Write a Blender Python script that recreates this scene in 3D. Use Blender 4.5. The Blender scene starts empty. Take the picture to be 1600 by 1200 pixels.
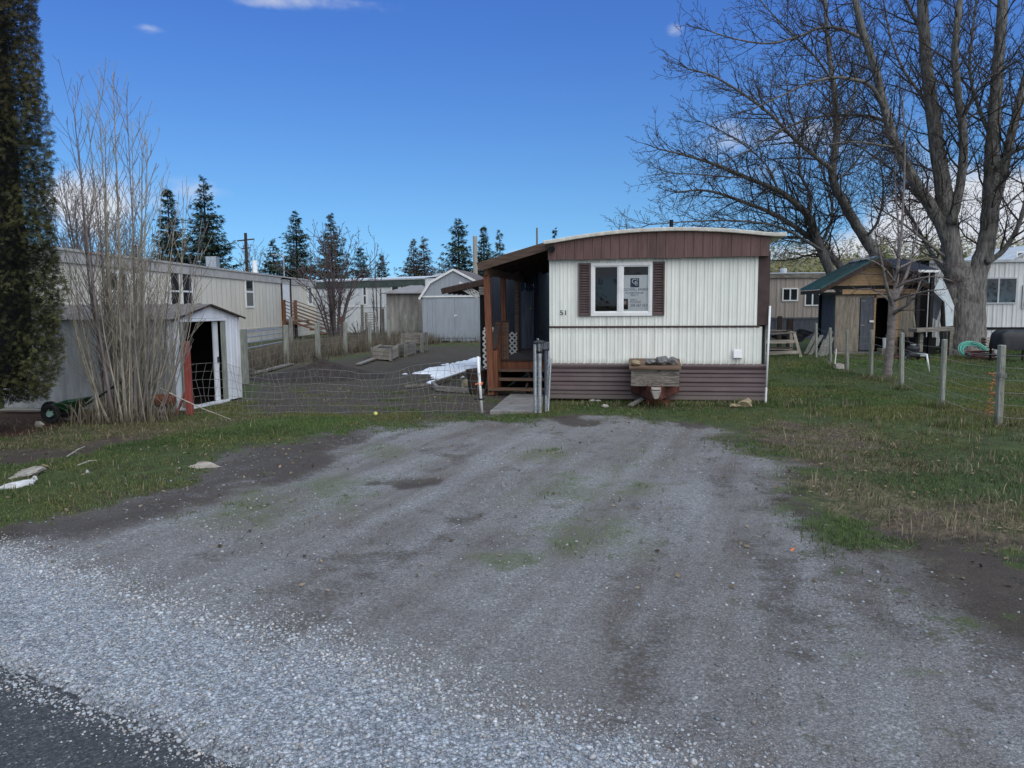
import bpy, math, random
import numpy as np
from mathutils import Vector, Matrix, noise as mnoise

random.seed(7)
RNG = np.random.default_rng(11)
scene = bpy.context.scene
COL = scene.collection
R = math.radians

# ------------------------------------------------------------------ camera
FPX = 1190.0
CAM_H = 1.65
PITCH = math.atan(122 / FPX)
ROLL = R(-0.45)
cam_rot = Matrix.Rotation(R(90) - PITCH, 3, 'X') @ Matrix.Rotation(ROLL, 3, 'Z')
cd = bpy.data.cameras.new("camera")
cam = bpy.data.objects.new("camera", cd)
COL.objects.link(cam)
cam.matrix_world = Matrix.Translation((0, 0, CAM_H)) @ cam_rot.to_4x4()
cd.sensor_width = 36
cd.lens = 36 * FPX / 1600
cd.clip_end = 3000
cd.clip_start = 0.05
scene.camera = cam
CLOC = Vector((0, 0, CAM_H))


def ray(px, py):
    return cam_rot @ Vector(((px - 800) / FPX, -(py - 600) / FPX, -1.0))


def G(px, py, z=0.0):
    """point of the ground seen at photo pixel (surveying helper)"""
    d = ray(px, py)
    t = (z - CAM_H) / d.z
    return CLOC + d * t


def P(px, py, Y):
    d = ray(px, py)
    return CLOC + d * (Y / d.y)


# ------------------------------------------------------------------ mesh builder
MATS = {}


def inv_of(o):
    return MATS[o.name].inverted() if o is not None and o.name in MATS else Matrix.Identity(4)


def ico_sphere(sub):
    t = (1 + 5 ** .5) / 2
    V = [Vector(p).normalized() for p in [(-1, t, 0), (1, t, 0), (-1, -t, 0), (1, -t, 0), (0, -1, t), (0, 1, t), (0, -1, -t), (0, 1, -t), (t, 0, -1), (t, 0, 1), (-t, 0, -1), (-t, 0, 1)]]
    F = [(0, 11, 5), (0, 5, 1), (0, 1, 7), (0, 7, 10), (0, 10, 11), (1, 5, 9), (5, 11, 4), (11, 10, 2), (10, 7, 6), (7, 1, 8), (3, 9, 4), (3, 4, 2), (3, 2, 6), (3, 6, 8), (3, 8, 9), (4, 9, 5), (2, 4, 11), (6, 2, 10), (8, 6, 7), (9, 8, 1)]
    for _ in range(sub):
        mid, G_ = {}, []

        def m(i, j):
            k = (min(i, j), max(i, j))
            if k not in mid:
                V.append((V[i] + V[j]).normalized())
                mid[k] = len(V) - 1
            return mid[k]
        for a, b, c in F:
            x, y, z = m(a, b), m(b, c), m(c, a)
            G_ += [(a, x, z), (b, y, x), (c, z, y), (x, y, z)]
        F = G_
    return V, F


SPHERE = ico_sphere(3)


class MB:
    def __init__(self, M=None):
        self.v, self.f, self.M = [], [], M

    def add(self, pts, faces):
        b = len(self.v)
        if self.M is not None:
            pts = [self.M @ Vector(p) for p in pts]
        self.v.extend([tuple(p) for p in pts])
        self.f.extend([tuple(i + b for i in f) for f in faces])
        return self

    def quad(self, *pts):
        return self.add(pts, [tuple(range(len(pts)))])

    def box(self, x0, x1, y0, y1, z0, z1):
        return self.add([(x0, y0, z0), (x1, y0, z0), (x1, y1, z0), (x0, y1, z0), (x0, y0, z1), (x1, y0, z1), (x1, y1, z1), (x0, y1, z1)],
                        [(0, 3, 2, 1), (4, 5, 6, 7), (0, 1, 5, 4), (1, 2, 6, 5), (2, 3, 7, 6), (3, 0, 4, 7)])

    def beam(self, p, q, w, h, up=(0, 0, 1), taper=1.0):
        p, q = Vector(p), Vector(q)
        d = (q - p).normalized()
        s = d.cross(Vector(up))
        if s.length < 1e-4:
            s = d.cross(Vector((0, 1, 0)))
        s.normalize()
        u = s.cross(d).normalized()
        pts = []
        for c, k in ((p, 1.0), (q, taper)):
            for a, b in ((-1, -1), (1, -1), (1, 1), (-1, 1)):
                pts.append(c + s * (a * w * k / 2) + u * (b * h * k / 2))
        return self.add(pts, [(0, 1, 2, 3), (7, 6, 5, 4), (0, 4, 5, 1), (1, 5, 6, 2), (2, 6, 7, 3), (3, 7, 4, 0)])

    def tube(self, pts, rad, n=6, caps=True):
        pts = [Vector(p) for p in pts]
        m = len(pts)
        if not hasattr(rad, '__len__'):
            rad = [rad] * m
        V, F = [], []
        ref = Vector((0.31, 0.17, 0.93))
        d0 = (pts[-1] - pts[0])
        if d0.length > 1e-9 and abs(d0.normalized().dot(ref)) > 0.9:
            ref = Vector((0.9, 0.4, 0.1))
        for i in range(m):
            d = pts[min(i + 1, m - 1)] - pts[max(i - 1, 0)]
            if d.length < 1e-9:
                d = Vector((0, 0, 1))
            d.normalize()
            s = d.cross(ref)
            s.normalize()
            u = s.cross(d)
            for k in range(n):
                a = 2 * math.pi * k / n
                V.append(pts[i] + (s * math.cos(a) + u * math.sin(a)) * rad[i])
        for i in range(m - 1):
            for k in range(n):
                k2 = (k + 1) % n
                F.append((i * n + k, i * n + k2, (i + 1) * n + k2, (i + 1) * n + k))
        if caps:
            F.append(tuple(range(n))[::-1])
            F.append(tuple((m - 1) * n + k for k in range(n)))
        return self.add(V, F)

    def cyl(self, p, q, r0, r1=None, n=12):
        return self.tube([p, q], [r0, r0 if r1 is None else r1], n)

    def prism(self, poly, a, b):
        """poly: list of 3-D points of one face, extruded by vector b-a"""
        d = Vector(b) - Vector(a)
        n = len(poly)
        pts = [Vector(p) for p in poly] + [Vector(p) + d for p in poly]
        F = [tuple(range(n))[::-1], tuple(range(n, 2 * n))]
        for i in range(n):
            j = (i + 1) % n
            F.append((i, j, n + j, n + i))
        return self.add(pts, F)

    def lathe(self, prof, c, n=20):
        V, F = [], []
        for r, z in prof:
            for k in range(n):
                a = 2 * math.pi * k / n
                V.append((c[0] + r * math.cos(a), c[1] + r * math.sin(a), c[2] + z))
        for i in range(len(prof) - 1):
            for k in range(n):
                k2 = (k + 1) % n
                F.append((i * n + k, i * n + k2, (i + 1) * n + k2, (i + 1) * n + k))
        F.append(tuple(range(n))[::-1])
        F.append(tuple((len(prof) - 1) * n + k for k in range(n)))
        return self.add(V, F)

    def rock(self, c, sx, sy, sz, seed=0, rough=0.22, rot=0.0, facets=9):
        """broken stone: a ball cut by random planes, then roughened"""
        rr = random.Random(seed)
        V, F = SPHERE
        planes = []
        for _ in range(facets):
            n = Vector((rr.gauss(0, 1), rr.gauss(0, 1), rr.gauss(0, 1))).normalized()
            planes.append((n, rr.uniform(1 - 2.2 * rough, 1 - .3 * rough)))
        off = Vector((rr.uniform(0, 50), rr.uniform(0, 50), rr.uniform(0, 50)))
        cr, sr = math.cos(rot), math.sin(rot)
        out = []
        for v in V:
            p = Vector(v)
            for n, d in planes:
                k = p.dot(n)
                if k > d:
                    p -= n * (k - d)
            p *= 1 + rough * .9 * (mnoise.fractal(p * 1.6 + off, 1.0, 2.0, 5))
            x, y, z = p.x * sx, p.y * sy, p.z * sz
            out.append((c[0] + x * cr - y * sr, c[1] + x * sr + y * cr, c[2] + z))
        return self.add(out, F)

    def build(self, name, mat, parent=None, smooth=False, bevel=0.0, base=None):
        """link as ONE mesh object; points are in world space"""
        me = bpy.data.meshes.new(name)
        co = np.array(self.v, dtype=np.float64).reshape(-1, 3)
        loc = None
        if parent is not None:
            Mi = np.array(inv_of(parent))
            co = co @ Mi[:3, :3].T + Mi[:3, 3]
        else:
            loc = Vector(base) if base is not None else Vector(((co[:, 0].min() + co[:, 0].max()) / 2, (co[:, 1].min() + co[:, 1].max()) / 2, co[:, 2].min()))
            co = co - np.array(loc)
        me.from_pydata(co.tolist(), [], self.f)
        me.update()
        o = bpy.data.objects.new(name, me)
        COL.objects.link(o)
        me.materials.append(mat)
        if smooth:
            me.polygons.foreach_set('use_smooth', [True] * len(me.polygons))
        if bevel > 0:
            b = o.modifiers.new('bevel', 'BEVEL')
            b.width = bevel
            b.segments = 2
            b.limit_method = 'ANGLE'
        if parent is not None:
            o.parent = parent
            if parent.name in MATS:
                MATS[o.name] = MATS[parent.name]
        else:
            o.location = loc
            MATS[o.name] = Matrix.Translation(loc)
        return o


def thing(name, label, cat, loc=(0, 0, 0), rotz=0.0, group=None):
    o = bpy.data.objects.new(name, None)
    o.empty_display_size = 0.2
    COL.objects.link(o)
    o.location = loc
    o.rotation_euler = (0, 0, rotz)
    MATS[o.name] = Matrix.Translation(Vector(loc)) @ Matrix.Rotation(rotz, 4, 'Z')
    o['label'] = label
    o['category'] = cat
    if group:
        o['group'] = group
    return o


def tag(o, label, cat, group=None):
    o['label'] = label
    o['category'] = cat
    if group:
        o['group'] = group
    return o


def kind(o, k):
    o['kind'] = k
    return o


def text_mesh(name, body, M, size, mat, parent, extrude=0.001, width=None, align='LEFT'):
    cu = bpy.data.curves.new(name, 'FONT')
    cu.body = body
    cu.size = size
    cu.extrude = extrude
    cu.align_x = align
    tmp = bpy.data.objects.new(name + "_source", cu)
    COL.objects.link(tmp)
    bpy.context.view_layer.update()
    me = bpy.data.meshes.new_from_object(tmp)
    bpy.data.objects.remove(tmp)
    bpy.data.curves.remove(cu)
    n = len(me.vertices)
    co = np.empty(n * 3)
    me.vertices.foreach_get('co', co)
    co = co.reshape(-1, 3)
    if width:
        w = co[:, 0].max() - co[:, 0].min()
        co[:, 0] *= width / w
    A = np.array(inv_of(parent) @ M)
    co = co @ A[:3, :3].T + A[:3, 3]
    me.vertices.foreach_set('co', co.ravel())
    me.update()
    me.materials.clear()
    me.materials.append(mat)
    me.name = name
    o = bpy.data.objects.new(name, me)
    COL.objects.link(o)
    o.parent = parent
    MATS[o.name] = MATS[parent.name]
    return o


# ------------------------------------------------------------------ numpy scatter
def np_mesh(name, co, faces_flat, sizes, mat, tint=None, parent=None, smooth=False, base=None):
    me = bpy.data.meshes.new(name)
    co = np.asarray(co, dtype=np.float64)
    loc = Vector((0, 0, 0))
    if parent is not None:
        Mi = np.array(inv_of(parent))
        co = co @ Mi[:3, :3].T + Mi[:3, 3]
    elif base is not None:
        loc = Vector(base)
        co = co - np.array(base)
    nv = len(co)
    me.vertices.add(nv)
    me.vertices.foreach_set('co', co.astype(np.float32).ravel())
    me.loops.add(len(faces_flat))
    me.loops.foreach_set('vertex_index', np.asarray(faces_flat, dtype=np.int32))
    me.polygons.add(len(sizes))
    st = np.concatenate([[0], np.cumsum(sizes)[:-1]]).astype(np.int32)
    me.polygons.foreach_set('loop_start', st)
    me.polygons.foreach_set('loop_total', np.asarray(sizes, dtype=np.int32))
    if smooth:
        me.polygons.foreach_set('use_smooth', np.ones(len(sizes), dtype=bool))
    me.update(calc_edges=True)
    if tint is not None:
        a = me.attributes.new('tint', 'FLOAT_COLOR', 'POINT')
        c = np.ones((nv, 4), dtype=np.float32)
        c[:, :3] = tint
        a.data.foreach_set('color', c.ravel())
    me.validate()
    o = bpy.data.objects.new(name, me)
    COL.objects.link(o)
    me.materials.append(mat)
    if parent is not None:
        o.parent = parent
        MATS[o.name] = MATS[parent.name]
    else:
        o.location = loc
        MATS[o.name] = Matrix.Translation(loc)
    return o


def rand_rot(n, tilt=math.pi):
    """random rotations (n,3,3): spin about z after a tilt about a random horizontal axis"""
    q = RNG.normal(size=(n, 4))
    q /= np.linalg.norm(q, axis=1)[:, None]
    return quat_m(q)


def quat_m(q):
    w, x, y, z = q.T
    return np.stack([1 - 2 * (y * y + z * z), 2 * (x * y - z * w), 2 * (x * z + y * w),
                     2 * (x * y + z * w), 1 - 2 * (x * x + z * z), 2 * (y * z - x * w),
                     2 * (x * z - y * w), 2 * (y * z + x * w), 1 - 2 * (x * x + y * y)], axis=1).reshape(-1, 3, 3)


def frames(d, roll=None):
    """rotation matrices whose local Y axis is d (n,3); local Z roughly up"""
    d = d / np.linalg.norm(d, axis=1)[:, None]
    ref = np.tile([0.0, 0, 1.0], (len(d), 1))
    bad = np.abs(d[:, 2]) > 0.95
    ref[bad] = [1.0, 0, 0]
    x = np.cross(d, ref)
    x /= np.linalg.norm(x, axis=1)[:, None]
    z = np.cross(x, d)
    if roll is not None:
        c, s = np.cos(roll)[:, None], np.sin(roll)[:, None]
        x, z = x * c + z * s, z * c - x * s
    return np.stack([x, d, z], axis=2)


def scatter(tv, tf, pos, rot, scale):
    """copies of a template -> verts, flat faces, sizes"""
    tv = np.asarray(tv, dtype=np.float64)
    n, k = len(pos), len(tv)
    if scale.ndim == 1:
        scale = np.repeat(scale[:, None], 3, axis=1)
    v = tv[None, :, :] * scale[:, None, :]
    v = np.einsum('nij,nkj->nki', rot, v) + pos[:, None, :]
    flat = np.concatenate([np.array(f) for f in tf])
    sizes = np.array([len(f) for f in tf])
    F = (flat[None, :] + (np.arange(n) * k)[:, None]).ravel()
    return v.reshape(-1, 3), F, np.tile(sizes, n), k


# value noise on arrays
_lat = RNG.random((256, 256))


def vnoise(x, y):
    xi, yi = np.floor(x).astype(int), np.floor(y).astype(int)
    fx, fy = x - xi, y - yi
    fx, fy = fx * fx * (3 - 2 * fx), fy * fy * (3 - 2 * fy)
    a = _lat[xi % 256, yi % 256]
    b = _lat[(xi + 1) % 256, yi % 256]
    c = _lat[xi % 256, (yi + 1) % 256]
    d = _lat[(xi + 1) % 256, (yi + 1) % 256]
    return (a * (1 - fx) + b * fx) * (1 - fy) + (c * (1 - fx) + d * fx) * fy


def fbm(x, y, o=4):
    s, a, t = 0, 1.0, 0
    for i in range(o):
        s = s + a * vnoise(x * 2 ** i + 17.3 * i, y * 2 ** i + 5.1 * i)
        t += a
        a *= 0.55
    return s / t


# ------------------------------------------------------------------ materials
def nodes_of(name):
    m = bpy.data.materials.new(name)
    m.use_nodes = True
    nt = m.node_tree
    b = nt.nodes['Principled BSDF']
    return m, nt, b


def N(nt, t, **kw):
    n = nt.nodes.new(t)
    for k, v in kw.items():
        setattr(n, k, v)
    return n


def L(nt, a, b):
    nt.links.new(a, b)


def ramp(nt, src, stops):
    r = N(nt, 'ShaderNodeValToRGB')
    e = r.color_ramp.elements
    while len(e) < len(stops):
        e.new(0.5)
    for el, (p, c) in zip(e, stops):
        el.position = p
        el.color = (c[0], c[1], c[2], 1) if hasattr(c, '__len__') else (c, c, c, 1)
    L(nt, src, r.inputs[0])
    return r.outputs[0]


def math_n(nt, op, a, b=None, c=None, clamp=False):
    n = N(nt, 'ShaderNodeMath', operation=op)
    n.use_clamp = clamp
    for i, s in enumerate((a, b, c)):
        if s is None:
            continue
        if isinstance(s, (int, float)):
            n.inputs[i].default_value = s
        else:
            L(nt, s, n.inputs[i])
    return n.outputs[0]


def mixc(nt, fac, a, b, mode='MIX'):
    n = N(nt, 'ShaderNodeMix', data_type='RGBA', blend_type=mode)
    for sock, s in ((n.inputs['Factor'], fac), (n.inputs['A'], a), (n.inputs['B'], b)):
        pass
    ins = [i for i in n.inputs]
    fac_s = n.inputs[0]
    a_s = [i for i in n.inputs if i.name == 'A' and i.type == 'RGBA'][0]
    b_s = [i for i in n.inputs if i.name == 'B' and i.type == 'RGBA'][0]
    for sock, s in ((fac_s, fac), (a_s, a), (b_s, b)):
        if isinstance(s, (int, float)):
            sock.default_value = s
        elif isinstance(s, tuple):
            sock.default_value = (*s[:3], 1)
        else:
            L(nt, s, sock)
    return [o for o in n.outputs if o.type == 'RGBA'][0]


def pmat(name, c1, c2, scale=6.0, stretch=(1, 1, 1), rough=0.7, bump=0.15, dirt=0.0, dirt_col=(0.05, 0.045, 0.04), dirt_scale=1.3,
         dirt_stretch=(1, 1, .35), metallic=0.0, spec=0.3, coords='Object', lo=.35, hi=.65, bump_dist=0.01, detail=8, bands=()):
    m, nt, b = nodes_of(name)
    tc = N(nt, 'ShaderNodeTexCoord')
    mp = N(nt, 'ShaderNodeMapping')
    mp.inputs['Scale'].default_value = stretch
    L(nt, tc.outputs[coords], mp.inputs['Vector'])
    nz = N(nt, 'ShaderNodeTexNoise')
    nz.inputs['Scale'].default_value = scale
    nz.inputs['Detail'].default_value = detail
    nz.inputs['Roughness'].default_value = 0.62
    L(nt, mp.outputs[0], nz.inputs['Vector'])
    col = ramp(nt, nz.outputs['Fac'], [(lo, c1), (hi, c2)])
    if dirt > 0:
        mp2 = N(nt, 'ShaderNodeMapping')
        mp2.inputs['Scale'].default_value = dirt_stretch
        L(nt, tc.outputs[coords], mp2.inputs['Vector'])
        n2 = N(nt, 'ShaderNodeTexNoise')
        n2.inputs['Scale'].default_value = dirt_scale
        n2.inputs['Detail'].default_value = 10
        n2.inputs['Roughness'].default_value = 0.68
        L(nt, mp2.outputs[0], n2.inputs['Vector'])
        f = ramp(nt, n2.outputs['Fac'], [(0.46, 0), (0.72, 1)])
        f = math_n(nt, 'MULTIPLY', f, dirt)
        col = mixc(nt, f, col, dirt_col)
    for zc, hw, amt, bc in bands:      # noisy colour bands at a height (mud splash, darker strip under eaves)
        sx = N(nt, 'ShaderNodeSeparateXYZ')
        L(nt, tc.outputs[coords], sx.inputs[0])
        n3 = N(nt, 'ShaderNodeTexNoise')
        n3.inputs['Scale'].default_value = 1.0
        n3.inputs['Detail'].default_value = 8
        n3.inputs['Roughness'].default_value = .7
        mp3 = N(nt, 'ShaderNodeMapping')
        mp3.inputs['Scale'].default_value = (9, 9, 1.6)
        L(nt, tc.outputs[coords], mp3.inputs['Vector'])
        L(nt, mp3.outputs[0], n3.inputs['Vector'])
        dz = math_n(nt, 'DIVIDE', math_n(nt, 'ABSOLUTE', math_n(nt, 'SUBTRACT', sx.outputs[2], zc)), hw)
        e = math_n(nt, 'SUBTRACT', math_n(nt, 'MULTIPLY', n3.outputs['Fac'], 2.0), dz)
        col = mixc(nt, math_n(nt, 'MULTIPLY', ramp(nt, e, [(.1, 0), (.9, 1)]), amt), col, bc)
    L(nt, col, b.inputs['Base Color'])
    rr = math_n(nt, 'MULTIPLY_ADD', nz.outputs['Fac'], 0.25, rough - 0.12, clamp=True)
    L(nt, rr, b.inputs['Roughness'])
    b.inputs['Metallic'].default_value = metallic
    b.inputs['Specular IOR Level'].default_value = spec
    if bump > 0:
        bp = N(nt, 'ShaderNodeBump')
        bp.inputs['Strength'].default_value = bump
        bp.inputs['Distance'].default_value = bump_dist
        L(nt, nz.outputs['Fac'], bp.inputs['Height'])
        L(nt, bp.outputs[0], b.inputs['Normal'])
    return m


def tint_mat(name, rough=0.8, trans=0.0, noise=0.0, spec=.2):
    m, nt, b = nodes_of(name)
    at = N(nt, 'ShaderNodeAttribute', attribute_name='tint')
    col = at.outputs['Color']
    if noise:
        g = N(nt, 'ShaderNodeNewGeometry')
        nz = N(nt, 'ShaderNodeTexNoise')
        nz.inputs['Scale'].default_value = noise
        nz.inputs['Detail'].default_value = 5
        L(nt, g.outputs['Position'], nz.inputs['Vector'])
        k = ramp(nt, nz.outputs['Fac'], [(.3, .55), (.7, 1.25)])
        col = mixc(nt, 1.0, col, k, 'MULTIPLY')
    L(nt, col, b.inputs['Base Color'])
    b.inputs['Roughness'].default_value = rough
    b.inputs['Specular IOR Level'].default_value = spec
    if trans:
        tr = N(nt, 'ShaderNodeBsdfTranslucent')
        L(nt, col, tr.inputs['Color'])
        mx = N(nt, 'ShaderNodeMixShader')
        mx.inputs[0].default_value = trans
        L(nt, b.outputs[0], mx.inputs[1])
        L(nt, tr.outputs[0], mx.inputs[2])
        L(nt, mx.outputs[0], nt.nodes['Material Output'].inputs['Surface'])
    return m


def flat(name, c, rough=.6, metallic=0, spec=.3):
    return pmat(name, tuple(x * .85 for x in c), tuple(min(1, x * 1.12) for x in c), scale=14, rough=rough, bump=.05, metallic=metallic, spec=spec)


M = {}
GRAIN_Z = (9, 9, 0.7)
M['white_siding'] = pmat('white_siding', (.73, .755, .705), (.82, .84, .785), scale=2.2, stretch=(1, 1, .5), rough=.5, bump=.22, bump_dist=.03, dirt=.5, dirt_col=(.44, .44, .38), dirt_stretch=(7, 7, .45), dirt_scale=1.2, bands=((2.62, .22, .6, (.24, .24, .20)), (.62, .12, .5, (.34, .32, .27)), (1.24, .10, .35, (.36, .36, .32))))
M['cream_roof'] = pmat('cream_roof', (.50, .48, .43), (.68, .66, .60), scale=9, rough=.6, bump=.1, dirt=.5, dirt_col=(.2, .18, .15), dirt_scale=4)
M['brown_board'] = pmat('brown_board', (.110, .062, .058), (.165, .098, .092), scale=3, stretch=(8, 8, .6), rough=.65, bump=.25, dirt=.6, dirt_col=(.03, .022, .02), dirt_scale=2.4)
M['brown_trim'] = pmat('brown_trim', (.045, .028, .028), (.075, .05, .048), scale=5, rough=.6, bump=.1)
M['skirt'] = pmat('skirt', (.098, .070, .074), (.140, .104, .108), scale=2.5, stretch=(.5, .5, 6), rough=.5, bump=.08, dirt=.45, dirt_col=(.17, .145, .13), dirt_scale=2, bands=((.0, .22, .75, (.13, .11, .095)),))
M['shutter'] = pmat('shutter', (.070, .048, .049), (.105, .074, .074), scale=8, rough=.5, bump=.05)
M['white_paint'] = pmat('white_paint', (.70, .71, .72), (.82, .83, .83), scale=5, rough=.4, bump=.03, dirt=.3, dirt_col=(.4, .4, .38), dirt_scale=5)
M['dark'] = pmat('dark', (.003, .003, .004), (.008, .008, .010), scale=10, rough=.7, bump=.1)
M['black_plastic'] = pmat('black_plastic', (.010, .011, .013), (.022, .023, .026), scale=12, rough=.45, bump=.1)
M['wood_red'] = pmat('wood_red', (.115, .042, .022), (.24, .10, .055), scale=4, stretch=GRAIN_Z, rough=.75, bump=.4, dirt=.35, dirt_col=(.05, .025, .018), dirt_scale=2)
M['wood_dark'] = pmat('wood_dark', (.024, .016, .013), (.065, .043, .034), scale=4, stretch=GRAIN_Z, rough=.8, bump=.4)
M['wood_step'] = pmat('wood_step', (.085, .050, .035), (.185, .122, .085), scale=4, stretch=(.7, 8, 8), rough=.8, bump=.4)
M['wood_fascia'] = pmat('wood_fascia', (.055, .035, .028), (.125, .085, .065), scale=4, stretch=(.7, 8, 8), rough=.8, bump=.4)
M['wood_gray'] = pmat('wood_gray', (.10, .098, .09), (.29, .27, .24), scale=3.2, stretch=GRAIN_Z, rough=.85, bump=.6, dirt=.5, dirt_col=(.045, .04, .037), dirt_scale=2.5)
M['wood_gray_h'] = pmat('wood_gray_h', (.10, .095, .09), (.30, .275, .24), scale=3.2, stretch=(.8, 9, 9), rough=.85, bump=.6, dirt=.5, dirt_col=(.05, .042, .037), dirt_scale=2.5)
M['wood_post'] = pmat('wood_post', (.15, .16, .14), (.33, .34, .30), scale=4, stretch=GRAIN_Z, rough=.85, bump=.6, dirt=.4, dirt_col=(.07, .075, .06), dirt_scale=3)
M['wood_new'] = pmat('wood_new', (.27, .17, .09), (.42, .29, .165), scale=3, stretch=(.8, 8, 8), rough=.7, bump=.3, dirt=.3, dirt_col=(.15, .08, .04))
M['wood_pale'] = pmat('wood_pale', (.24, .215, .18), (.44, .40, .34), scale=3, stretch=(.8, 8, 8), rough=.85, bump=.5, dirt=.5, dirt_col=(.1, .085, .07), dirt_scale=3)
M['plywood'] = pmat('plywood', (.15, .13, .105), (.33, .29, .23), scale=3.5, stretch=(7, 7, .6), rough=.85, bump=.4, dirt=.6, dirt_col=(.085, .075, .065), dirt_scale=2)
M['plywood_blue'] = pmat('plywood_blue', (.055, .062, .08), (.115, .125, .15), scale=3.5, stretch=(7, 7, .6), rough=.85, bump=.4, dirt=.4)
M['swirl_wood'] = None
M['lattice'] = pmat('lattice', (.55, .54, .50), (.72, .71, .68), scale=9, rough=.6, bump=.2, dirt=.4, dirt_col=(.25, .23, .2), dirt_scale=5)
M['shed_metal'] = pmat('shed_metal', (.56, .59, .64), (.70, .72, .76), scale=2.5, stretch=(3, 3, .5), rough=.45, bump=.04, dirt=.55, dirt_col=(.30, .29, .28), dirt_scale=1.8)
M['shed_side'] = pmat('shed_side', (.43, .45, .45), (.60, .62, .62), scale=2.5, stretch=(3, 3, .5), rough=.5, bump=.05, dirt=.7, dirt_col=(.2, .19, .17), dirt_scale=2.2)
M['shed_roof'] = pmat('shed_roof', (.10, .085, .08), (.22, .19, .175), scale=4, stretch=(2, 2, 2), rough=.7, bump=.15, dirt=.6, dirt_col=(.055, .045, .04), dirt_scale=3)
M['red_post'] = pmat('red_post', (.19, .035, .028), (.31, .075, .06), scale=4, stretch=GRAIN_Z, rough=.75, bump=.4, dirt=.5, dirt_col=(.15, .12, .11), dirt_scale=3)
M['rust'] = pmat('rust', (.07, .022, .014), (.19, .075, .045), scale=12, rough=.85, bump=.4, dirt=.5, dirt_col=(.03, .015, .012), dirt_scale=5)
M['rust_red'] = pmat('rust_red', (.055, .016, .012), (.17, .06, .042), scale=9, rough=.75, bump=.3, dirt=.5, dirt_col=(.05, .03, .025), dirt_scale=4)
M['beige_siding'] = pmat('beige_siding', (.64, .585, .49), (.73, .675, .58), scale=1.6, stretch=(2, 2, .4), rough=.6, bump=.03, dirt=.35, dirt_col=(.33, .30, .27), dirt_scale=.8)
M['beige_trim'] = pmat('beige_trim', (.40, .375, .35), (.50, .47, .44), scale=3, rough=.6, bump=.05, dirt=.4, dirt_col=(.2, .18, .17), dirt_scale=1.2)
M['beige_skirt'] = pmat('beige_skirt', (.47, .44, .39), (.58, .55, .49), scale=3, rough=.65, bump=.05, dirt=.5, dirt_col=(.28, .25, .22), dirt_scale=1.5)
M['pale_siding'] = pmat('pale_siding', (.58, .60, .62), (.70, .72, .73), scale=1.6, stretch=(2, 2, .5), rough=.6, bump=.03, dirt=.45, dirt_col=(.4, .4, .4), dirt_scale=.9)
M['tan_siding'] = pmat('tan_siding', (.32, .28, .25), (.41, .365, .33), scale=2, stretch=(3, 3, .4), rough=.7, bump=.05, dirt=.35, dirt_col=(.2, .17, .16), dirt_scale=1)
M['green_trim'] = pmat('green_trim', (.05, .07, .064), (.08, .105, .095), scale=4, rough=.6, bump=.05)
M['gray_paint'] = pmat('gray_paint', (.275, .31, .35), (.335, .375, .42), scale=3, stretch=(6, 6, .5), rough=.6, bump=.1, dirt=.25, dirt_col=(.17, .19, .22), dirt_scale=1.2)
M['shingle'] = pmat('shingle', (.075, .062, .062), (.15, .125, .125), scale=14, rough=.9, bump=.4, dirt=.3, dirt_col=(.25, .25, .27))
M['roof_pale'] = pmat('roof_pale', (.42, .45, .49), (.56, .59, .63), scale=3, rough=.6, bump=.05, dirt=.4, dirt_col=(.28, .28, .29))
M['green_metal'] = pmat('green_metal', (.008, .050, .055), (.016, .078, .082), scale=3, rough=.4, bump=.05, spec=.45, dirt=.25, dirt_col=(.06, .1, .11))
M['porch_wall'] = pmat('porch_wall', (.015, .020, .032), (.028, .035, .052), scale=3, stretch=(6, 6, .5), rough=.7, bump=.15)
M['galv'] = pmat('galv', (.30, .33, .35), (.48, .51, .53), scale=16, rough=.4, bump=.08, metallic=.6, dirt=.4, dirt_col=(.2, .2, .2), dirt_scale=6)
M['wire'] = pmat('wire', (.22, .22, .22), (.36, .36, .36), scale=20, rough=.5, bump=.0, metallic=.4)
M['wire_dark'] = pmat('wire_dark', (.16, .155, .15), (.28, .27, .26), scale=20, rough=.6, bump=.0, metallic=.3)
M['concrete'] = pmat('concrete', (.13, .122, .118), (.24, .228, .22), scale=5, rough=.9, bump=.3, dirt=.6, dirt_col=(.10, .09, .085), dirt_scale=2, dirt_stretch=(1, 1, 1))
M['rock_pale'] = pmat('rock_pale', (.24, .215, .19), (.44, .41, .37), scale=7, rough=.9, bump=.5, dirt=.5, dirt_col=(.17, .14, .12), dirt_scale=6, dirt_stretch=(1, 1, 1))
M['rock_white'] = pmat('rock_white', (.40, .40, .41), (.60, .60, .61), scale=6, rough=.9, bump=.3, dirt=.3, dirt_col=(.3, .28, .26), dirt_scale=4, dirt_stretch=(1, 1, 1))
M['rock_dark'] = pmat('rock_dark', (.10, .10, .10), (.21, .21, .21), scale=12, rough=.9, bump=.5)
M['rock_tan'] = pmat('rock_tan', (.22, .18, .11), (.36, .30, .19), scale=8, rough=.9, bump=.5)
M['bark_gray'] = pmat('bark_gray', (.07, .066, .062), (.245, .232, .218), scale=4.0, stretch=(4, 4, .8), rough=.95, bump=1.0, bump_dist=.05, dirt=.4, dirt_col=(.03, .026, .024), dirt_scale=1.6)
M['bark_twig'] = pmat('bark_twig', (.032, .027, .025), (.072, .062, .057), scale=3, rough=.9, bump=.2)
M['bark_pale'] = pmat('bark_pale', (.20, .18, .145), (.38, .345, .28), scale=5, stretch=(2, 2, 1), rough=.9, bump=.4, dirt=.35, dirt_col=(.08, .065, .05), dirt_scale=3)
M['bark_sapling'] = pmat('bark_sapling', (.11, .095, .09), (.25, .22, .21), scale=6, stretch=(1, 1, 2.5), rough=.9, bump=.4, dirt=.3)
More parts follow.
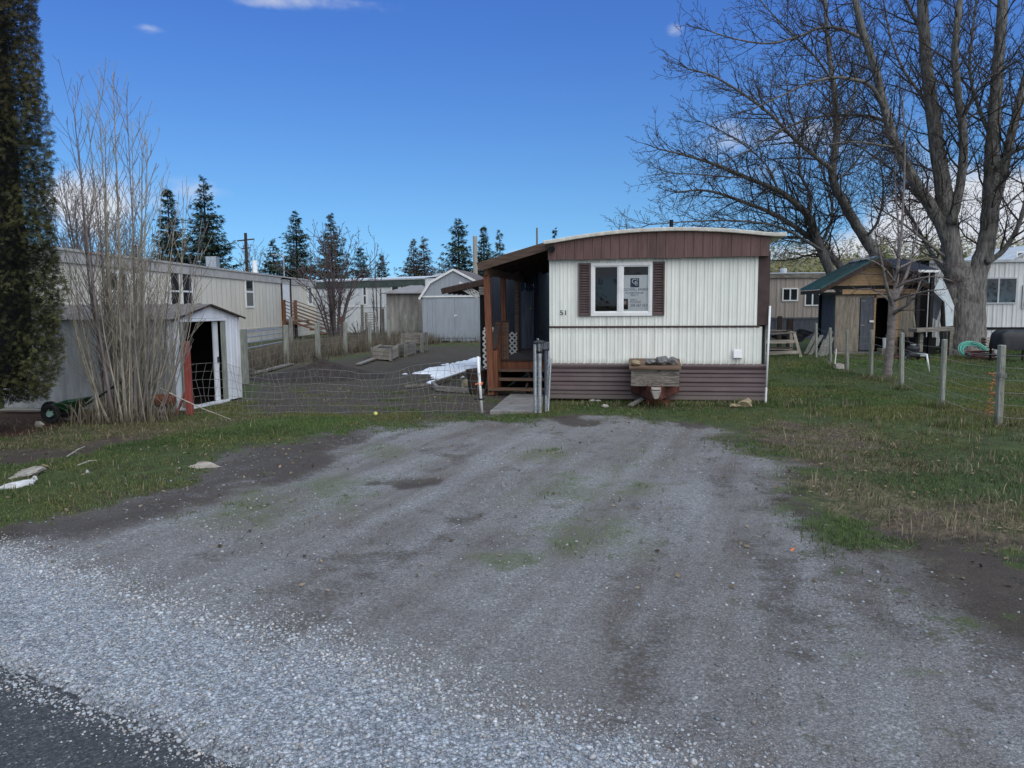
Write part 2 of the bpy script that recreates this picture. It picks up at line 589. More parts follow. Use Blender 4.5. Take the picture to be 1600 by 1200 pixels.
M['twig_purple'] = pmat('twig_purple', (.06, .043, .046), (.12, .092, .095), scale=3, rough=.9, bump=.1)
M['twig_mauve'] = pmat('twig_mauve', (.12, .10, .10), (.21, .18, .18), scale=3, rough=.9, bump=.1)
M['bark_far'] = pmat('bark_far', (.055, .045, .046), (.10, .085, .085), scale=1, rough=.95, bump=0)
M['twig_red'] = pmat('twig_red', (.095, .055, .055), (.15, .095, .09), scale=1, rough=.95, bump=0)
M['bark_conifer'] = pmat('bark_conifer', (.03, .022, .018), (.06, .046, .04), scale=3, rough=.95, bump=.3)
M['leaf'] = tint_mat('leaf', .75, .12)
M['grass'] = tint_mat('grass', .8, .2)
M['stone_tint'] = tint_mat('stone_tint', .9, 0, 60)
M['soil'] = pmat('soil', (.018, .014, .013), (.05, .04, .036), scale=9, rough=1, bump=1.0, bump_dist=.04, dirt=.3, dirt_col=(.075, .06, .052), dirt_scale=5, dirt_stretch=(1, 1, 1))
M['snow'] = pmat('snow', (.70, .74, .84), (.86, .88, .93), scale=8, rough=.7, bump=.6, bump_dist=.03, dirt=.25, dirt_col=(.25, .23, .22), dirt_scale=3, dirt_stretch=(1, 1, 1))
M['green_plastic'] = pmat('green_plastic', (.006, .045, .018), (.012, .075, .030), scale=8, rough=.45, bump=.05, dirt=.3, dirt_col=(.04, .05, .04))
M['rubber'] = pmat('rubber', (.010, .011, .013), (.022, .023, .026), scale=14, rough=.8, bump=.2)
M['pale_green'] = flat('pale_green', (.22, .36, .32))
M['hose_teal'] = pmat('hose_teal', (.05, .32, .25), (.12, .45, .36), scale=9, rough=.45, bump=.05)
M['hose_red'] = pmat('hose_red', (.085, .025, .03), (.16, .05, .055), scale=9, rough=.5, bump=.05)
M['orange'] = flat('orange', (.75, .20, .07))
M['orange_twine'] = flat('orange_twine', (.42, .14, .06))
M['yellow'] = flat('yellow', (.6, .6, .18))
M['navy'] = flat('navy', (.012, .03, .085), .5)
M['sign_face'] = pmat('sign_face', (.86, .91, .91), (.90, .94, .94), scale=3, rough=.5, bump=.02)
M['sign_white'] = flat('sign_white', (.75, .78, .8))
M['skin'] = flat('skin', (.5, .33, .24))
M['brass'] = flat('brass', (.5, .4, .2), .4, .8)
M['copper_shingle'] = pmat('copper_shingle', (.09, .055, .042), (.17, .11, .085), scale=7, rough=.9, bump=.3, dirt=.4)
M['mulch'] = pmat('mulch', (.05, .02, .014), (.12, .05, .035), scale=20, rough=1, bump=1, bump_dist=.03)
M['tarp'] = pmat('tarp', (.012, .013, .017), (.026, .028, .034), scale=5, rough=.5, bump=.3, bump_dist=.03)
M['tarp_white'] = pmat('tarp_white', (.46, .52, .56), (.60, .66, .70), scale=4, rough=.6, bump=.2)


def glass_mat(name, tint=(.02, .025, .03), through=0.0):
    m, nt, b = nodes_of(name)
    tc = N(nt, 'ShaderNodeTexCoord')
    nz = N(nt, 'ShaderNodeTexNoise')
    nz.inputs['Scale'].default_value = 1.2
    L(nt, tc.outputs['Object'], nz.inputs['Vector'])
    bp = N(nt, 'ShaderNodeBump')
    bp.inputs['Strength'].default_value = .04
    bp.inputs['Distance'].default_value = .02
    L(nt, nz.outputs['Fac'], bp.inputs['Height'])
    fr = N(nt, 'ShaderNodeFresnel')
    fr.inputs['IOR'].default_value = 1.6
    gl = N(nt, 'ShaderNodeBsdfGlossy')
    gl.inputs['Roughness'].default_value = .02
    L(nt, bp.outputs[0], gl.inputs['Normal'])
    mx = N(nt, 'ShaderNodeMixShader')
    f = math_n(nt, 'MULTIPLY_ADD', fr.outputs[0], 1.2 if through < .5 else 1.0, .05 if through < .5 else .02, clamp=True)
    L(nt, f, mx.inputs[0])
    if through > 0:
        under = N(nt, 'ShaderNodeBsdfTransparent')
        under.inputs['Color'].default_value = (through, through, through, 1)
    else:
        under = N(nt, 'ShaderNodeBsdfDiffuse')
        col = ramp(nt, nz.outputs['Fac'], [(.35, tuple(c * .6 for c in tint)), (.65, tuple(c * 1.5 for c in tint))])
        L(nt, col, under.inputs['Color'])
    L(nt, under.outputs[0], mx.inputs[1])
    L(nt, gl.outputs[0], mx.inputs[2])
    L(nt, mx.outputs[0], nt.nodes['Material Output'].inputs['Surface'])
    return m


M['glass_clear'] = glass_mat('glass_clear', through=.99)
M['glass_dark'] = glass_mat('glass_dark')


def swirl():
    m, nt, b = nodes_of('swirl_wood')
    tc = N(nt, 'ShaderNodeTexCoord')
    mp = N(nt, 'ShaderNodeMapping')
    mp.inputs['Scale'].default_value = (.8, 1, 4)
    L(nt, tc.outputs['Object'], mp.inputs['Vector'])
    w = N(nt, 'ShaderNodeTexNoise')
    w.inputs['Scale'].default_value = 2.4
    w.inputs['Detail'].default_value = 2
    w.inputs['Distortion'].default_value = 1.2
    L(nt, mp.outputs[0], w.inputs['Vector'])
    s = math_n(nt, 'SINE', math_n(nt, 'MULTIPLY', w.outputs['Fac'], 48.0))
    n2 = N(nt, 'ShaderNodeTexNoise')
    n2.inputs['Scale'].default_value = 3
    n2.inputs['Detail'].default_value = 8
    mp2 = N(nt, 'ShaderNodeMapping')
    mp2.inputs['Scale'].default_value = (.9, .9, 12)
    L(nt, tc.outputs['Object'], mp2.inputs['Vector'])
    L(nt, mp2.outputs[0], n2.inputs['Vector'])
    h = math_n(nt, 'ADD', math_n(nt, 'MULTIPLY', s, .11), n2.outputs['Fac'])
    col = ramp(nt, h, [(.3, (.075, .066, .058)), (.75, (.28, .25, .215))])
    L(nt, col, b.inputs['Base Color'])
    b.inputs['Roughness'].default_value = .9
    bp = N(nt, 'ShaderNodeBump')
    bp.inputs['Strength'].default_value = .5
    bp.inputs['Distance'].default_value = .01
    L(nt, h, bp.inputs['Height'])
    L(nt, bp.outputs[0], b.inputs['Normal'])
    return m


M['swirl_wood'] = swirl()

# ------------------------------------------------------------------ world and light
SUN_EL, SUN_AZ = R(40), R(150)      # azimuth clockwise from +Y: behind the photographer, to the right
world = bpy.data.worlds.new("World")
scene.world = world
world.use_nodes = True


def build_world():
    nt = world.node_tree
    bg = nt.nodes['Background']
    sky = N(nt, 'ShaderNodeTexSky', sky_type='NISHITA')
    sky.sun_disc = False
    sky.sun_elevation = SUN_EL
    sky.sun_rotation = SUN_AZ
    sky.altitude = 700
    sky.air_density = 1.25
    sky.dust_density = 0.3
    sky.ozone_density = 2.2
    # look a little above the true horizon: the haze band there is far yellower than on that clear day
    tcv = N(nt, 'ShaderNodeTexCoord')
    lift = N(nt, 'ShaderNodeVectorMath', operation='MULTIPLY_ADD')
    L(nt, tcv.outputs['Generated'], lift.inputs[0])
    lift.inputs[1].default_value = (1, 1, .95)
    lift.inputs[2].default_value = (0, 0, SKY_LIFT)
    nrm = N(nt, 'ShaderNodeVectorMath', operation='NORMALIZE')
    L(nt, lift.outputs[0], nrm.inputs[0])
    L(nt, nrm.outputs[0], sky.inputs['Vector'])
    hs = N(nt, 'ShaderNodeHueSaturation')
    hs.inputs['Hue'].default_value = 0.505
    hs.inputs['Saturation'].default_value = SKY_SAT
    hs.inputs['Value'].default_value = SKY_VAL
    L(nt, sky.outputs[0], hs.inputs['Color'])
    tc = N(nt, 'ShaderNodeTexCoord')
    sp = N(nt, 'ShaderNodeSeparateXYZ')
    L(nt, tc.outputs['Generated'], sp.inputs[0])
    az = math_n(nt, 'ARCTAN2', sp.outputs[0], sp.outputs[1])
    el = math_n(nt, 'ARCSINE', sp.outputs[2])
    mp = N(nt, 'ShaderNodeMapping')
    mp.inputs['Scale'].default_value = (1, 1, 2.2)
    L(nt, tc.outputs['Generated'], mp.inputs['Vector'])
    nz = N(nt, 'ShaderNodeTexNoise')
    nz.inputs['Scale'].default_value = 7
    nz.inputs['Detail'].default_value = 9
    nz.inputs['Roughness'].default_value = 0.6
    nz.inputs['Distortion'].default_value = 0.3
    L(nt, mp.outputs[0], nz.inputs['Vector'])
    tot = None
    #        photo pixel   half-widths (px)  strength
    banks = [(1535, 335, 130, 62, 1.45), (1240, 215, 150, 75, .62), (1270, 400, 230, 34, .72), (140, 325, 75, 58, .95),
             (300, 300, 70, 34, .5), (450, -2, 130, 22, .70), (395, 6, 50, 9, .22), (232, 44, 26, 9, .38), (1055, 47, 22, 16, .66),
             (815, 398, 40, 20, .62), (740, 440, 330, 22, .35)]
    banks = [(math.atan2(ray(x, y).x, ray(x, y).y), math.asin(ray(x, y).normalized().z), w / FPX, h / FPX * .92, k) for x, y, w, h, k in banks]
    for a, e, sa, se, k in banks:
        x = math_n(nt, 'POWER', math_n(nt, 'ABSOLUTE', math_n(nt, 'DIVIDE', math_n(nt, 'SUBTRACT', az, a), sa)), 2)
        y = math_n(nt, 'POWER', math_n(nt, 'ABSOLUTE', math_n(nt, 'DIVIDE', math_n(nt, 'SUBTRACT', el, e), se)), 2)
        g = math_n(nt, 'MULTIPLY', math_n(nt, 'EXPONENT', math_n(nt, 'MULTIPLY', math_n(nt, 'ADD', x, y), -1.0)), k)
        tot = g if tot is None else math_n(nt, 'ADD', tot, g)
    d = math_n(nt, 'ADD', tot, math_n(nt, 'MULTIPLY', math_n(nt, 'SUBTRACT', nz.outputs['Fac'], .5), 1.5))
    m = N(nt, 'ShaderNodeMapRange')
    m.interpolation_type = 'SMOOTHSTEP'
    m.inputs['From Min'].default_value = .36
    m.inputs['From Max'].default_value = .95
    L(nt, d, m.inputs['Value'])
    # broken, warm evening cloud over the western half of the sky (behind the photographer)
    back = N(nt, 'ShaderNodeMapRange')
    back.interpolation_type = 'SMOOTHSTEP'
    back.inputs['From Min'].default_value = .15
    back.inputs['From Max'].default_value = -.35
    L(nt, sp.outputs[1], back.inputs['Value'])
    bk = math_n(nt, 'MULTIPLY', back.outputs[0], ramp(nt, nz.outputs['Fac'], [(.36, .35), (.6, 1)]))
    # deepen the blue with height, as the photo's sky does
    up = N(nt, 'ShaderNodeMapRange')
    up.interpolation_type = 'SMOOTHSTEP'
    up.inputs['From Min'].default_value = .02
    up.inputs['From Max'].default_value = .40
    L(nt, el, up.inputs['Value'])
    grade = mixc(nt, up.outputs[0], (.86, 1.03, 1.0), (.67, .785, 1.12))
    hsg = mixc(nt, 1.0, hs.outputs[0], grade, 'MULTIPLY')
    c = mixc(nt, m.outputs[0], hsg, CLOUD_C)
    # bright veil added overhead, out of frame, to raise light on the ground
    ov = N(nt, 'ShaderNodeMapRange')
    ov.interpolation_type = 'SMOOTHSTEP'
    ov.inputs['From Min'].default_value = .50
    ov.inputs['From Max'].default_value = .72
    L(nt, sp.outputs[2], ov.inputs['Value'])
    c = mixc(nt, math_n(nt, 'MULTIPLY', ov.outputs[0], ramp(nt, nz.outputs['Fac'], [(.3, .6), (.6, 1)])), c, OVER_FILL_C)
    c = mixc(nt, bk, c, BACK_C)
    L(nt, c, bg.inputs['Color'])
    bg.inputs['Strength'].default_value = 0.1


SKY_SAT, SKY_VAL, SKY_LIFT = 1.25, 1.5, .16
CLOUD_C = (7.0, 7.4, 8.2)
BACK_C = (4.6, 4.7, 5.2)
OVER_FILL_C = (10.5, 13.4, 15.6)
build_world()

sl = bpy.data.lights.new("sun", 'SUN')
sl.energy = 2.5
sl.angle = R(80)
sl.color = (1.0, .985, .94)
sun = bpy.data.objects.new("sun", sl)
COL.objects.link(sun)
sd = Vector((math.sin(SUN_AZ) * math.cos(SUN_EL), math.cos(SUN_AZ) * math.cos(SUN_EL), math.sin(SUN_EL)))
sun.rotation_euler = (-sd).to_track_quat('-Z', 'Y').to_euler()
sun.location = sd * 50

scene.view_settings.view_transform = 'Standard'
scene.view_settings.look = 'None'
scene.view_settings.exposure = 0
scene.view_settings.gamma = 1
scene.cycles.max_bounces = 6
scene.cycles.transparent_max_bounces = 12
scene.cycles.use_denoising = True

# ------------------------------------------------------------------ ground masks (all in metres, surveyed from the photo)


def poly(*px):
    return np.array([G(x, y)[:2] for x, y in px])


def pdist(x, y, pg):
    """signed distance to polygon, positive inside"""
    inside = np.zeros(x.shape, bool)
    best = np.full(x.shape, 1e9)
    n = len(pg)
    for i in range(n):
        ax, ay = pg[i]
        bx, by = pg[(i + 1) % n]
        dx, dy = bx - ax, by - ay
        t = np.clip(((x - ax) * dx + (y - ay) * dy) / (dx * dx + dy * dy + 1e-12), 0, 1)
        best = np.minimum(best, np.hypot(x - ax - t * dx, y - ay - t * dy))
        c = (ay > y) != (by > y)
        with np.errstate(divide='ignore', invalid='ignore'):
            xi = ax + (y - ay) * dx / (dy if abs(dy) > 1e-12 else 1e-12)
        inside ^= c & (x < xi)
    return np.where(inside, best, -best)


def sstep(a, b, x):
    t = np.clip((x - a) / (b - a), 0, 1)
    return t * t * (3 - 2 * t)


def blob(x, y, px, py, rx, ry, soft=1.0):
    c = G(px, py)
    a = (G(px + rx, py) - c).length
    b = abs(G(px, py + ry).y - G(px, py - ry).y) / 2
    n = fbm(x * 2.2 + px, y * 1.5 + py, 5) - .5
    r = np.sqrt(((x - c.x) / a) ** 2 + ((y - c.y) / b) ** 2) + n * 3.4
    return 1 - sstep(-.1, 1.7, r)


ROAD = poly((0, 1045), (100, 1092), (200, 1128), (300, 1168), (400, 1205), (520, 1260), (700, 1400))
ROAD = np.vstack([ROAD, [[30, -14], [-40, -14], [-40, ROAD[0, 1] + (ROAD[0, 0] + 40) * .42]]])
LOOSE = poly((0, 856), (150, 905), (300, 958), (420, 985), (540, 1018), (640, 1055), (760, 1098), (880, 1135), (1000, 1165), (1150, 1230), (1300, 1330))
LOOSE = np.vstack([LOOSE, [[30, -8], [-40, -8], [-40, LOOSE[0, 1] + (LOOSE[0, 0] + 40) * .30]]])
DRIVE = poly((-60, 850), (0, 834), (150, 806), (290, 758), (400, 716), (480, 690), (560, 670), (650, 668), (760, 652), (860, 656), (905, 652), (1080, 662), (1135, 700),
             (1190, 742), (1265, 800), (1350, 860), (1460, 940), (1600, 1030), (1750, 1130))
DRIVE = np.vstack([DRIVE, [[30, -2], [30, -12], [-40, -12], [-40, 9]]])
RIM_L = poly((-40, 848), (-40, 822), (60, 815), (150, 800), (250, 768), (330, 738), (420, 700), (500, 682), (560, 668), (590, 680), (550, 710), (470, 745), (380, 770), (280, 797), (150, 828))
BACK = poly((378, 652), (372, 610), (430, 575), (560, 555), (640, 545), (700, 538), (860, 540), (880, 560), (852, 645), (760, 648), (600, 645))
RIM_R = poly((1275, 792), (1400, 790), (1520, 800), (1620, 840), (1720, 900), (1720, 1110), (1600, 1025), (1450, 935), (1345, 858))
STRAW1 = poly((1180, 655), (1360, 660), (1400, 690), (1460, 735), (1380, 745), (1250, 715), (1195, 690))
STRAW2 = poly((1230, 750), (1330, 745), (1480, 775), (1640, 790), (1640, 870), (1500, 850), (1380, 835), (1280, 800))
DRY_L = poly((-60, 700), (-60, 650), (150, 662), (300, 655), (430, 648), (330, 668), (190, 690), (80, 705))
SOIL_L = poly((-60, 735), (-60, 700), (60, 700), (170, 680), (260, 672), (230, 688), (120, 712), (50, 728))
MULCH = poly((-120, 680), (-120, 640), (110, 640), (130, 655), (70, 672), (20, 684))
DRYBACK = poly((378, 600), (384, 555), (640, 520), (770, 512), (860, 515), (860, 535), (700, 535), (560, 552), (430, 575))
WETS = [(545, 680, 45, 10), (905, 655, 42, 7), (1070, 663, 44, 8), (440, 742, 80, 16), (640, 751, 45, 7), (590, 752, 30, 6), (1290, 665, 70, 5), (1230, 688, 45, 5)]
BROWN = [(1230, 990, 90, 26), (1215, 885, 60, 30), (1190, 835, 60, 22), (1110, 750, 70, 24), (1000, 690, 80, 14), (1110, 690, 50, 22), (880, 690, 55, 14), (820, 735, 50, 12),
         (690, 835, 120, 22), (560, 880, 120, 14), (760, 770, 60, 10), (620, 800, 60, 12), (940, 800, 90, 30), (700, 700, 60, 14), (330, 838, 80, 10), (520, 915, 110, 12),
         (1040, 970, 60, 8), (1560, 1100, 60, 30), (1180, 920, 60, 24), (980, 880, 60, 26), (900, 1030, 25, 5), (988, 1038, 22, 4), (1300, 930, 40, 10), (850, 660, 80, 10), (1320, 880, 50, 26), (1420, 985, 70, 26)]
MOSS = [(430, 785, 90, 26), (500, 755, 60, 12), (610, 704, 45, 9), (960, 738, 62, 22), (860, 760, 50, 18), (900, 830, 70, 24), (835, 715, 45, 10), (790, 870, 60, 10), (1000, 760, 30, 12),
        (1425, 860, 60, 20), (1455, 1046, 30, 6), (1330, 1020, 40, 6), (1500, 890, 60, 16), (1480, 830, 50, 10), (720, 660, 60, 6)]


RUTS = [(poly((380, 1000), (480, 950), (590, 880), (690, 822), (760, 778)), .26, .60), (poly((560, 870), (660, 790), (730, 730), (780, 690)), .16, .45),
        (poly((1250, 1010), (1215, 900), (1180, 830), (1130, 750), (1090, 690)), .32, .62), (poly((1010, 880), (990, 790), (960, 720), (930, 680)), .22, .5),
        (poly((900, 700), (800, 745), (700, 790), (560, 850), (420, 880)), .30, .40), (poly((1420, 1010), (1330, 900), (1240, 800), (1170, 735)), .30, .55),
        (poly((300, 800), (420, 760), (520, 715), (600, 685)), .28, .6)]


def masks(x, y):
    n1 = fbm(x * .9, y * .9, 5) - .5
    n2 = fbm(x * 3.1 + 40, y * 3.1, 4) - .5
    wob = n1 * .9 + n2 * .35
    drive = sstep(-.90, .75, pdist(x, y, DRIVE) + wob * 1.5)
    loose = sstep(-.10, .22, pdist(x, y, LOOSE) + n1 * .35 + n2 * .30)
    road = pdist(x, y, ROAD)
    grass = 1 - drive
    soil = np.zeros_like(x)
    for pg, k, s in ((RIM_L, .92, .55), (BACK, .66, .9), (RIM_R, .80, .8), (SOIL_L, .75, .4), (STRAW1, .66, .6), (STRAW2, .5, .6)):
        soil = np.maximum(soil, k * sstep(-s, s * .6, pdist(x, y, pg) + wob * 1.0))
    for b in WETS:
        soil = np.maximum(soil, 1.0 * blob(x, y, *b))
    for b in BROWN:
        soil = np.maximum(soil, .50 * blob(x, y, b[0], b[1], b[2] * 1.4, b[3] * 1.5))
    # long soft ruts leading to the home
    ur, vr = x * .934 - y * .358, x * .358 + y * .934
    rut = fbm(ur * 1.25 + 31, vr * .17 + 4, 4)
    rut2 = fbm(ur * 2.6 + 11, vr * .40 + 8, 4)
    soil = np.maximum(soil, .60 * sstep(.46, .76, rut * .6 + rut2 * .4 + .12 * n2) * drive)
    brk = .35 + .65 * sstep(.36, .58, fbm(ur * 1.3 + 3, vr * .8 + 5, 4))
    for ln_, wd, k in RUTS:
        dd = np.full_like(x, 1e9)
        for (ax, ay), (bx, by) in zip(ln_, ln_[1:]):
            dx, dy = bx - ax, by - ay
            t = np.clip(((x - ax) * dx + (y - ay) * dy) / (dx * dx + dy * dy), 0, 1)
            dd = np.minimum(dd, np.hypot(x - ax - t * dx, y - ay - t * dy))
        soil = np.maximum(soil, k * np.exp(-((dd + n2 * .22) / wd) ** 2) * brk)
    straw = np.zeros_like(x)
    for pg, k, s in ((STRAW1, .68, .45), (STRAW2, .72, .45), (DRY_L, .6, .3), (DRYBACK, 1.0, .6)):
        straw = np.maximum(straw, k * sstep(-s, s * .7, pdist(x, y, pg) + wob * .6))
    far = sstep(27, 34, y)
    straw = np.maximum(straw, .35 * far)
    mulch = sstep(-.12, .12, pdist(x, y, MULCH) + n2 * .4)
    yard = sstep(-.8, .6, pdist(x, y, BACK) + wob)
    soil = np.maximum(soil, .68 * yard)
    grass = grass * (1 - .92 * sstep(.45, .85, soil + n2 * .5)) * (1 - mulch) * (1 - .45 * yard)
    moss = np.zeros_like(x)
    for b in MOSS:
        moss = np.maximum(moss, blob(x, y, b[0], b[1], b[2] * 1.35, b[3] * 1.35))
    moss = moss * (1 - loose) * drive
    grass = np.maximum(grass, .20 * moss)
    soil = soil * (1 - .6 * moss) * (1 - .9 * loose)
    return dict(grass=grass, soil=soil, loose=loose, straw=straw, mulch=mulch, moss=moss, road=road, drive=drive)


def height(x, y):
    h = (fbm(x * .55, y * .55, 4) - .5) * .05 + (fbm(x * 4, y * 4, 3) - .5) * .012
    m = masks(x, y)
    h = h - .02 * np.clip(m['soil'], 0, 1) + .012 * m['loose'] - .008
    return np.where(m['road'] > -.03, -.05 - np.clip(m['road'], 0, .3) * .1, h), m


def axis(a, b, step, far, grow=1.16):
    mid = list(np.arange(a, b + 1e-6, step))
    s, hi, lo = step, [mid[-1]], [mid[0]]
    while hi[-1] < far:
        s *= grow
        hi.append(hi[-1] + s)
    s = step
    while lo[-1] > -far:
        s *= grow
        lo.append(lo[-1] - s)
    return np.array(lo[:0:-1] + mid + hi[1:])


def ground_material():
    m, nt, b = nodes_of('ground')
    geo = N(nt, 'ShaderNodeNewGeometry')
    pos = geo.outputs['Position']

    def att(n):
        return N(nt, 'ShaderNodeAttribute', attribute_name=n).outputs['Fac']

    def noise(scale, detail=6, rough=.6, vec=None, stretch=None, rot=0):
        v = pos if vec is None else vec
        if stretch:
            mp = N(nt, 'ShaderNodeMapping')
            mp.inputs['Rotation'].default_value = (0, 0, rot)
            L(nt, v, mp.inputs['Vector'])
            mp2 = N(nt, 'ShaderNodeMapping')
            mp2.inputs['Scale'].default_value = stretch
            L(nt, mp.outputs[0], mp2.inputs['Vector'])
            v = mp2.outputs[0]
        n = N(nt, 'ShaderNodeTexNoise')
        n.inputs['Scale'].default_value = scale
        n.inputs['Detail'].default_value = detail
        n.inputs['Roughness'].default_value = rough
        L(nt, v, n.inputs['Vector'])
        return n.outputs['Fac']

    def voro(scale, feature='F1'):
        v = N(nt, 'ShaderNodeTexVoronoi', feature=feature)
        v.inputs['Scale'].default_value = scale
        # break the cell regularity with a small warp
        w = N(nt, 'ShaderNodeTexNoise')
        w.inputs['Scale'].default_value = scale * .5
        L(nt, pos, w.inputs['Vector'])
        vm = N(nt, 'ShaderNodeVectorMath', operation='MULTIPLY_ADD')
        L(nt, w.outputs['Color'], vm.inputs[0])
        vm.inputs[1].default_value = (.6 / scale,) * 3
        L(nt, pos, vm.inputs[2])
        L(nt, vm.outputs[0], v.inputs['Vector'])
        return v

    big = noise(.8, 7)
    mid = noise(4.5, 7, .65)
    fine = noise(38, 6, .7)
    track = noise(1.7, 6, .6, stretch=(1.6, .16, 1), rot=R(21))
    v1, v2 = voro(52), voro(125)

    def grey(v):
        s = N(nt, 'ShaderNodeSeparateColor')
        L(nt, v.outputs['Color'], s.inputs[0])
        return s.outputs[0]
    st1 = ramp(nt, grey(v1), [(0, (.15, .155, .175)), (.5, (.31, .325, .36)), (.85, (.43, .445, .48)), (1, (.62, .635, .66))])
    st2 = ramp(nt, grey(v2), [(0, (.14, .145, .16)), (.6, (.30, .31, .34)), (1, (.52, .53, .56))])
    gap1 = ramp(nt, v1.outputs['Distance'], [(.30, 1), (.62, .28)])
    gap2 = ramp(nt, v2.outputs['Distance'], [(.30, 1), (.65, .45)])
    s1 = mixc(nt, 1.0, st1, gap1, 'MULTIPLY')
    s2 = mixc(nt, 1.0, st2, gap2, 'MULTIPLY')
    # packed drive: fine grit and dust, with larger stones showing in patches
    dust = ramp(nt, math_n(nt, 'ADD', math_n(nt, 'MULTIPLY', mid, .6), math_n(nt, 'MULTIPLY', fine, .4)), [(.34, (.115, .102, .094)), (.66, (.27, .255, .245))])
    sel = ramp(nt, math_n(nt, 'ADD', math_n(nt, 'MULTIPLY', mid, .5), math_n(nt, 'MULTIPLY', track, .5)), [(.40, 0), (.60, 1)])
    grit = mixc(nt, .48, dust, s2)
    packed = mixc(nt, math_n(nt, 'MULTIPLY', sel, .38), grit, s1)
    packed = mixc(nt, 1.0, packed, ramp(nt, math_n(nt, 'ADD', math_n(nt, 'MULTIPLY', track, .6), math_n(nt, 'MULTIPLY', big, .4)), [(.36, (.66, .59, .55)), (.60, (1.18, 1.17, 1.16))]), 'MULTIPLY')
    loose_c = mixc(nt, .5, s1, s2)
    loose_c = mixc(nt, 1.0, loose_c, ramp(nt, mid, [(.3, (1.20, 1.23, 1.26)), (.7, (1.56, 1.60, 1.64))]), 'MULTIPLY')
    col = mixc(nt, att('loose'), packed, loose_c)
    soil_c = ramp(nt, math_n(nt, 'ADD', math_n(nt, 'MULTIPLY', mid, .5), math_n(nt, 'MULTIPLY', fine, .5)), [(.34, (.022, .017, .016)), (.52, (.055, .043, .038)), (.7, (.105, .086, .076))])

    def mask(a, amp=.8, lo=.38, hi=.62):
        d = math_n(nt, 'ADD', math_n(nt, 'MULTIPLY', math_n(nt, 'SUBTRACT', mid, .5), amp), math_n(nt, 'MULTIPLY', math_n(nt, 'SUBTRACT', fine, .5), amp * .9))
        d = math_n(nt, 'ADD', d, math_n(nt, 'MULTIPLY', math_n(nt, 'SUBTRACT', big, .5), amp * .5))
        mr = N(nt, 'ShaderNodeMapRange')
        mr.interpolation_type = 'SMOOTHSTEP'
        mr.inputs['From Min'].default_value = lo
        mr.inputs['From Max'].default_value = hi
        L(nt, math_n(nt, 'ADD', att(a), d), mr.inputs['Value'])
        return mr.outputs[0]
    col = mixc(nt, math_n(nt, 'MULTIPLY', mask('soil', 1.7, .30, .95), .86), col, soil_c)
    earth = ramp(nt, math_n(nt, 'ADD', math_n(nt, 'MULTIPLY', mid, .5), math_n(nt, 'MULTIPLY', fine, .5)), [(.34, (.035, .028, .024)), (.52, (.085, .070, .058)), (.7, (.16, .135, .11))])
    col = mixc(nt, mask('drive', 1.2, .30, .70), mixc(nt, math_n(nt, 'MULTIPLY', mask('soil', 1.7, .30, .95), .8), earth, soil_c), col)
    moss_c = ramp(nt, fine, [(.34, (.045, .055, .022)), (.68, (.14, .165, .07))])
    col = mixc(nt, math_n(nt, 'MULTIPLY', mask('moss', 2.2, .15, 1.35), .66), col, moss_c)
    grass_c = ramp(nt, math_n(nt, 'ADD', math_n(nt, 'MULTIPLY', mid, .5), math_n(nt, 'MULTIPLY', fine, .5)), [(.34, (.026, .034, .014)), (.55, (.058, .080, .028)), (.72, (.12, .135, .06))])
    gm = mask('grass', 1.7, .32, .78)
    col = mixc(nt, math_n(nt, 'MULTIPLY', gm, .93), col, grass_c)
    straw_c = ramp(nt, noise(30, 6, .7, stretch=(1, .35, 1), rot=.6), [(.34, (.05, .038, .026)), (.55, (.15, .115, .075)), (.72, (.30, .25, .17))])
    col = mixc(nt, math_n(nt, 'MULTIPLY', mask('straw', 1.5, .40, .95), .8), col, straw_c)
    mul = ramp(nt, fine, [(.36, (.028, .018, .014)), (.64, (.115, .062, .044))])
    col = mixc(nt, mask('mulch', .6), col, mul)
    L(nt, col, b.inputs['Base Color'])
    b.inputs['Roughness'].default_value = .93
    b.inputs['Specular IOR Level'].default_value = .15
    h = math_n(nt, 'SUBTRACT', 1.0, v1.outputs['Distance'])
    h2 = math_n(nt, 'SUBTRACT', 1.0, v2.outputs['Distance'])
    hh = math_n(nt, 'ADD', math_n(nt, 'MULTIPLY', h, .7), math_n(nt, 'MULTIPLY', h2, .35))
    hh = math_n(nt, 'ADD', hh, math_n(nt, 'MULTIPLY', fine, 1.2))
    bp = N(nt, 'ShaderNodeBump')
    bp.inputs['Strength'].default_value = .75
    bp.inputs['Distance'].default_value = .014
    L(nt, hh, bp.inputs['Height'])
    L(nt, bp.outputs[0], b.inputs['Normal'])
    return m


M['ground'] = ground_material()


def build_ground():
    xs = axis(-9.5, 10.5, .065, 900)
    ys = axis(2.0, 19, .065, 900)
    X, Y = np.meshgrid(xs, ys)
    x, y = X.ravel(), Y.ravel()
    h, m = height(x, y)
    far = np.clip((np.hypot(x, y) - 60) / 60, 0, 1)
    h = h * (1 - far) - .05 * far
    nx, ny = len(xs), len(ys)
    idx = np.arange(nx * ny).reshape(ny, nx)
    F = np.stack([idx[:-1, :-1], idx[:-1, 1:], idx[1:, 1:], idx[1:, :-1]], axis=-1).reshape(-1, 4)
    o = np_mesh('ground', np.stack([x, y, h], 1), F.ravel(), np.full(len(F), 4), M['ground'], smooth=True, base=(0, 0, 0))
    for k in ('grass', 'soil', 'loose', 'straw', 'mulch', 'moss', 'drive'):
        a = o.data.attributes.new(k, 'FLOAT', 'POINT')
        a.data.foreach_set('value', np.clip(m[k], 0, 1).astype(np.float32))
    kind(o, 'structure')


build_ground()


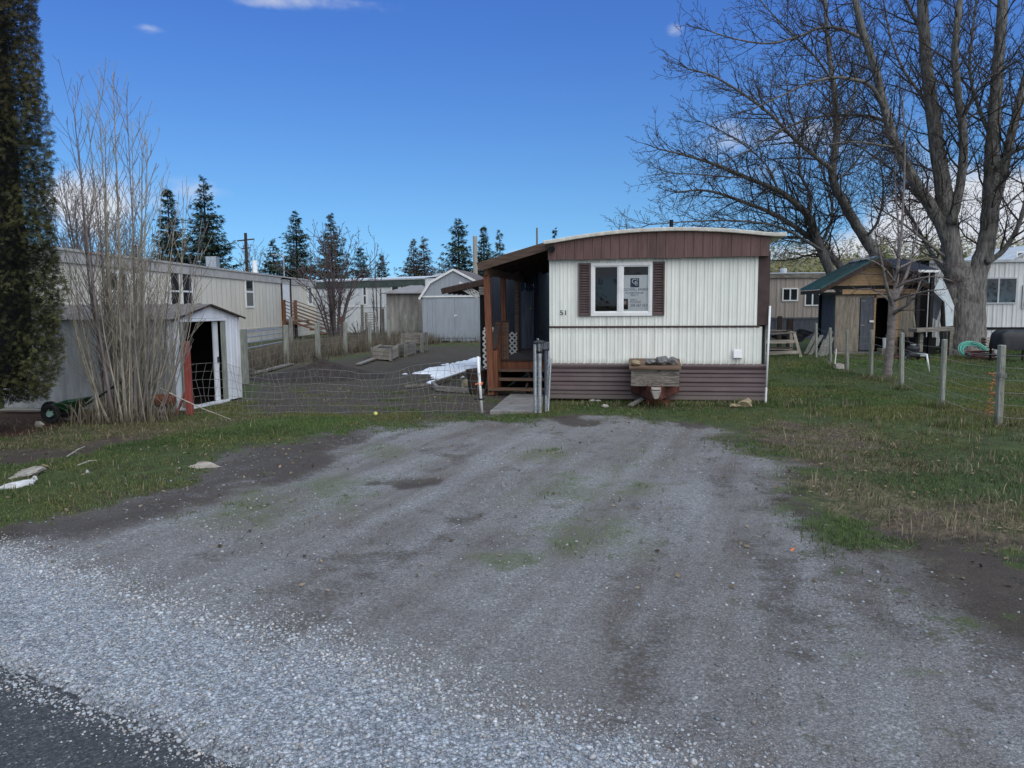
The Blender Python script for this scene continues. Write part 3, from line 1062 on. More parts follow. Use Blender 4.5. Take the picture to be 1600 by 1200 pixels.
def build_road():
    m, nt, b = nodes_of('asphalt')
    geo = N(nt, 'ShaderNodeNewGeometry')
    v = N(nt, 'ShaderNodeTexVoronoi')
    v.inputs['Scale'].default_value = 110
    L(nt, geo.outputs['Position'], v.inputs['Vector'])
    s = N(nt, 'ShaderNodeSeparateColor')
    L(nt, v.outputs['Color'], s.inputs[0])
    nz = N(nt, 'ShaderNodeTexNoise')
    nz.inputs['Scale'].default_value = 5
    nz.inputs['Detail'].default_value = 10
    nz.inputs['Roughness'].default_value = .7
    L(nt, geo.outputs['Position'], nz.inputs['Vector'])
    c = ramp(nt, s.outputs[0], [(0, (.022, .023, .026)), (.7, (.05, .052, .058)), (.96, (.085, .088, .095)), (1, (.22, .22, .23))])
    c = mixc(nt, 1.0, c, ramp(nt, nz.outputs['Fac'], [(.3, .75), (.7, 1.25)]), 'MULTIPLY')
    L(nt, c, b.inputs['Base Color'])
    b.inputs['Roughness'].default_value = .85
    bp = N(nt, 'ShaderNodeBump')
    bp.inputs['Strength'].default_value = .7
    bp.inputs['Distance'].default_value = .008
    L(nt, math_n(nt, 'ADD', v.outputs['Distance'], nz.outputs['Fac']), bp.inputs['Height'])
    L(nt, bp.outputs[0], b.inputs['Normal'])
    mb = MB()
    # ragged edge along the gravel
    edge = []
    for i in range(len(ROAD) - 3):
        a, c2 = ROAD[i], ROAD[i + 1]
        if i >= 6:
            break
        for k in range(14):
            t = k / 14
            p = a * (1 - t) + c2 * t
            edge.append(p + (fbm(np.array([p[0] * 5.]), np.array([p[1] * 5.]), 3)[0] - .5) * .10)
    edge = [np.array([-40, ROAD[-1, 1]])] + edge + [ROAD[6]]
    top = [(p[0], p[1], 0.0) for p in edge]
    n = len(top)
    V = top + [(p[0] - 3, p[1] - 14, 0.0) for p in edge]
    mb.add(V, [(i, i + n, i + n + 1, i + 1) for i in range(n - 1)])
    o = mb.build('road', m, base=(0, 0, 0))
    kind(o, 'structure')


build_road()

# ------------------------------------------------------------------ crushed stone
t = (1 + 5 ** .5) / 2
ICO_V = np.array([(-1, t, 0), (1, t, 0), (-1, -t, 0), (1, -t, 0), (0, -1, t), (0, 1, t), (0, -1, -t), (0, 1, -t), (t, 0, -1), (t, 0, 1), (-t, 0, -1), (-t, 0, 1)]) / math.hypot(1, t)
ICO_F = [(0, 11, 5), (0, 5, 1), (0, 1, 7), (0, 7, 10), (0, 10, 11), (1, 5, 9), (5, 11, 4), (11, 10, 2), (10, 7, 6), (7, 1, 8), (3, 9, 4), (3, 4, 2), (3, 2, 6), (3, 6, 8), (3, 8, 9), (4, 9, 5), (2, 4, 11), (6, 2, 10), (8, 6, 7), (9, 8, 1)]


def stones(name, x, y, r, tint, squash=.62):
    n = len(x)
    h, _ = height(x, y)
    sc = np.stack([r * RNG.uniform(.7, 1.25, n), r * RNG.uniform(.7, 1.25, n), r * RNG.uniform(.5, .9, n)], 1)
    rot = rand_rot(n)
    v, F, S, k = scatter(ICO_V, ICO_F, np.zeros((n, 3)), rot, sc)
    v = v.reshape(n, k, 3)
    v *= RNG.uniform(.72, 1.22, (n, k, 1))
    v[:, :, 2] *= squash
    v[:, :, 0] += x[:, None]
    v[:, :, 1] += y[:, None]
    h = np.where(masks(x, y)['road'] > -.02, np.maximum(h, 0.0), h)
    v[:, :, 2] += (h + r * .16)[:, None]
    o = np_mesh(name, v.reshape(-1, 3), F, S, M['stone_tint'], np.repeat(tint, k, axis=0), base=(0, 0, 0))
    return kind(o, 'stuff')


def sample_ground(n, fn, x0, x1, y0, y1):
    x, y = RNG.uniform(x0, x1, n), RNG.uniform(y0, y1, n)
    k = (x - .0) / np.maximum(y, .5)
    ok = (np.abs(k) < 1.02) | (np.hypot(x, y) < 3)
    x, y = x[ok], y[ok]
    p = fn(x, y)
    keep = RNG.random(len(x)) < p
    return x[keep], y[keep]


def gray_tint(n, lo, hi, warm=.05):
    g = lo + (hi - lo) * RNG.random(n) ** 1.5
    w = RNG.normal(0, warm, n)
    c = np.stack([g * (.98 + w), g, g * (1.05 - w)], 1)
    return np.clip(c, .02, .75)


def p_loose(x, y):
    m = masks(x, y)
    edge = np.exp(-(pdist(x, y, LOOSE) / .22) ** 2)
    redge = np.exp(-((m['road']) / .13) ** 2)
    return np.clip(m['loose'] * .42 + edge * .75 + redge * .9, 0, 1) * (m['road'] < .06 + .3 * RNG.random(len(x)) ** 6)


x, y = sample_ground(190000, p_loose, -4.6, 4.2, 2.2, 6.6)
r = .0038 + .0085 * RNG.random(len(x)) ** 3.4
stones('loose_gravel', x, y, r, gray_tint(len(x), .26, .52))


def p_windrow(x, y):
    e = pdist(x, y, LOOSE) + (fbm(x * 2.2, y * 2.2, 3) - .5) * .30
    return np.exp(-((e - .05) / .09) ** 2) * np.clip(1.8 * (fbm(x * 1.4 + 2, y * 1.4, 3) - .34), .05, .7)


x, y = sample_ground(60000, p_windrow, -4.6, 4.2, 2.2, 6.6)
r = .007 + .012 * RNG.random(len(x)) ** 2.2
stones('loose_gravel', x, y, r, gray_tint(len(x), .30, .56))


def p_verge(x, y):
    d = pdist(x, y, ROAD)
    return np.where(d > -.05, .16 * np.exp(-np.clip(d, 0, 9) / .05) + .003, 0) * (d < 1.4)


x, y = sample_ground(60000, p_verge, -4, 1.5, 1.6, 5)
r = .003 + .007 * RNG.random(len(x)) ** 2.5
stones('loose_gravel', x, y, r, gray_tint(len(x), .12, .36))


def p_drive(x, y):
    m = masks(x, y)
    return m['drive'] * (1 - m['loose']) * np.clip(.16 + 1.5 * (fbm(x * 1.3, y * .5 + 9, 4) - .47), .02, .8) * (1 - .7 * m['soil']) * (1 - .6 * m['grass'])


x, y = sample_ground(120000, p_drive, -6.5, 7.5, 2.4, 12)
r = .004 + .010 * RNG.random(len(x)) ** 3.5
stones('driveway_stones', x, y, r, gray_tint(len(x), .16, .42))

# ------------------------------------------------------------------ grass


def blades(name, x, y, hgt, width, tint, lean=.5, z=None):
    n = len(x)
    h, _ = height(x, y)
    if z is not None:
        h = z
    a = RNG.uniform(0, 2 * math.pi, n)
    b = RNG.uniform(0, 2 * math.pi, n)
    l = np.abs(RNG.normal(0, lean, n)) * hgt
    P0 = np.stack([x, y, h - .006], 1)
    side = np.stack([np.cos(a), np.sin(a), np.zeros(n)], 1) * (width / 2)[:, None]
    ld = np.stack([np.cos(b), np.sin(b), np.zeros(n)], 1)
    mid = P0 + ld * (l * .35)[:, None] + np.array([0, 0, 1.0]) * (hgt * .58)[:, None]
    tip = P0 + ld * l[:, None] + np.array([0, 0, 1.0]) * (hgt * np.clip(1 - .35 * (l / hgt) ** 2, .25, 1))[:, None]
    V = np.stack([P0 - side, P0 + side, mid + side * .75, mid - side * .75, tip], 1).reshape(-1, 3)
    base = (np.arange(n) * 5)[:, None]
    F = (np.array([[0, 1, 2, 3, 3, 2, 4]]) + base).ravel()
    S = np.tile([4, 3], n)
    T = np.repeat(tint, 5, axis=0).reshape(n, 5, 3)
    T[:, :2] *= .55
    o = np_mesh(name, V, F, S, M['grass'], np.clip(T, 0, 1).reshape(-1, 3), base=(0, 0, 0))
    return kind(o, 'stuff')


def grass_tint(x, y, dry):
    n = len(x)
    g = fbm(x * 1.1, y * 1.1, 3)[:, None]
    a = np.array([.040, .068, .026]) * (1 - g) + np.array([.125, .205, .060]) * g
    d = np.array([.20, .165, .10]) * RNG.uniform(.5, 1.25, (n, 1))
    k = (RNG.random(n) < dry)[:, None]
    q = sstep(.42, .68, fbm(x * .55 + 13, y * .55 + 2, 4))[:, None]
    a = a * (1 - q) + np.array([.155, .165, .055]) * q
    return np.where(k, d, a * RNG.uniform(.6, 1.5, (n, 1)))


def p_grass(x, y):
    m = masks(x, y)
    patch = np.clip(.25 + 2.6 * (fbm(x * .8 + 3, y * .8, 4) - .40), .04, 1)
    g = m['grass'] + 1.1 * (fbm(x * 3.3 + 9, y * 3.3, 4) - .5)
    return sstep(.22, .8, g) * patch * (m['loose'] < .2)


# left lawn strip, right yard near, right yard far
for nm, box, n, hh in (('lawn_grass', (-12, -.5, 5.0, 15.5), 420000, .036), ('lawn_grass', (-.5, 13.5, 4.2, 16), 430000, .042), ('lawn_grass', (2.5, 18, 16, 26), 90000, .07)):
    x, y = sample_ground(n, p_grass, box[0], box[1], box[2], box[3])
    if nm == 'lawn_grass':
        patch = fbm(x * 1.7, y * 1.7, 3)
        dry = .08 + .40 * np.clip(masks(x, y)['straw'], 0, 1) + .40 * sstep(.48, .66, fbm(x * .9 + 21, y * .9 + 4, 4))
        hg = hh * RNG.uniform(.5, 1.3, len(x)) * (.45 + 1.1 * patch)
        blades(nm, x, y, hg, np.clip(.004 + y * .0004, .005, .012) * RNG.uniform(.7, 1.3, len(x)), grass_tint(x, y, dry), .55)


def p_straw(x, y):
    return np.clip(masks(x, y)['straw'] - .25, 0, 1) ** 1.3


x, y = sample_ground(110000, p_straw, -9, 9.5, 4.6, 15)
d = np.stack([.26 + 0 * x, .215 + 0 * x, .14 + 0 * x], 1) * RNG.uniform(.45, 1.35, (len(x), 1))
blades('dead_grass', x, y, RNG.uniform(.03, .11, len(x)), .006 * RNG.uniform(.7, 1.3, len(x)), d, 1.3)
# tall dry weeds beyond the back fence
x, y = sample_ground(60000, lambda x, y: np.clip(sstep(-.3, .5, pdist(x, y, DRYBACK)) * (.25 + fbm(x * .9, y * .9, 3)), 0, 1), -9, 1.5, 17, 40)
d = np.stack([.17 + 0 * x, .145 + 0 * x, .11 + 0 * x], 1) * RNG.uniform(.45, 1.35, (len(x), 1))
blades('tall_dry_grass', x, y, RNG.uniform(.2, .62, len(x)), .016 * RNG.uniform(.6, 1.3, len(x)), d, .35)

# fallen leaves and bits of dead stalk on the lawns


def p_litter(x, y):
    m = masks(x, y)
    return np.clip(.35 * m['grass'] + .5 * m['soil'] + .6 * m['straw'], 0, 1) * (fbm(x * 1.2 + 5, y * 1.2, 3) > .42) * (1 - m['loose'])


x, y = sample_ground(16000, p_litter, -9, 9.5, 4.2, 17)
n = len(x)
h, _ = height(x, y)
LV = [(-.5, 0, 0), (0, -.28, .12), (.55, 0, .02), (0, .28, .10)]
rz = RNG.uniform(0, 6.28, n)
d = np.stack([np.cos(rz), np.sin(rz), RNG.normal(0, .25, n)], 1)
v, F, S, k = scatter(LV, [(0, 1, 2, 3)], np.stack([x, y, h + .012], 1), frames(d, RNG.normal(0, .5, n)), np.stack([RNG.uniform(.015, .04, n), RNG.uniform(.02, .09, n), RNG.uniform(.02, .05, n)], 1))
tn = np.array([.17, .13, .085]) * RNG.uniform(.3, 1.9, (n, 1))
kind(np_mesh('leaf_litter', v, F, S, M['grass'], np.repeat(np.clip(tn, 0, 1), k, axis=0), base=(0, 0, 0)), 'stuff')

# longer tufts round posts, walls and stones


def tufts(name, centres, per, hgt, spread, dry):
    cx = np.repeat([c[0] for c in centres], per)
    cy = np.repeat([c[1] for c in centres], per)
    n = len(cx)
    x = cx + RNG.normal(0, 1, n) * spread
    y = cy + RNG.normal(0, 1, n) * spread
    g = np.array([.085, .125, .038]) * RNG.uniform(.5, 1.5, (n, 1))
    d = np.array([.30, .25, .165]) * RNG.uniform(.5, 1.3, (n, 1))
    t = np.where((RNG.random(n) < dry)[:, None], d, g)
    blades(name, x, y, hgt * RNG.uniform(.35, 1.2, n), .007 * RNG.uniform(.6, 1.3, n) + y * .0002, t, .5)


cs = []
for px, py in ((1560, 664), (1471, 635), (1408, 608), (1361, 591), (1324, 584), (1298, 571), (1386, 595)):
    p = G(px, py)
    cs += [(p.x + RNG.normal(0, .10), p.y + RNG.normal(0, .10)) for _ in range(6)]
a, b = G(1200, 640), G(1660, 700)
for k in range(60):
    f = RNG.random()
    cs.append((a.x + (b.x - a.x) * f + RNG.normal(0, .5), G(1200 + 460 * f, 600 + 80 * f).y + RNG.normal(0, .9)))
tufts('grass_tuft', cs, 26, .15, .07, .42)
a, b = G(862, 632), G(1196, 634)
cs = [(a.x + (b.x - a.x) * k / 70 + RNG.normal(0, .05), a.y + (b.y - a.y) * k / 70 - abs(RNG.normal(0, .08))) for k in range(70)]
tufts('grass_tuft', cs, 12, .12, .05, .45)
cs = []
for k in range(150):
    p = G(RNG.uniform(-20, 560), RNG.uniform(655, 800))
    cs.append((p.x, p.y))
cs = [c for c in cs if masks(np.array([c[0]]), np.array([c[1]]))['grass'][0] > .6]
tufts('grass_tuft', cs, 16, .085, .06, .3)
cs = []
for k in range(34):
    p = G(RNG.uniform(1190, 1640), RNG.uniform(650, 850))
    cs.append((p.x, p.y))
cs = [c for c in cs if masks(np.array([c[0]]), np.array([c[1]]))['drive'][0] < .4]
tufts('straw_tuft', cs, 22, .14, .09, .9)

# ------------------------------------------------------------------ the mobile home
TH = R(9.5)
RC = G(1197, 629)
_d = Vector((math.cos(TH), -math.sin(TH), 0))
_e = Vector((math.sin(TH), math.cos(TH), 0))
# left corner: where the ray through its pixel meets the front line
_r = ray(859, 627)
_den = _r.x * _e.x + _r.y * _e.y
_t = RC.dot(_e) / _den
LC = CLOC + _r * _t
LC.z = 0
W = (RC - LC).dot(_d)
HF = Matrix.Translation(LC) @ Matrix.Rotation(-TH, 4, 'Z')
HFI = HF.inverted()


def H(px, py, v=0.0):
    """front-plane coordinates (u, z) of a photo pixel at depth v behind the front wall"""
    o, d = HFI @ CLOC, (HFI.to_3x3() @ ray(px, py))
    t = (v - o.y) / d.y
    p = o + d * t
    return p.x, p.z


z_fb = (H(857, 408)[1] + H(1203, 399)[1]) / 2
z_sk = H(1028, 568)[1]
z_tr = H(1028, 511)[1]
u_up, u_lo = H(1184, 450)[0], H(1190, 540)[0]
HL = 15.0
home = thing('mobile_home', 'white ribbed mobile home with brown fascia, shutters and skirting and house number 51', 'mobile home', LC, -TH)


def ribbed(mb, u0, u1, z0, z1, y, pitch=.135, depth=.009, axis='u'):
    """corrugated sheet facing -v"""
    us = [u0]
    k = math.floor(u0 / pitch)
    prof = [(0, 0), (.30, 0), (.38, 1), (.52, 1), (.60, 0), (.76, 0), (.80, .5), (.90, .5), (.94, 0)]
    pts = []
    while k * pitch < u1 + pitch:
        for a, d in prof:
            u = (k + a) * pitch
            if u0 < u < u1:
                pts.append((u, d))
        k += 1
    pts = [(u0, 0)] + pts + [(u1, 0)]
    V = []
    for u, d in pts:
        yy = y - d * depth
        for z in (z0, z1):
            V.append((u, yy, z) if axis == 'u' else (yy, u, z))
    F = []
    for i in range(len(pts) - 1):
        F.append((2 * i, 2 * i + 2, 2 * i + 3, 2 * i + 1))
    mb.add(V, F)


# window opening
wu0, wz1 = H(923.5, 411)
wu1, wz0 = H(1019, 493.5)
mb = MB(HF)
ribbed(mb, 0, wu0 + .02, z_tr, z_fb + .1, 0)
ribbed(mb, wu1 - .02, u_up, z_tr, z_fb + .1, 0)
ribbed(mb, wu0 + .02, wu1 - .02, z_tr, wz0 + .02, 0)
ribbed(mb, wu0 + .02, wu1 - .02, wz1 - .02, z_fb + .1, 0)
ribbed(mb, 0, u_lo, z_sk - .04, z_tr, -.018)
mb.quad((0, -.018, z_tr), (u_lo, -.018, z_tr), (u_lo, .01, z_tr), (0, .01, z_tr))
mb.quad((u_lo, -.018, z_sk - .04), (u_lo, .05, z_sk - .04), (u_lo, .05, z_tr), (u_lo, -.018, z_tr))
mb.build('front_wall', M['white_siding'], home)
mb = MB(HF)
ribbed(mb, 0.0, HL, z_sk - .04, z_fb + .05, 0, axis='v')
ribbed(mb, .02, HL, z_sk - .04, z_fb + .05, W - .02, axis='v')
mb.quad((0, HL, 0), (W, HL, 0), (W, HL, z_fb), (0, HL, z_fb))
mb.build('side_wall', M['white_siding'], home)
# near-black floor and cross sheet added to stand in for the rooms' shade
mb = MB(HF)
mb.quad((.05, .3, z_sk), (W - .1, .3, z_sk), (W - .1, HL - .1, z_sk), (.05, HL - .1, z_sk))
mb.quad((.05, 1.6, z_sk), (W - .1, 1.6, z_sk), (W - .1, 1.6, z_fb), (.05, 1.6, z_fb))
mb.build('interior_shade', M['dark'], home)
# trim strip
mb = MB(HF)
mb.box(-.004, u_lo - .045, -.030, -.0005, z_tr - .012, z_tr + .022)
mb.build('trim_strip', M['brown_trim'], home, bevel=.004)
mb = MB(HF)
mb.box(u_up + .001, W + .012, -.004, .16, z_tr + .026, z_fb + .08)
mb.build('corner_trim', M['brown_trim'], home, bevel=.004)
# skirting: horizontal laps
mb = MB(HF)
n = 4
for side in range(3):
    for k in range(n):
        z1 = (z_sk - .002) * (1 - k / n) + .03 * (k / n)
        z0 = (z_sk - .002) * (1 - (k + 1) / n) + .03 * ((k + 1) / n)
        dm = (z1 - z0) * .5
        zs = [z1, z1 - .02, z0 + dm + .012, z0 + dm - .004, z0 + .016, z0]
        ys = [.02, -.010, -.019, -.010, -.024, -.024]
        if side == 0:
            A, B, sg = [(0.0, 0), (W, 0)], 'f', 1
            line = [[(u, y) for y in ys] for u in (-.01, W + .01)]
            V = [(-.01, y, z) for y, z in zip(ys, zs)] + [(W + .01, y, z) for y, z in zip(ys, zs)]
        elif side == 1:
            V = [(W - y - .01, -.0, z) for y, z in zip(ys, zs)] + [(W - y - .01, HL, z) for y, z in zip(ys, zs)]
        else:
            V = [(y + .01, -.0, z) for y, z in zip(ys, zs)] + [(y + .01, HL, z) for y, z in zip(ys, zs)]
        mb.add(V, [(i, i + 1, i + 7, i + 6) for i in range(5)])
mb.build('skirting', M['skirt'], home)
u_cap = H(1143, 570)[0]
for a, b in ((-.012, H(983, 570)[0]), (H(1066, 570)[0], u_cap - .003), (u_cap + .003, W - .01)):
    z = z_sk
    mb = MB(HF)
    mb.add([(a, -.020, z - .10), (b, -.020, z - .10), (b, -.045, z - .055), (a, -.045, z - .055), (b, -.046, z - .03), (a, -.046, z - .03), (b, -.020, z + .002), (a, -.020, z + .002)],
           [(0, 1, 2, 3), (3, 2, 4, 5), (5, 4, 6, 7)])
    mb.build('skirting_cap', M['skirt'], home)
# fascia boards under the bowed roof
ul, ur = H(856, 395, -.13)[0], H(1203, 390, -.13)[0]
zl, zm, zr = H(857, 383, -.13)[1], H(1030, 363, -.13)[1], H(1203, 371, -.13)[1]
um = (ul + ur) / 2


def bow(u):
    s = (u - ul) / (ur - ul)
    a = 2 * (zl + zr - 2 * zm)
    b = -3 * zl - zr + 4 * zm
    return zl + b * s + a * s * s


mb = MB(HF)
nb = 24
for i in range(nb):
    a, b = ul + (ur - ul) * i / nb + .0025, ul + (ur - ul) * (i + 1) / nb - .0025
    dz = random.uniform(-.006, .006)
    zb = z_fb + dz
    dy = random.uniform(-.003, .003)
    mb.add([(a, -.13 + dy, zb), (b, -.13 + dy, zb), (b, -.13 + dy, bow(b) + .01), (a, -.13 + dy, bow(a) + .01),
            (a, -.105, zb), (b, -.105, zb), (b, -.105, bow(b) + .01), (a, -.105, bow(a) + .01)],
           [(0, 1, 2, 3), (0, 4, 5, 1), (1, 5, 6, 2), (0, 3, 7, 4), (4, 7, 6, 5)])
mb.build('fascia', M['brown_board'], home)
mb = MB(HF)
mb.box(ul + .01, ur - .01, -.104, .03, z_fb + .012, z_fb + .03)
mb.box(ul + .002, ul + .03, -.104, HL, z_fb + .005, zl - .01)
mb.box(ur - .03, ur - .002, -.104, HL, z_fb + .005, zr - .01)
mb.box(ul + .03, ur - .03, -.104, -.09, z_fb + .031, min(zl, zr))
mb.build('soffit', M['brown_trim'], home)
# roof sheet
ol, orr = H(849, 382, -.2)[0], H(1230, 369, -.2)[0]
mb = MB(HF)
us = [ol + (orr - ol) * i / 22 for i in range(23)]
top, bot = [], []
for u in us:
    uu = min(max(u, ul), ur)
    z = bow(uu) + .012 - (.02 * (u - ur) if u > ur else 0)
    top.append(z + .062)
    bot.append(z)
V, F = [], []
for v in (-.20, HL + .2):
    for u, zt, zb in zip(us, top, bot):
        V += [(u, v, zb), (u, v, zt)]
m_ = len(us) * 2
for i in range(len(us) - 1):
    a = 2 * i
    F += [(a, a + 2, a + 3, a + 1), (a + 1, a + 3, m_ + a + 3, m_ + a + 1), (a, m_ + a, m_ + a + 2, a + 2), (m_ + a, m_ + a + 1, m_ + a + 3, m_ + a + 2)]
F += [(0, 1, m_ + 1, m_), (m_ - 2, 2 * m_ - 2, 2 * m_ - 1, m_ - 1)]
mb.add(V, F)
mb.build('roof', M['cream_roof'], home, bevel=.012)
mb = MB(HF)
u, z = H(1049, 352, .6)
mb.cyl((u, .6, z - .3), (u, .6, H(1049, 343.5, .6)[1]), .035, n=10)
mb.build('vent_pipe', M['dark'], home)
# window
win_fr = MB(HF)
fw = .055
y0, y1 = -.045, .02
win_fr.box(wu0, wu1, y0, y1, wz0, wz0 + fw * 1.2)
win_fr.box(wu0, wu1, y0, y1, wz1 - fw, wz1)
win_fr.box(wu0, wu0 + fw, y0, y1, wz0 + fw * 1.2 + .0005, wz1 - fw - .0005)
win_fr.box(wu1 - fw, wu1, y0, y1, wz0 + fw * 1.2 + .0005, wz1 - fw - .0005)
uml, umr = H(966, 450)[0], H(973, 450)[0]
win_fr.box(uml, umr, y0 + .006, y1, wz0 + fw * 1.2 + .0005, wz1 - fw - .0005)
win = win_fr.build('window', M['white_paint'], home, bevel=.006)
mb = MB(HF)
gz0, gz1 = wz0 + fw * 1.2, wz1 - fw
for a, b, y in ((wu0 + fw, uml, -.012), (umr, wu1 - fw, -.016)):
    s = .018
    mb.box(a, a + s, y - .012, y + .014, gz0 + s + .0005, gz1 - s - .0005)
    mb.box(b - s, b, y - .012, y + .014, gz0 + s + .0005, gz1 - s - .0005)
    mb.box(a, b, y - .012, y + .014, gz0, gz0 + s)
    mb.box(a, b, y - .012, y + .014, gz1 - s, gz1)
mb.build('sash', M['white_paint'], win)
for a, b, y in ((wu0 + fw + .018, uml - .018, -.004), (umr + .018, wu1 - fw - .018, -.008)):
    mb = MB(HF)
    mb.quad((a, y, gz0 + .018), (b, y, gz0 + .018), (b, y, gz1 - .018), (a, y, gz1 - .018))
    mb.build('pane', M['glass_clear'], win)
# shutters
for x0, x1, ya, yb in ((904, 922.5, 411.5, 494), (1019.8, 1038, 409, 492.5)):
    u0, z1 = H(x0, ya)
    u1, z0 = H(x1, yb)
    fr = MB(HF)
    f = .028
    fr.box(u0, u0 + f, -.045, -.0145, z0, z1)
    fr.box(u1 - f, u1, -.045, -.0145, z0, z1)
    fr.box(u0 + f, u1 - f, -.044, -.0145, z0, z0 + f * 1.3)
    fr.box(u0 + f, u1 - f, -.044, -.0145, z1 - f * 1.3, z1)
    nl = 19
    for i in range(nl):
        za = z0 + f * 1.3 + (z1 - z0 - f * 2.6) * i / nl
        zb = z0 + f * 1.3 + (z1 - z0 - f * 2.6) * (i + 1) / nl
        fr.add([(u0 + f, -.042, za), (u1 - f, -.042, za), (u1 - f, -.008, zb), (u0 + f, -.008, zb), (u0 + f, -.008, za), (u1 - f, -.008, za)], [(0, 1, 2, 3), (0, 4, 5, 1)])
    fr.build('shutter', M['shutter'], home)
# house number
u, z = H(874.5, 492)
num = text_mesh('house_number', '51', HF @ Matrix.Translation((u, -.0165, z)) @ Matrix.Rotation(R(90), 4, 'X'), .115, M['black_plastic'], home, .003, width=H(884, 490)[0] - u)
# dryer vent
u0, z1 = H(1145.5, 547)
u1, z0 = H(1158.5, 558.5)
mb = MB(HF)
mb.add([(u0, -.032, z0), (u1, -.032, z0), (u1, -.032, z1), (u0, -.032, z1), (u0, -.10, z0), (u1, -.10, z0), (u1, -.06, z1), (u0, -.06, z1)],
       [(4, 5, 6, 7), (0, 4, 7, 3), (1, 2, 6, 5), (3, 7, 6, 2)])
mb.box(u0 - .02, u1 + .02, -.034, -.031, z0 - .02, z1 + .02)
mb.build('dryer_vent', M['white_paint'], home, bevel=.004)
# flood light on the fascia corner
u, z = H(862, 386, -.13)
mb = MB(HF)
mb.cyl((u, -.131, z), (u, -.16, z), .05, .045, n=14)
mb.cyl((u, -.16, z - .005), (u + .01, -.25, z - .05), .028, .062, n=14)
mb.build('flood_light', M['black_plastic'], home, smooth=False)
# tow hitch: rusty channels meeting at the coupler
mb = MB(HF)
uc, zc = H(1025, 612, -1.05)
for px, sgn in ((986, -1), (1061, 1)):
    ua = H(px, 612, -.15)[0]
    a, b = (ua, -.02, .27), (uc + sgn * .05, -1.0, .24)
    mb.beam(a, b, .02, .20)
    for dz in (.095, -.095):
        mb.beam((a[0] - sgn * .03, a[1], a[2] + dz), (b[0] - sgn * .03, b[1], b[2] + dz), .07, .012)
hitch = mb.build('tow_hitch', M['rust_red'], home, bevel=.003)
mb = MB(HF)
mb.box(uc - .075, uc + .075, -1.14, -.96, .31, .345)
mb.add([(uc - .07, -1.14, .30), (uc + .07, -1.14, .30), (uc + .09, -.98, .30), (uc - .09, -.98, .30), (uc - .03, -1.12, .17), (uc + .03, -1.12, .17), (uc + .05, -.98, .17), (uc - .05, -.98, .17)],
       [(0, 1, 2, 3), (4, 7, 6, 5), (0, 4, 5, 1), (1, 5, 6, 2), (2, 6, 7, 3), (3, 7, 4, 0)])
mb.build('coupler', M['rock_pale'], hitch, bevel=.01)

# for-sale poster inside the right pane
su0, sz1 = H(973.5, 430, .03)
su1, sz0 = H(1013.5, 488.5, .03)
sw, sh = su1 - su0, sz1 - sz0
sign = thing('window_poster', 'pale blue realtor poster standing inside the right half of the front window', 'poster', HF @ Vector(((su0 + su1) / 2, .03, sz0)), -TH)
mb = MB(HF)
mb.box(su0 - .01, su1 + .03, .030, .036, sz0 - .03, sz1)
mb.build('panel', M['sign_face'], sign)


def on_sign(fx, fy, off=.0015):
    return HF @ Matrix.Translation((su0 + fx * sw, .03 - off, sz0 + fy * sh)) @ Matrix.Rotation(R(90), 4, 'X')


mb = MB(HF)
a, b, c, d = su0 + .285 * sw, su0 + .625 * sw, sz0 + .675 * sh, sz0 + .915 * sh
mb.box(a, b, .0275, .0300, c, d)
lg = mb.build('logo_square', M['navy'], sign)
text_mesh('monogram', 'G', on_sign(.335, .775, .003), .115, M['sign_white'], lg, .0006)
text_mesh('monogram', 'B', on_sign(.445, .725, .003), .105, M['sign_white'], lg, .0006)
mb = MB(HF)
p = on_sign(.545, .865, .003) @ Vector((0, 0, 0))
mb2 = MB()
pts = []
for k in range(10):
    r = .018 if k % 2 == 0 else .007
    an = math.pi / 2 + k * math.pi / 5
    pts.append(on_sign(.552, .872, .003) @ Vector((r * math.cos(an), r * math.sin(an), 0)))
mb2.quad(*pts)
mb2.build('star', M['sign_white'], lg)
text_mesh('lettering', 'COLDWELL BANKER', on_sign(-.06, .588), .06, M['navy'], sign, .0006, width=sw * 1.07)
text_mesh('lettering', 'SCHNEIDMILLER', on_sign(.10, .505), .042, M['navy'], sign, .0006, width=sw * .70)
text_mesh('lettering', 'REALTY', on_sign(.30, .445), .042, M['navy'], sign, .0006, width=sw * .30)
text_mesh('lettering', 'EMILY', on_sign(.29, .315), .05, M['navy'], sign, .0006, width=sw * .25)
text_mesh('lettering', 'MCLEOD', on_sign(.29, .255), .05, M['navy'], sign, .0006, width=sw * .40)
text_mesh('lettering', '208 687 5218', on_sign(.29, .165), .06, M['navy'], sign, .0006, width=sw * .70)
mb = MB(HF)
mb.box(su0 + .005, su0 + .20 * sw, .0275, .0300, sz0 + .09 * sh, sz0 + .375 * sh)
ph = mb.build('portrait', M['dark'], sign)
mb = MB()
A = on_sign(.085, .27, .003)
mb.quad(*[A @ Vector((.022 * math.cos(i * .524), .032 * math.sin(i * .524), 0)) for i in range(12)])
mb.build('portrait_face', M['skin'], ph)
mb = MB(HF)
mb.box(su0 + .9 * sw, su0 + .97 * sw, .0280, .0300, sz0 + .005 * sh, sz0 + .045 * sh)
mb.box(su0 + .13 * sw, su0 + .76 * sw, .0285, .0300, sz0 + .022 * sh, sz0 + .034 * sh)
mb.build('footer_mark', M['navy'], sign)

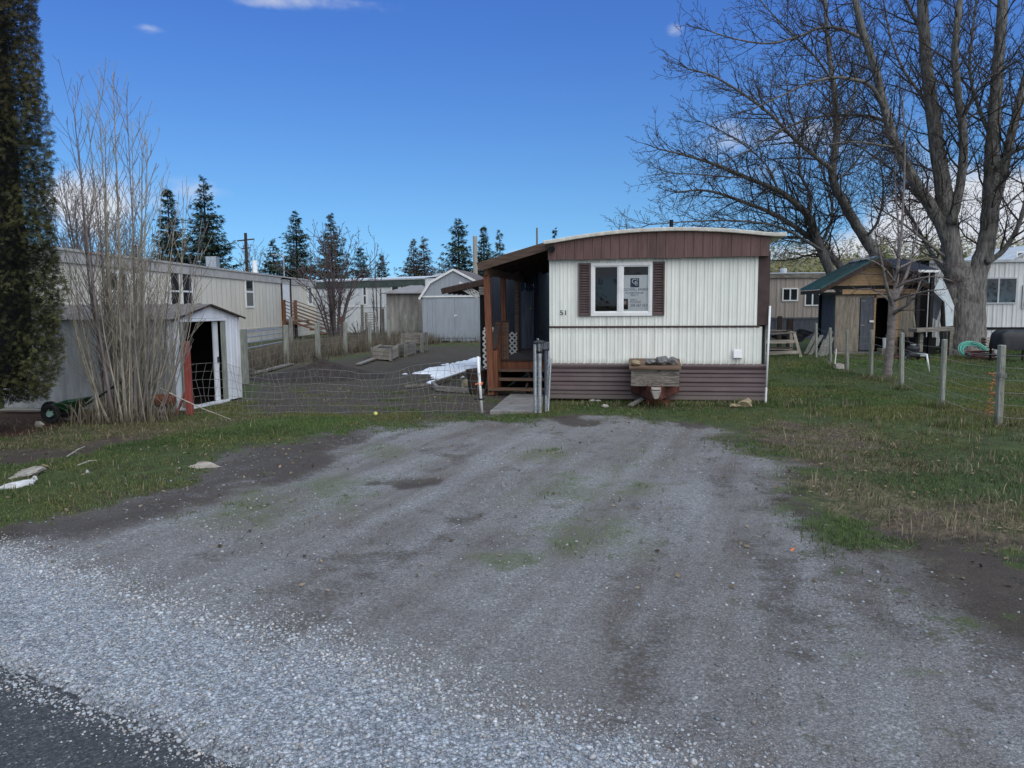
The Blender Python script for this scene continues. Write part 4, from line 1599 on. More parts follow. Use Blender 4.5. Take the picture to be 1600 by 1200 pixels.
# ------------------------------------------------------------------ weathered box over the hitch, stones on it
bu0, bz1 = H(986, 577, -.80)
bu1, bz0 = H(1061, 604, -.80)
box = thing('hitch_cover', 'weathered plywood box covering the trailer hitch below the window', 'wooden box', HF @ Vector(((bu0 + bu1) / 2, -.5, bz0)), -TH)
mb = MB(HF)
mb.box(bu0, bu1, -.80, -.782, bz0, bz1)
mb.build('front_panel', M['swirl_wood'], box, bevel=.003)
for u in (bu0 - .001, bu1 - .017):
    mb = MB(HF)
    mb.add([(u, -.781, bz0), (u + .018, -.781, bz0), (u + .018, -.781, bz1), (u, -.781, bz1), (u, -.07, bz0), (u + .018, -.07, bz0), (u + .018, -.07, bz1 + .10), (u, -.07, bz1 + .10)],
           [(0, 1, 2, 3), (4, 7, 6, 5), (0, 4, 5, 1), (1, 5, 6, 2), (2, 6, 7, 3), (3, 7, 4, 0)])
    mb.build('side_panel', M['wood_gray_h'], box)
zt0 = bz1 + .002
zt1 = H(1025, 562.5, -.06)[1]
lid = MB(HF)
for i in range(4):
    v0, v1 = -.86 + .80 * i / 4, -.86 + .80 * (i + 1) / 4 - .006
    za, zb = zt0 + (zt1 - zt0) * i / 4, zt0 + (zt1 - zt0) * (i + 1) / 4
    a, b = bu0 - .03 - .01 * (i % 2), bu1 + .03 + .008 * (i % 2)
    lid.add([(a, v0, za), (b, v0, za), (b, v1, zb), (a, v1, zb), (a, v0, za + .028), (b, v0, za + .028), (b, v1, zb + .028), (a, v1, zb + .028)],
            [(0, 3, 2, 1), (4, 5, 6, 7), (0, 1, 5, 4), (1, 2, 6, 5), (2, 3, 7, 6), (3, 0, 4, 7)])
lid.build('lid', M['wood_step'], box, bevel=.003)


def lidz(v):
    return zt0 + (zt1 - zt0) * (v + .86) / .80 + .028


for px, v, s, mat, lab, sd_ in ((993, -.66, (.075, .13, .05), 'rock_tan', 'mossy tan chunk of wood, leftmost on the lid of the hitch box', 3),
                               (1016, -.60, (.10, .10, .055), 'rock_dark', 'low dark stone second from left on the hitch box lid', 4),
                               (1034, -.58, (.115, .11, .085), 'rock_dark', 'large round grey stone at the middle of the hitch box lid', 5),
                               (1050, -.58, (.095, .09, .07), 'rock_dark', 'grey stone on the right of the hitch box lid', 6)):
    u = H(px, 570, v)[0]
    c = HF @ Vector((u, v, lidz(v) + s[2] * .8))
    mb = MB()
    mb.rock(c, *s, seed=sd_, rough=.16, rot=sd_)
    tag(mb.build('stone', M[mat]), lab, 'stone', 'stones on the hitch box')

# debris at the foot of the skirting
mb = MB(HF)
a, b = H(985, 630, -.7), H(1008, 622, -.5)
mb.beam((a[0], -.85, .03), (b[0] + .05, -.35, .14), .09, .025)
tag(mb.build('plank', M['wood_gray_h']), 'short grey plank leaning on the ground under the hitch box', 'plank')
mb = MB(HF)
a, b = H(1009, 634, -.45)[0], H(1047, 630, -.45)[0]
mb.box(a, b, -.55, -.40, .0, .10)
tag(mb.build('timber_block', M['rust']), 'red brown timber block lying under the rusty hitch', 'timber')
c = G(1159, 637)
mb = MB()
mb.rock(c + Vector((.02, 0, .07)), .13, .07, .11, seed=21, rough=.3)
mb.rock(c + Vector((-.10, .0, .04)), .10, .07, .05, seed=22, rough=.3)
tag(mb.build('jagged_rock', M['rock_tan']), 'jagged tan rock in the grass before the skirting', 'rock')
for px, py, s, lab in ((934, 628, .045, 'small pale stone left of its twin before the skirting'), (925, 627, .04, 'small grey stone nearest the gate before the skirting'), (945, 636, .05, 'flat white stone in the grass before the skirting')):
    c = G(px, py)
    mb = MB()
    mb.rock(c + Vector((0, 0, s * .35)), s * 1.3, s, s * .6, seed=px)
    tag(mb.build('stone', M['rock_pale']), lab, 'stone', 'stones along the skirting')
# leaning white pole at the right corner
a, b = G(1197, 606 + 22), None
mb = MB(HF)
ua, za = H(1197, 605, -.12)
ub, zb = H(1203, 478, -.02)
mb.tube([(ua, -.14, za - .0), (ub, -.03, zb)], .018, 8)
mb.tube([(ua - (ub - ua) * za / (zb - za) * 1, -.16, 0.0), (ua, -.14, za)], .018, 8, caps=False)
tag(mb.build('white_pole', M['white_paint'], smooth=True), 'thin white pole leaning against the right corner of the mobile home', 'pole')

# ------------------------------------------------------------------ porch
VP0 = HFI @ G(764, 617)
pv0 = VP0.y                      # depth of the front posts behind the front wall
pu0 = VP0.x
porch = thing('porch', 'dark roofed wooden porch with steps and red brown posts at the home\'s left side', 'porch', HF @ Vector((pu0 / 2, pv0, 0)), -TH)
PD = 6.0                         # porch depth
zr0 = H(752, 414, pv0)[1]        # outer edge of roof
zr1 = H(856, 380, pv0)[1]        # at the home wall
uo = H(747, 416, pv0 - .25)[0]
mb = MB(HF)
va, vb = pv0 - .25, pv0 + PD
mb.add([(uo, va, zr0), (-.005, va, zr1), (-.005, vb, zr1), (uo, vb, zr0), (uo, va, zr0 + .03), (-.005, va, zr1 + .03), (-.005, vb, zr1 + .03), (uo, vb, zr0 + .03)],
       [(0, 3, 2, 1), (4, 5, 6, 7), (0, 1, 5, 4), (1, 2, 6, 5), (2, 3, 7, 6), (3, 0, 4, 7)])
mb.build('roof', M['wood_dark'], porch)
mb = MB(HF)
mb.beam((uo + .0, va - .02, zr0 - .05), (-.01, va - .02, zr1 - .05), .036, .15)
mb.build('rafter_fascia', M['wood_fascia'], porch)
mb = MB(HF)
for k in range(1, 7):
    v = va + (vb - va) * k / 7
    mb.beam((uo + .02, v, zr0 - .055), (-.01, v, zr1 - .055), .04, .10)
mb.build('rafter', M['wood_dark'], porch)
pz = H(800, 562, pv0 + .7)[1]    # deck height
# posts
for px0, py0, px1, py1, v, w, mat in ((768, 617, 760, 424, pv0, .115, 'wood_red'), (789, 560, 786, 432, pv0 + 1.75, .10, 'wood_red'), (808, 560, 808, 428, pv0 + 3.2, .09, 'wood_step')):
    u0 = H(px0, py0, v)[0]
    u1 = H(px1, py1, v)[0]
    zt = zr0 + (zr1 - zr0) * (u1 - uo) / (-.005 - uo) - .02
    mb = MB(HF)
    mb.beam((u0, v, 0), (u1, v, zt), w, w, up=(0, 1, 0))
    mb.build('post', M[mat], porch, bevel=.006)
mb = MB(HF)
zt = zr0 - .12
mb.beam((uo + .12, va + .1, zt + .0), (uo + .12, vb, zt), .06, .14)
mb.build('header_beam', M['wood_step'], porch)
# deck
dv = pv0 + .75
ud = H(783, 563, dv)[0]
mb = MB(HF)
nbd = 30
for i in range(nbd):
    v0 = dv + (PD - .9) * i / nbd
    mb.box(ud - .05, -.03, v0, v0 + (PD - .9) / nbd - .008, pz - .035, pz)
mb.build('deck', M['wood_dark'], porch)
mb = MB(HF)
mb.box(ud - .02, -.04, dv + .02, dv + .06, pz - .24, pz - .037)
mb.build('rim_board', M['wood_red'], porch)
# steps
su_l, su_r = ud - .10, -.03
for i, (py, v) in enumerate(((577, dv - .02), (591, dv - .30), (606.5, dv - .58))):
    z = H(800, py, v - .12)[1]
    mb = MB(HF)
    mb.box(su_l, su_r, v - .26, v - .0, z - .038, z)
    mb.build('step', M['wood_step'], porch, bevel=.004)
for u in (su_l + .04, (su_l + su_r) / 2 + .1, su_r - .05):
    mb = MB(HF)
    mb.beam((u, dv - .80, .03), (u, dv - .02, pz - .30), .04, .14)
    for k, v in enumerate((dv - .16, dv - .44, dv - .72)):
        mb.box(u - .02, u + .02, v - .02, v + .02, 0, H(800, (577, 591, 606.5)[k], v)[1] - .04)
    mb.build('stringer', M['wood_dark'], porch)
# stair rail: sloping cap, low posts, board panel
mb = MB(HF)
ua, za = H(770, 546, pv0 + .02)
ub, zb = H(779, 503, dv + .05)
rail = MB(HF)
rail.beam((ua, pv0 + .03, za), (ub, dv + .05, zb), .13, .035)
rail.beam((ub, dv + .05, zb + .01), (H(796, 500, dv + .15)[0], dv + .15, zb + .01), .11, .03)
rail.build('handrail', M['wood_dark'], porch, bevel=.004)
mb = MB(HF)
mb.beam((H(771, 616, pv0 + .06)[0] + .05, pv0 + .08, 0), (H(771, 548, pv0 + .06)[0] + .03, pv0 + .08, za - .02), .09, .09, up=(0, 1, 0))
mb.build('rail_post', M['wood_red'], porch, bevel=.005)
mb = MB(HF)
mb.beam((H(779, 580, dv)[0], dv + .0, 0), (H(779, 505, dv)[0], dv + .0, zb - .02), .10, .09, up=(0, 1, 0))
mb.build('rail_post', M['wood_red'], porch, bevel=.005)
mb = MB(HF)
a, b = H(782, 540, dv + .05)[0], H(795, 540, dv + .05)[0]
nbp = 3
for i in range(nbp):
    mb.box(a + (b - a) * i / nbp + .004, a + (b - a) * (i + 1) / nbp - .004, dv + .055, dv + .08, pz - .03, zb - .01)
mb.build('rail_board', M['wood_step'], porch)


def lattice(parent, px0, px1, py0, py1, v, cell=.12, w=.032):
    u0, z1 = H(px0, py0, v)
    u1, z0 = H(px1, py1, v)
    mb = MB(HF)
    wd, hh = u1 - u0, z1 - z0
    for s, dy in ((1, 0), (-1, -.007)):
        k = -int(hh / cell) - 1
        while k * cell < wd + hh:
            # line u = u0 + k*cell + s*(z-z0)  clipped to the panel
            c = k * cell
            if s == 1:
                ts = [(max(0, -c)), min(hh, wd - c)]
            else:
                ts = [max(0, c - wd), min(hh, c)]
            if ts[1] - ts[0] > .03:
                p = [(u0 + c + s * t_, v + dy, z0 + t_) for t_ in ts]
                mb.beam(p[0], p[1], .006, w, up=(-s, 0, 1))
            k += 1
    return mb.build('lattice_panel', M['lattice'], parent)


lattice(porch, 796, 808, 519, 557, pv0 + 3.1)
lattice(porch, 754.5, 772, 512, 575, pv0 + .6, cell=.115, w=.036)
# rear room wall, blue grey
wv = pv0 + 4.3
uwl, uwr = H(757, 500, wv)[0], H(841, 500, wv)[0]
mb = MB(HF)
k = 0
u = uwl
zt_l, zt_r = zr0 - .05, zr0 + (zr1 - zr0) * .8
while u < uwr - .02:
    e = min(u + .20, uwr)
    s0, s1 = (u - uwl) / (uwr - uwl), (e - uwl) / (uwr - uwl)
    mb.box(u + .003, e - .003, wv + .004 * (k % 2), wv + .03, .15, zr0 - .06 + (0.28 * s0))
    u = e
    k += 1
mb.box(uwl, uwl + .02, wv + .031, wv + 2.5, .15, zr0 - .06)
mb.box(uwr - .02, uwr, wv + .031, wv + 2.5, .15, zr0 + .2)
rear = mb.build('rear_wall', M['porch_wall'], porch)
d0, d1 = H(815, 500, wv)[0], H(835, 500, wv)[0]
dz1 = H(815, 455, wv)[1]
mb = MB(HF)
mb.box(d0, d1, wv - .03, wv - .004, pz + .01, dz1)
dr = mb.build('door', M['plywood_blue'], porch, bevel=.004)
mb = MB(HF)
mb.lathe([(.0, 0), (.025, .01), (.03, .03), (.0, .05)], (d1 - .07, wv - .06, pz + .95), 10)
mb.build('handle', M['brass'], dr)
# dark side enclosure below the deck on the left
mb = MB(HF)
mb.box(ud - .06, ud - .035, dv + .1, wv, .0, pz - .04)
mb.build('underdeck_board', M['wood_dark'], porch)

# ------------------------------------------------------------------ lean-to awning further back
av = pv0 + 5.2
aw = thing('lean_to_awning', 'sloping dark awning roof with a white lattice brace behind the porch', 'awning', HF @ Vector((H(724, 600, av)[0], av, 0)), -TH)
a0, az0 = H(690, 452, av)
a1, az1 = H(757, 437, av)
mb = MB(HF)
mb.add([(a0, av, az0), (a1, av, az1), (a1, av + 3.2, az1), (a0, av + 3.2, az0), (a0, av, az0 + .03), (a1, av, az1 + .03), (a1, av + 3.2, az1 + .03), (a0, av + 3.2, az0 + .03)],
       [(0, 3, 2, 1), (4, 5, 6, 7), (0, 1, 5, 4), (1, 2, 6, 5), (2, 3, 7, 6), (3, 0, 4, 7)])
mb.build('roof', M['shingle'], aw)
mb = MB(HF)
mb.beam((a0, av - .02, az0 - .06), (a1, av - .02, az1 - .06), .036, .14)
mb.build('rafter_fascia', M['wood_dark'], aw)
mb = MB(HF)
for k in range(1, 6):
    v = av + 3.2 * k / 6
    mb.beam((a0 + .03, v, az0 - .07), (a1, v, az1 - .07), .04, .12)
mb.build('rafter', M['wood_dark'], aw)
mb = MB(HF)
b0, bz0_ = H(718, 449, av + .05)
b1, bz1_ = H(752, 468, av + .05)
for k in range(6):
    s0, s1 = k / 6, (k + 1) / 6
    p = (b0 + (b1 - b0) * s0, av + .05, bz0_ + (bz1_ - bz0_) * s0)
    q = (b0 + (b1 - b0) * s1, av + .05, bz0_ + (bz1_ - bz0_) * s1)
    mb.beam(p, (q[0], q[1], q[2] + .12), .015, .03)
    mb.beam((p[0], p[1] - .012, p[2] + .12), (q[0], q[1] - .012, q[2]), .015, .03)
mb.beam((b0, av + .05, bz0_ - .02), (b1, av + .05, bz1_ - .02), .02, .03)
mb.beam((b0, av + .05, bz0_ + .14), (b1, av + .05, bz1_ + .14), .02, .03)
mb.build('lattice_brace', M['lattice'], aw)
mb = MB(HF)
u = H(753, 500, av)[0]
mb.box(u - .05, u + .05, av - .0, av + .1, 0, az1 - .1)
mb.build('post', M['dark'], aw)
mb = MB(HF)
mb.box(H(749, 462, av - .1)[0], H(757, 462, av - .1)[0], av - .15, av - .03, az1 - .38, az1 - .18)
mb.build('beam_end', M['wood_gray_h'], aw)

# bins / rocks under the porch edge
c = HF @ Vector((pu0 - .30, pv0 + .35, 0))
mb = MB()
mb.lathe([(.16, 0), (.20, .40), (.215, .42), (.21, .45)], c, 16)
tag(mb.build('planter_barrel', M['wood_dark']), 'dark round tub standing beside the front porch post', 'tub')
c = G(750, 614)
mb = MB()
mb.rock(c + Vector((.02, .1, .11)), .14, .12, .16, seed=40, rough=.12)
tag(mb.build('stone', M['rock_dark']), 'upright dark grey stone beside the front porch post', 'stone')
c = G(735, 608)
mb = MB()
mb.rock(c + Vector((0, .12, .08)), .21, .15, .13, seed=41, rough=.12)
tag(mb.build('stone', M['rock_tan']), 'rounded tan boulder inside the small garden frame', 'stone')

# walkway slabs
mb = MB()
w = [(765, 645), (846, 645), (850, 614), (802, 614)]
q = [G(*p) for p in w]


def slab(mb, q, h, nseg=1):
    top = [p + Vector((0, 0, h)) for p in q]
    bot = [p + Vector((0, 0, -.04)) for p in q]
    mb.add(top + bot, [(0, 1, 2, 3)] + [(i, i + 4, (i + 1) % 4 + 4, (i + 1) % 4) for i in range(4)])


for i in range(3):
    t0, t1 = i / 3 + .004, (i + 1) / 3 - .004
    l0, l1 = q[0].lerp(q[3], t0), q[0].lerp(q[3], t1)
    r0, r1 = q[1].lerp(q[2], t0), q[1].lerp(q[2], t1)
    slab(mb, [l0, r0, r1, l1], .03 + .006 * (i % 2))
o = mb.build('path', M['concrete'], bevel=.008)
kind(o, 'structure')

# ------------------------------------------------------------------ gate posts, lantern, folded wire gate, stake
g1 = G(836.5, 645)
gp = thing('gate_post', 'galvanised chain link gate post left of the lantern post on the path', 'gate post', g1)
mb = MB()
mb.cyl(g1, g1 + Vector((0, 0, P(836, 537, g1.y).z)), .028, n=12)
mb.build('pole', M['galv'], gp, smooth=False)
mb = MB()
p2 = g1 + Vector((.055, .02, 0))
for k in range(9):
    z = .06 + k * .125
    mb.tube([p2 + Vector((-.03, -.01, z)), p2 + Vector((.015, 0, z + .03)), p2 + Vector((.0, .01, z + .06)), p2 + Vector((-.03, 0, z + .09))], .004, 4)
mb.beam(p2 + Vector((-.005, 0, .05)), p2 + Vector((-.005, 0, 1.15)), .018, .006)
mb.build('tension_bar', M['galv'], gp)
g2 = G(843.5, 645)
gp2 = thing('gate_post', 'galvanised steel post on the path carrying a small black lantern', 'gate post', g2)
ztop = P(843, 552, g2.y).z
mb = MB()
mb.cyl(g2, g2 + Vector((0, 0, ztop)), .031, n=12)
mb.build('pole', M['galv'], gp2)
for z in (.22, .55, .88):
    mb = MB()
    mb.cyl(g2 + Vector((0, 0, z)), g2 + Vector((0, 0, z + .025)), .037, n=12)
    mb.build('clamp', M['galv'], gp2)
lt = thing('solar_lantern', 'small black solar lantern capping the gate post beside the path', 'lantern', g2 + Vector((0, 0, ztop)))
lc = g2 + Vector((-.005, 0, ztop + .002))
mb = MB()
mb.lathe([(.03, 0), (.045, .01), (.05, .03)], lc, 12)
mb.lathe([(.085, .155), (.10, .165), (.07, .19), (.03, .20), (.0, .205)], lc, 12)
for k in range(6):
    a = k * math.pi / 3
    mb.beam(lc + Vector((.048 * math.cos(a), .048 * math.sin(a), .028)), lc + Vector((.062 * math.cos(a), .062 * math.sin(a), .16)), .008, .008)
mb.build('lantern_frame', M['black_plastic'], lt)
mb = MB()
mb.lathe([(.036, .03), (.05, .157)], lc, 12)
mb.build('lantern_glass', M['galv'], lt)
g3 = G(853, 643)
wg = thing('wire_gate', 'narrow chain link gate folded back between the lantern post and home', 'gate', g3)
mb = MB()
tp = P(858, 548, g3.y + .5)
mb.tube([g3, g3 + Vector((0, 0, .25))], .017, 8)
mb.tube([g3 + Vector((.04, .05, 0)), P(861, 560, g3.y + .25)], .012, 6)
mb.tube([g3 + Vector((.05, .4, 0)), tp], .017, 8)
mb.build('frame', M['galv'], wg)
mb = MB()
for k in range(11):
    s = k / 10
    mb.tube([g3 + Vector((.01 + .05 * s, .05 + .3 * s, .05 + .02 * k)), P(856 + 6 * s, 575 - 10 * s, g3.y + .3)], .0035, 4)
for k in range(9):
    z = .1 + k * .085
    mb.tube([g3 + Vector((.02, .06, z)), g3 + Vector((.09, .42, z + .06))], .003, 4)
mb.build('wire_mesh', M['wire'], wg)
# pale box on the porch rail
c = P(853, 541, g2.y + 1.2)
mb = MB()
mb.box(c.x - .075, c.x + .06, c.y - .06, c.y + .06, c.z - .05, c.z + .07)
mb.cyl((c.x, c.y, 0), (c.x, c.y, c.z - .05), .03, n=8)
tag(mb.build('mail_box', M['plywood_blue'], bevel=.006), 'small blue grey box on a thin stand behind the lantern post', 'box')
# white stake with orange tape
s0 = G(753, 645)
s1 = P(746.5, 557, s0.y)
st = thing('white_stake', 'leaning white pipe stake tied with orange tape at the fence end', 'stake', s0)
mb = MB()
mb.tube([s0, s1], .022, 10)
mb.build('pipe', M['white_paint'], st, smooth=True)
mb = MB()
c = s0.lerp(s1, .52)
mb.rock(c, .045, .04, .022, seed=3, rough=.3)
mb.beam(c + Vector((-.07, 0, -.01)), c + Vector((.05, 0, .015)), .012, .02)
mb.build('tape', M['orange'], st)
mb = MB()
c = s0.lerp(s1, .245)
mb.rock(c, .036, .036, .02, seed=5, rough=.2)
mb.beam(c + Vector((-.11, 0, -.0)), c + Vector((.06, 0, .005)), .016, .02)
mb.build('strap', M['black_plastic'], st)

# ------------------------------------------------------------------ generic helpers for walls with openings


class Frame:
    """vertical wall plane through ground points A->B; (s, z) along the wall, v behind it"""

    def __init__(self, A, B):
        self.A = Vector((A.x, A.y, 0))
        d = Vector((B.x - A.x, B.y - A.y, 0))
        self.len = d.length
        self.ang = math.atan2(d.y, d.x)
        self.M = Matrix.Translation(self.A) @ Matrix.Rotation(self.ang, 4, 'Z')
        self.I = self.M.inverted()

    def at(self, px, py, v=0.0):
        o, d = self.I @ CLOC, self.I.to_3x3() @ ray(px, py)
        t = (v - o.y) / d.y
        p = o + d * t
        return p.x, p.z

    def w(self, s, v, z):
        return self.M @ Vector((s, v, z))


def add_window(F, parent, s0, s1, z0, z1, mull=(), rails=(), fw=.05, mat='white_paint', off=0.0, name='window'):
    mb = MB(F.M)
    y0, y1 = -.035 - off, -.002 - off
    mb.box(s0, s1, y0, y1, z0, z0 + fw)
    mb.box(s0, s1, y0, y1, z1 - fw, z1)
    mb.box(s0, s0 + fw, y0, y1, z0 + fw, z1 - fw)
    mb.box(s1 - fw, s1, y0, y1, z0 + fw, z1 - fw)
    for m in mull:
        x = s0 + (s1 - s0) * m
        mb.box(x - fw * .55, x + fw * .55, y0 + .004, y1, z0 + fw, z1 - fw)
    for r in rails:
        z = z0 + (z1 - z0) * r
        mb.box(s0 + fw, s1 - fw, y0 + .007, y1, z - fw * .45, z + fw * .45)
    w = mb.build(name, M[mat], parent)
    mb = MB(F.M)
    mb.quad((s0 + fw * .6, -.014 - off, z0 + fw * .6), (s1 - fw * .6, -.014 - off, z0 + fw * .6), (s1 - fw * .6, -.014 - off, z1 - fw * .6), (s0 + fw * .6, -.014 - off, z1 - fw * .6))
    mb.build('pane', M['glass_dark'], w)
    return w


# ------------------------------------------------------------------ metal garden shed on the left
SA, SB = G(277, 644), G(379, 622)
SF = Frame(SA, SB)                      # door face; v>0 goes into the shed
SW = SF.len
e0 = SF.at(281, 497)[1]
e1 = SF.at(375, 497)[1]
SE = (e0 + e1) / 2
SR = SF.at(316, 477)[1]
s_ridge = SW / 2
SL = 3.3
shed = thing('metal_shed', 'low white metal garden shed with an open sliding door behind the bare shoots', 'shed', SF.w(SW / 2, 0, 0), SF.ang)
d0 = SF.at(285, 570)[0]
d1 = SF.at(351, 570)[0]
dt = SE - .03
for a_, b_ in ((0, d0), (d1, SW)):
    mb = MB(SF.M)
    ribbed(mb, a_, b_, .02, SE, 0, pitch=.19, depth=.010)
    mb.build('front_wall', M['shed_metal'], shed)
mb = MB(SF.M)
mb.quad((0, -.004, SE), (SW, -.004, SE), (s_ridge, -.004, SR))
mb.build('gable', M['shed_metal'], shed)
mb = MB(SF.M)
ribbed(mb, 0.0, SL, .0, SE, 0.005, pitch=.24, depth=.012, axis='v')
mb.quad((SW, 0, 0), (SW, SL, 0), (SW, SL, SE), (SW, 0, SE))
mb.quad((0, SL, 0), (SW, SL, 0), (SW, SL, SE), (s_ridge, SL, SR), (0, SL, SE))
mb.build('side_wall', M['shed_side'], shed)
mb = MB(SF.M)
ov = .09
for sgn in (0, 1):
    a, b = (-ov, s_ridge) if sgn == 0 else (SW + ov, s_ridge)
    za = SE - ov * (SR - SE) / s_ridge
    n = 16
    for k in range(n):
        v0 = -.07 + (SL + .14) * k / n
        v1 = -.07 + (SL + .14) * (k + 1) / n
        mb.add([(a, v0, za + .022), (b, v0, SR + .022), (b, v1 - .05, SR + .022), (a, v1 - .05, za + .022), (b, v1, SR + .045), (a, v1, za + .045), (b, v1, SR + .022), (a, v1, za + .022)],
               [(0, 1, 2, 3), (3, 2, 4, 5), (5, 4, 6, 7)])
    mb.add([(a, -.07, za + .020), (b, -.07, SR + .020), (b, SL + .07, SR + .020), (a, SL + .07, za + .020)], [(0, 1, 2, 3)])
mb.build('roof', M['shed_roof'], shed)
mb = MB(SF.M)
mb.beam((-ov, -.075, SE - .02), (s_ridge, -.075, SR + .008), .012, .03)
mb.beam((SW + ov, -.075, SE - .02), (s_ridge, -.075, SR + .008), .012, .03)
mb.build('gable_trim', M['wood_dark'], shed)
mb = MB(SF.M)
mb.box(d0 - .04, d1 + .04, -.045, -.012, SE - .05, SE - .005)
mb.build('door_track', M['shed_metal'], shed, bevel=.004)
mb = MB(SF.M)
mb.box(d0 - .06, d1 + .04, -.05, .05, .0, .045)
mb.build('door_sill', M['shed_metal'], shed, bevel=.004)
jx0, jx1 = SF.at(345.5, 570)[0], SF.at(351.5, 570)[0]
mb = MB(SF.M)
mb.box(jx0 + .005, d1 + .03, -.03, -.013, .05, SE - .055)
mb.build('door_jamb', M['wood_post'], shed)
px0, px1 = SF.at(335, 570, .04)[0], SF.at(346, 570, .04)[0]
mb = MB(SF.M)
mb.box(px0, jx0 - .005, .03, .06, .05, SE - .06)
dr = mb.build('sliding_door', M['shed_metal'], shed, bevel=.005)
mb = MB(SF.M)
h_ = SF.at(340, 562, .03)
mb.box(h_[0] - .012, h_[0] + .012, .012, .029, h_[1] - .05, h_[1] + .05)
mb.build('handle', M['black_plastic'], dr)
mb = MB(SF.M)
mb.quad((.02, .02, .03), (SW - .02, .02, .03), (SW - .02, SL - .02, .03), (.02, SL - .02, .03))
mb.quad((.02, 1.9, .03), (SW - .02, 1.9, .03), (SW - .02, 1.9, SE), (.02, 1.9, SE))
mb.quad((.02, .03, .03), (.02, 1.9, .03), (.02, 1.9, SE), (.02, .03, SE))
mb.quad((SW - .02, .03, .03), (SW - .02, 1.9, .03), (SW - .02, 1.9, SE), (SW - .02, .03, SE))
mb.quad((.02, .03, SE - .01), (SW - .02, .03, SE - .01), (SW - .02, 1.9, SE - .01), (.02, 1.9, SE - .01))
mb.build('interior_shade', M['dark'], shed)  # near-black sheets added inside stand in for the shade behind the door
mb = MB(SF.M)
mb.box(.1, SW - .1, .9, 1.3, .60, .63)
mb.build('shelf', M['rust'], shed)
mb = MB(SF.M)
mb.box(d0 - .05, d0 + .03, -.035, -.014, .05, SE - .055)
mb.build('door_jamb', M['wood_post'], shed)

# red post before the shed, brace and wire
rp0, rp1 = G(297, 648), None
rp1 = P(291, 533, rp0.y)
rp = thing('red_fence_post', 'leaning red painted fence post in front of the metal shed doorway', 'fence post', rp0)
mb = MB()
mb.beam(rp0, rp1, .10, .09, up=(0, 1, 0), taper=.85)
mb.build('post', M['red_post'], rp, bevel=.008)
mb = MB()
mb.beam(rp0 + Vector((-.22, .0, .0)), rp0 + Vector((-.03, .03, .42)), .03, .045, up=(0, 1, 0))
mb.build('brace', M['red_post'], rp, bevel=.004)
# rusty air tank on a small stand
c = G(262, 652)
tk = thing('rusty_tank', 'small rusty cylinder tank on legs between the shoots and the red post', 'tank', c)
mb = MB()
z = P(262, 626, c.y).z
mb.tube([c + Vector((-.17, 0, z)), c + Vector((-.145, 0, z)), c + Vector((.10, 0, z)), c + Vector((.125, 0, z))], [.05, .10, .10, .05], 18)
mb.build('tank', M['rust'], tk, smooth=False, bevel=.006)
mb = MB()
for dx in (-.10, .07):
    for dy in (-.06, .06):
        mb.beam(c + Vector((dx, dy, 0)), c + Vector((dx, dy * .7, z - .06)), .018, .018)
mb.beam(c + Vector((-.10, -.06, .03)), c + Vector((.07, -.06, .03)), .018, .018)
mb.build('stand', M['rust'], tk)
mb = MB()
mb.lathe([(.0, z + .09), (.03, z + .09), (.025, z + .13), (.012, z + .15)], c + Vector((-.03, 0, 0)), 10)
mb.build('valve', M['wire_dark'], tk)

# ------------------------------------------------------------------ green spreader
c = G(85, 659)
k_ = c.y / FPX
sp = thing('seed_spreader', 'dark green push spreader with black wheel and long handle under the hedge', 'spreader', c)


def off(px, py, dy=0.0):
    return P(px, py, c.y + dy)


wr = 14.5 * k_
for dy in (-.12, .30):
    wc = off(79.5, 648, dy)
    wc.z = wr
    mb = MB()
    prof = [(wr - .045, -.035), (wr - .008, -.035), (wr, -.018), (wr, .018), (wr - .008, .035), (wr - .045, .035), (wr - .06, .02), (wr - .06, -.02)]
    n = 28
    V, F = [], []
    for r, a in prof:
        for i in range(n):
            t_ = 2 * math.pi * i / n
            V.append(wc + Vector((r * math.cos(t_), a, r * math.sin(t_))))
    m_ = len(prof)
    for j in range(m_):
        for i in range(n):
            F.append((j * n + i, j * n + (i + 1) % n, ((j + 1) % m_) * n + (i + 1) % n, ((j + 1) % m_) * n + i))
    mb.add(V, F)
    wh = mb.build('wheel', M['rubber'], sp)
    mb = MB()
    for i in range(5):
        t_ = 2 * math.pi * i / 5 + .3
        mb.beam(wc, wc + Vector(((wr - .05) * math.cos(t_), 0, (wr - .05) * math.sin(t_))), .022, .03, up=(0, 1, 0))
    mb.build('spoke', M['black_plastic'], wh)
    mb = MB()
    mb.cyl(wc + Vector((0, -.045, 0)), wc + Vector((0, .03, 0)), .045, n=16)
    mb.build('hub', M['pale_green'], wh)
mb = MB()
# hopper: open tapered tub
tl, tr, bl, br = off(84, 631), off(126, 625), off(90, 643), off(108, 646)
ring_t = [tl + Vector((0, -.10, 0)), tr + Vector((0, -.10, 0)), tr + Vector((0, .34, .02)), tl + Vector((0, .34, .02))]
ring_b = [bl + Vector((0, .02, 0)), br + Vector((0, .02, 0)), br + Vector((0, .22, 0)), bl + Vector((0, .22, 0))]
ring_i = [p.lerp(sum(ring_t, Vector()) / 4, .08) + Vector((0, 0, -.002)) for p in ring_t]
ring_ib = [p.lerp(sum(ring_b, Vector()) / 4, .1) + Vector((0, 0, .02)) for p in ring_b]
F = [(4, 5, 6, 7)]
for i in range(4):
    j = (i + 1) % 4
    F += [(i, j, 4 + j, 4 + i), (i, 8 + i, 8 + j, j), (8 + i, 12 + i, 12 + j, 8 + j)]
F.append((12, 15, 14, 13))
mb.add(ring_t + ring_b + ring_i + ring_ib, F)
hp = mb.build('hopper', M['green_plastic'], sp, bevel=.006)
mb = MB()
hx = off(99, 653, .1)
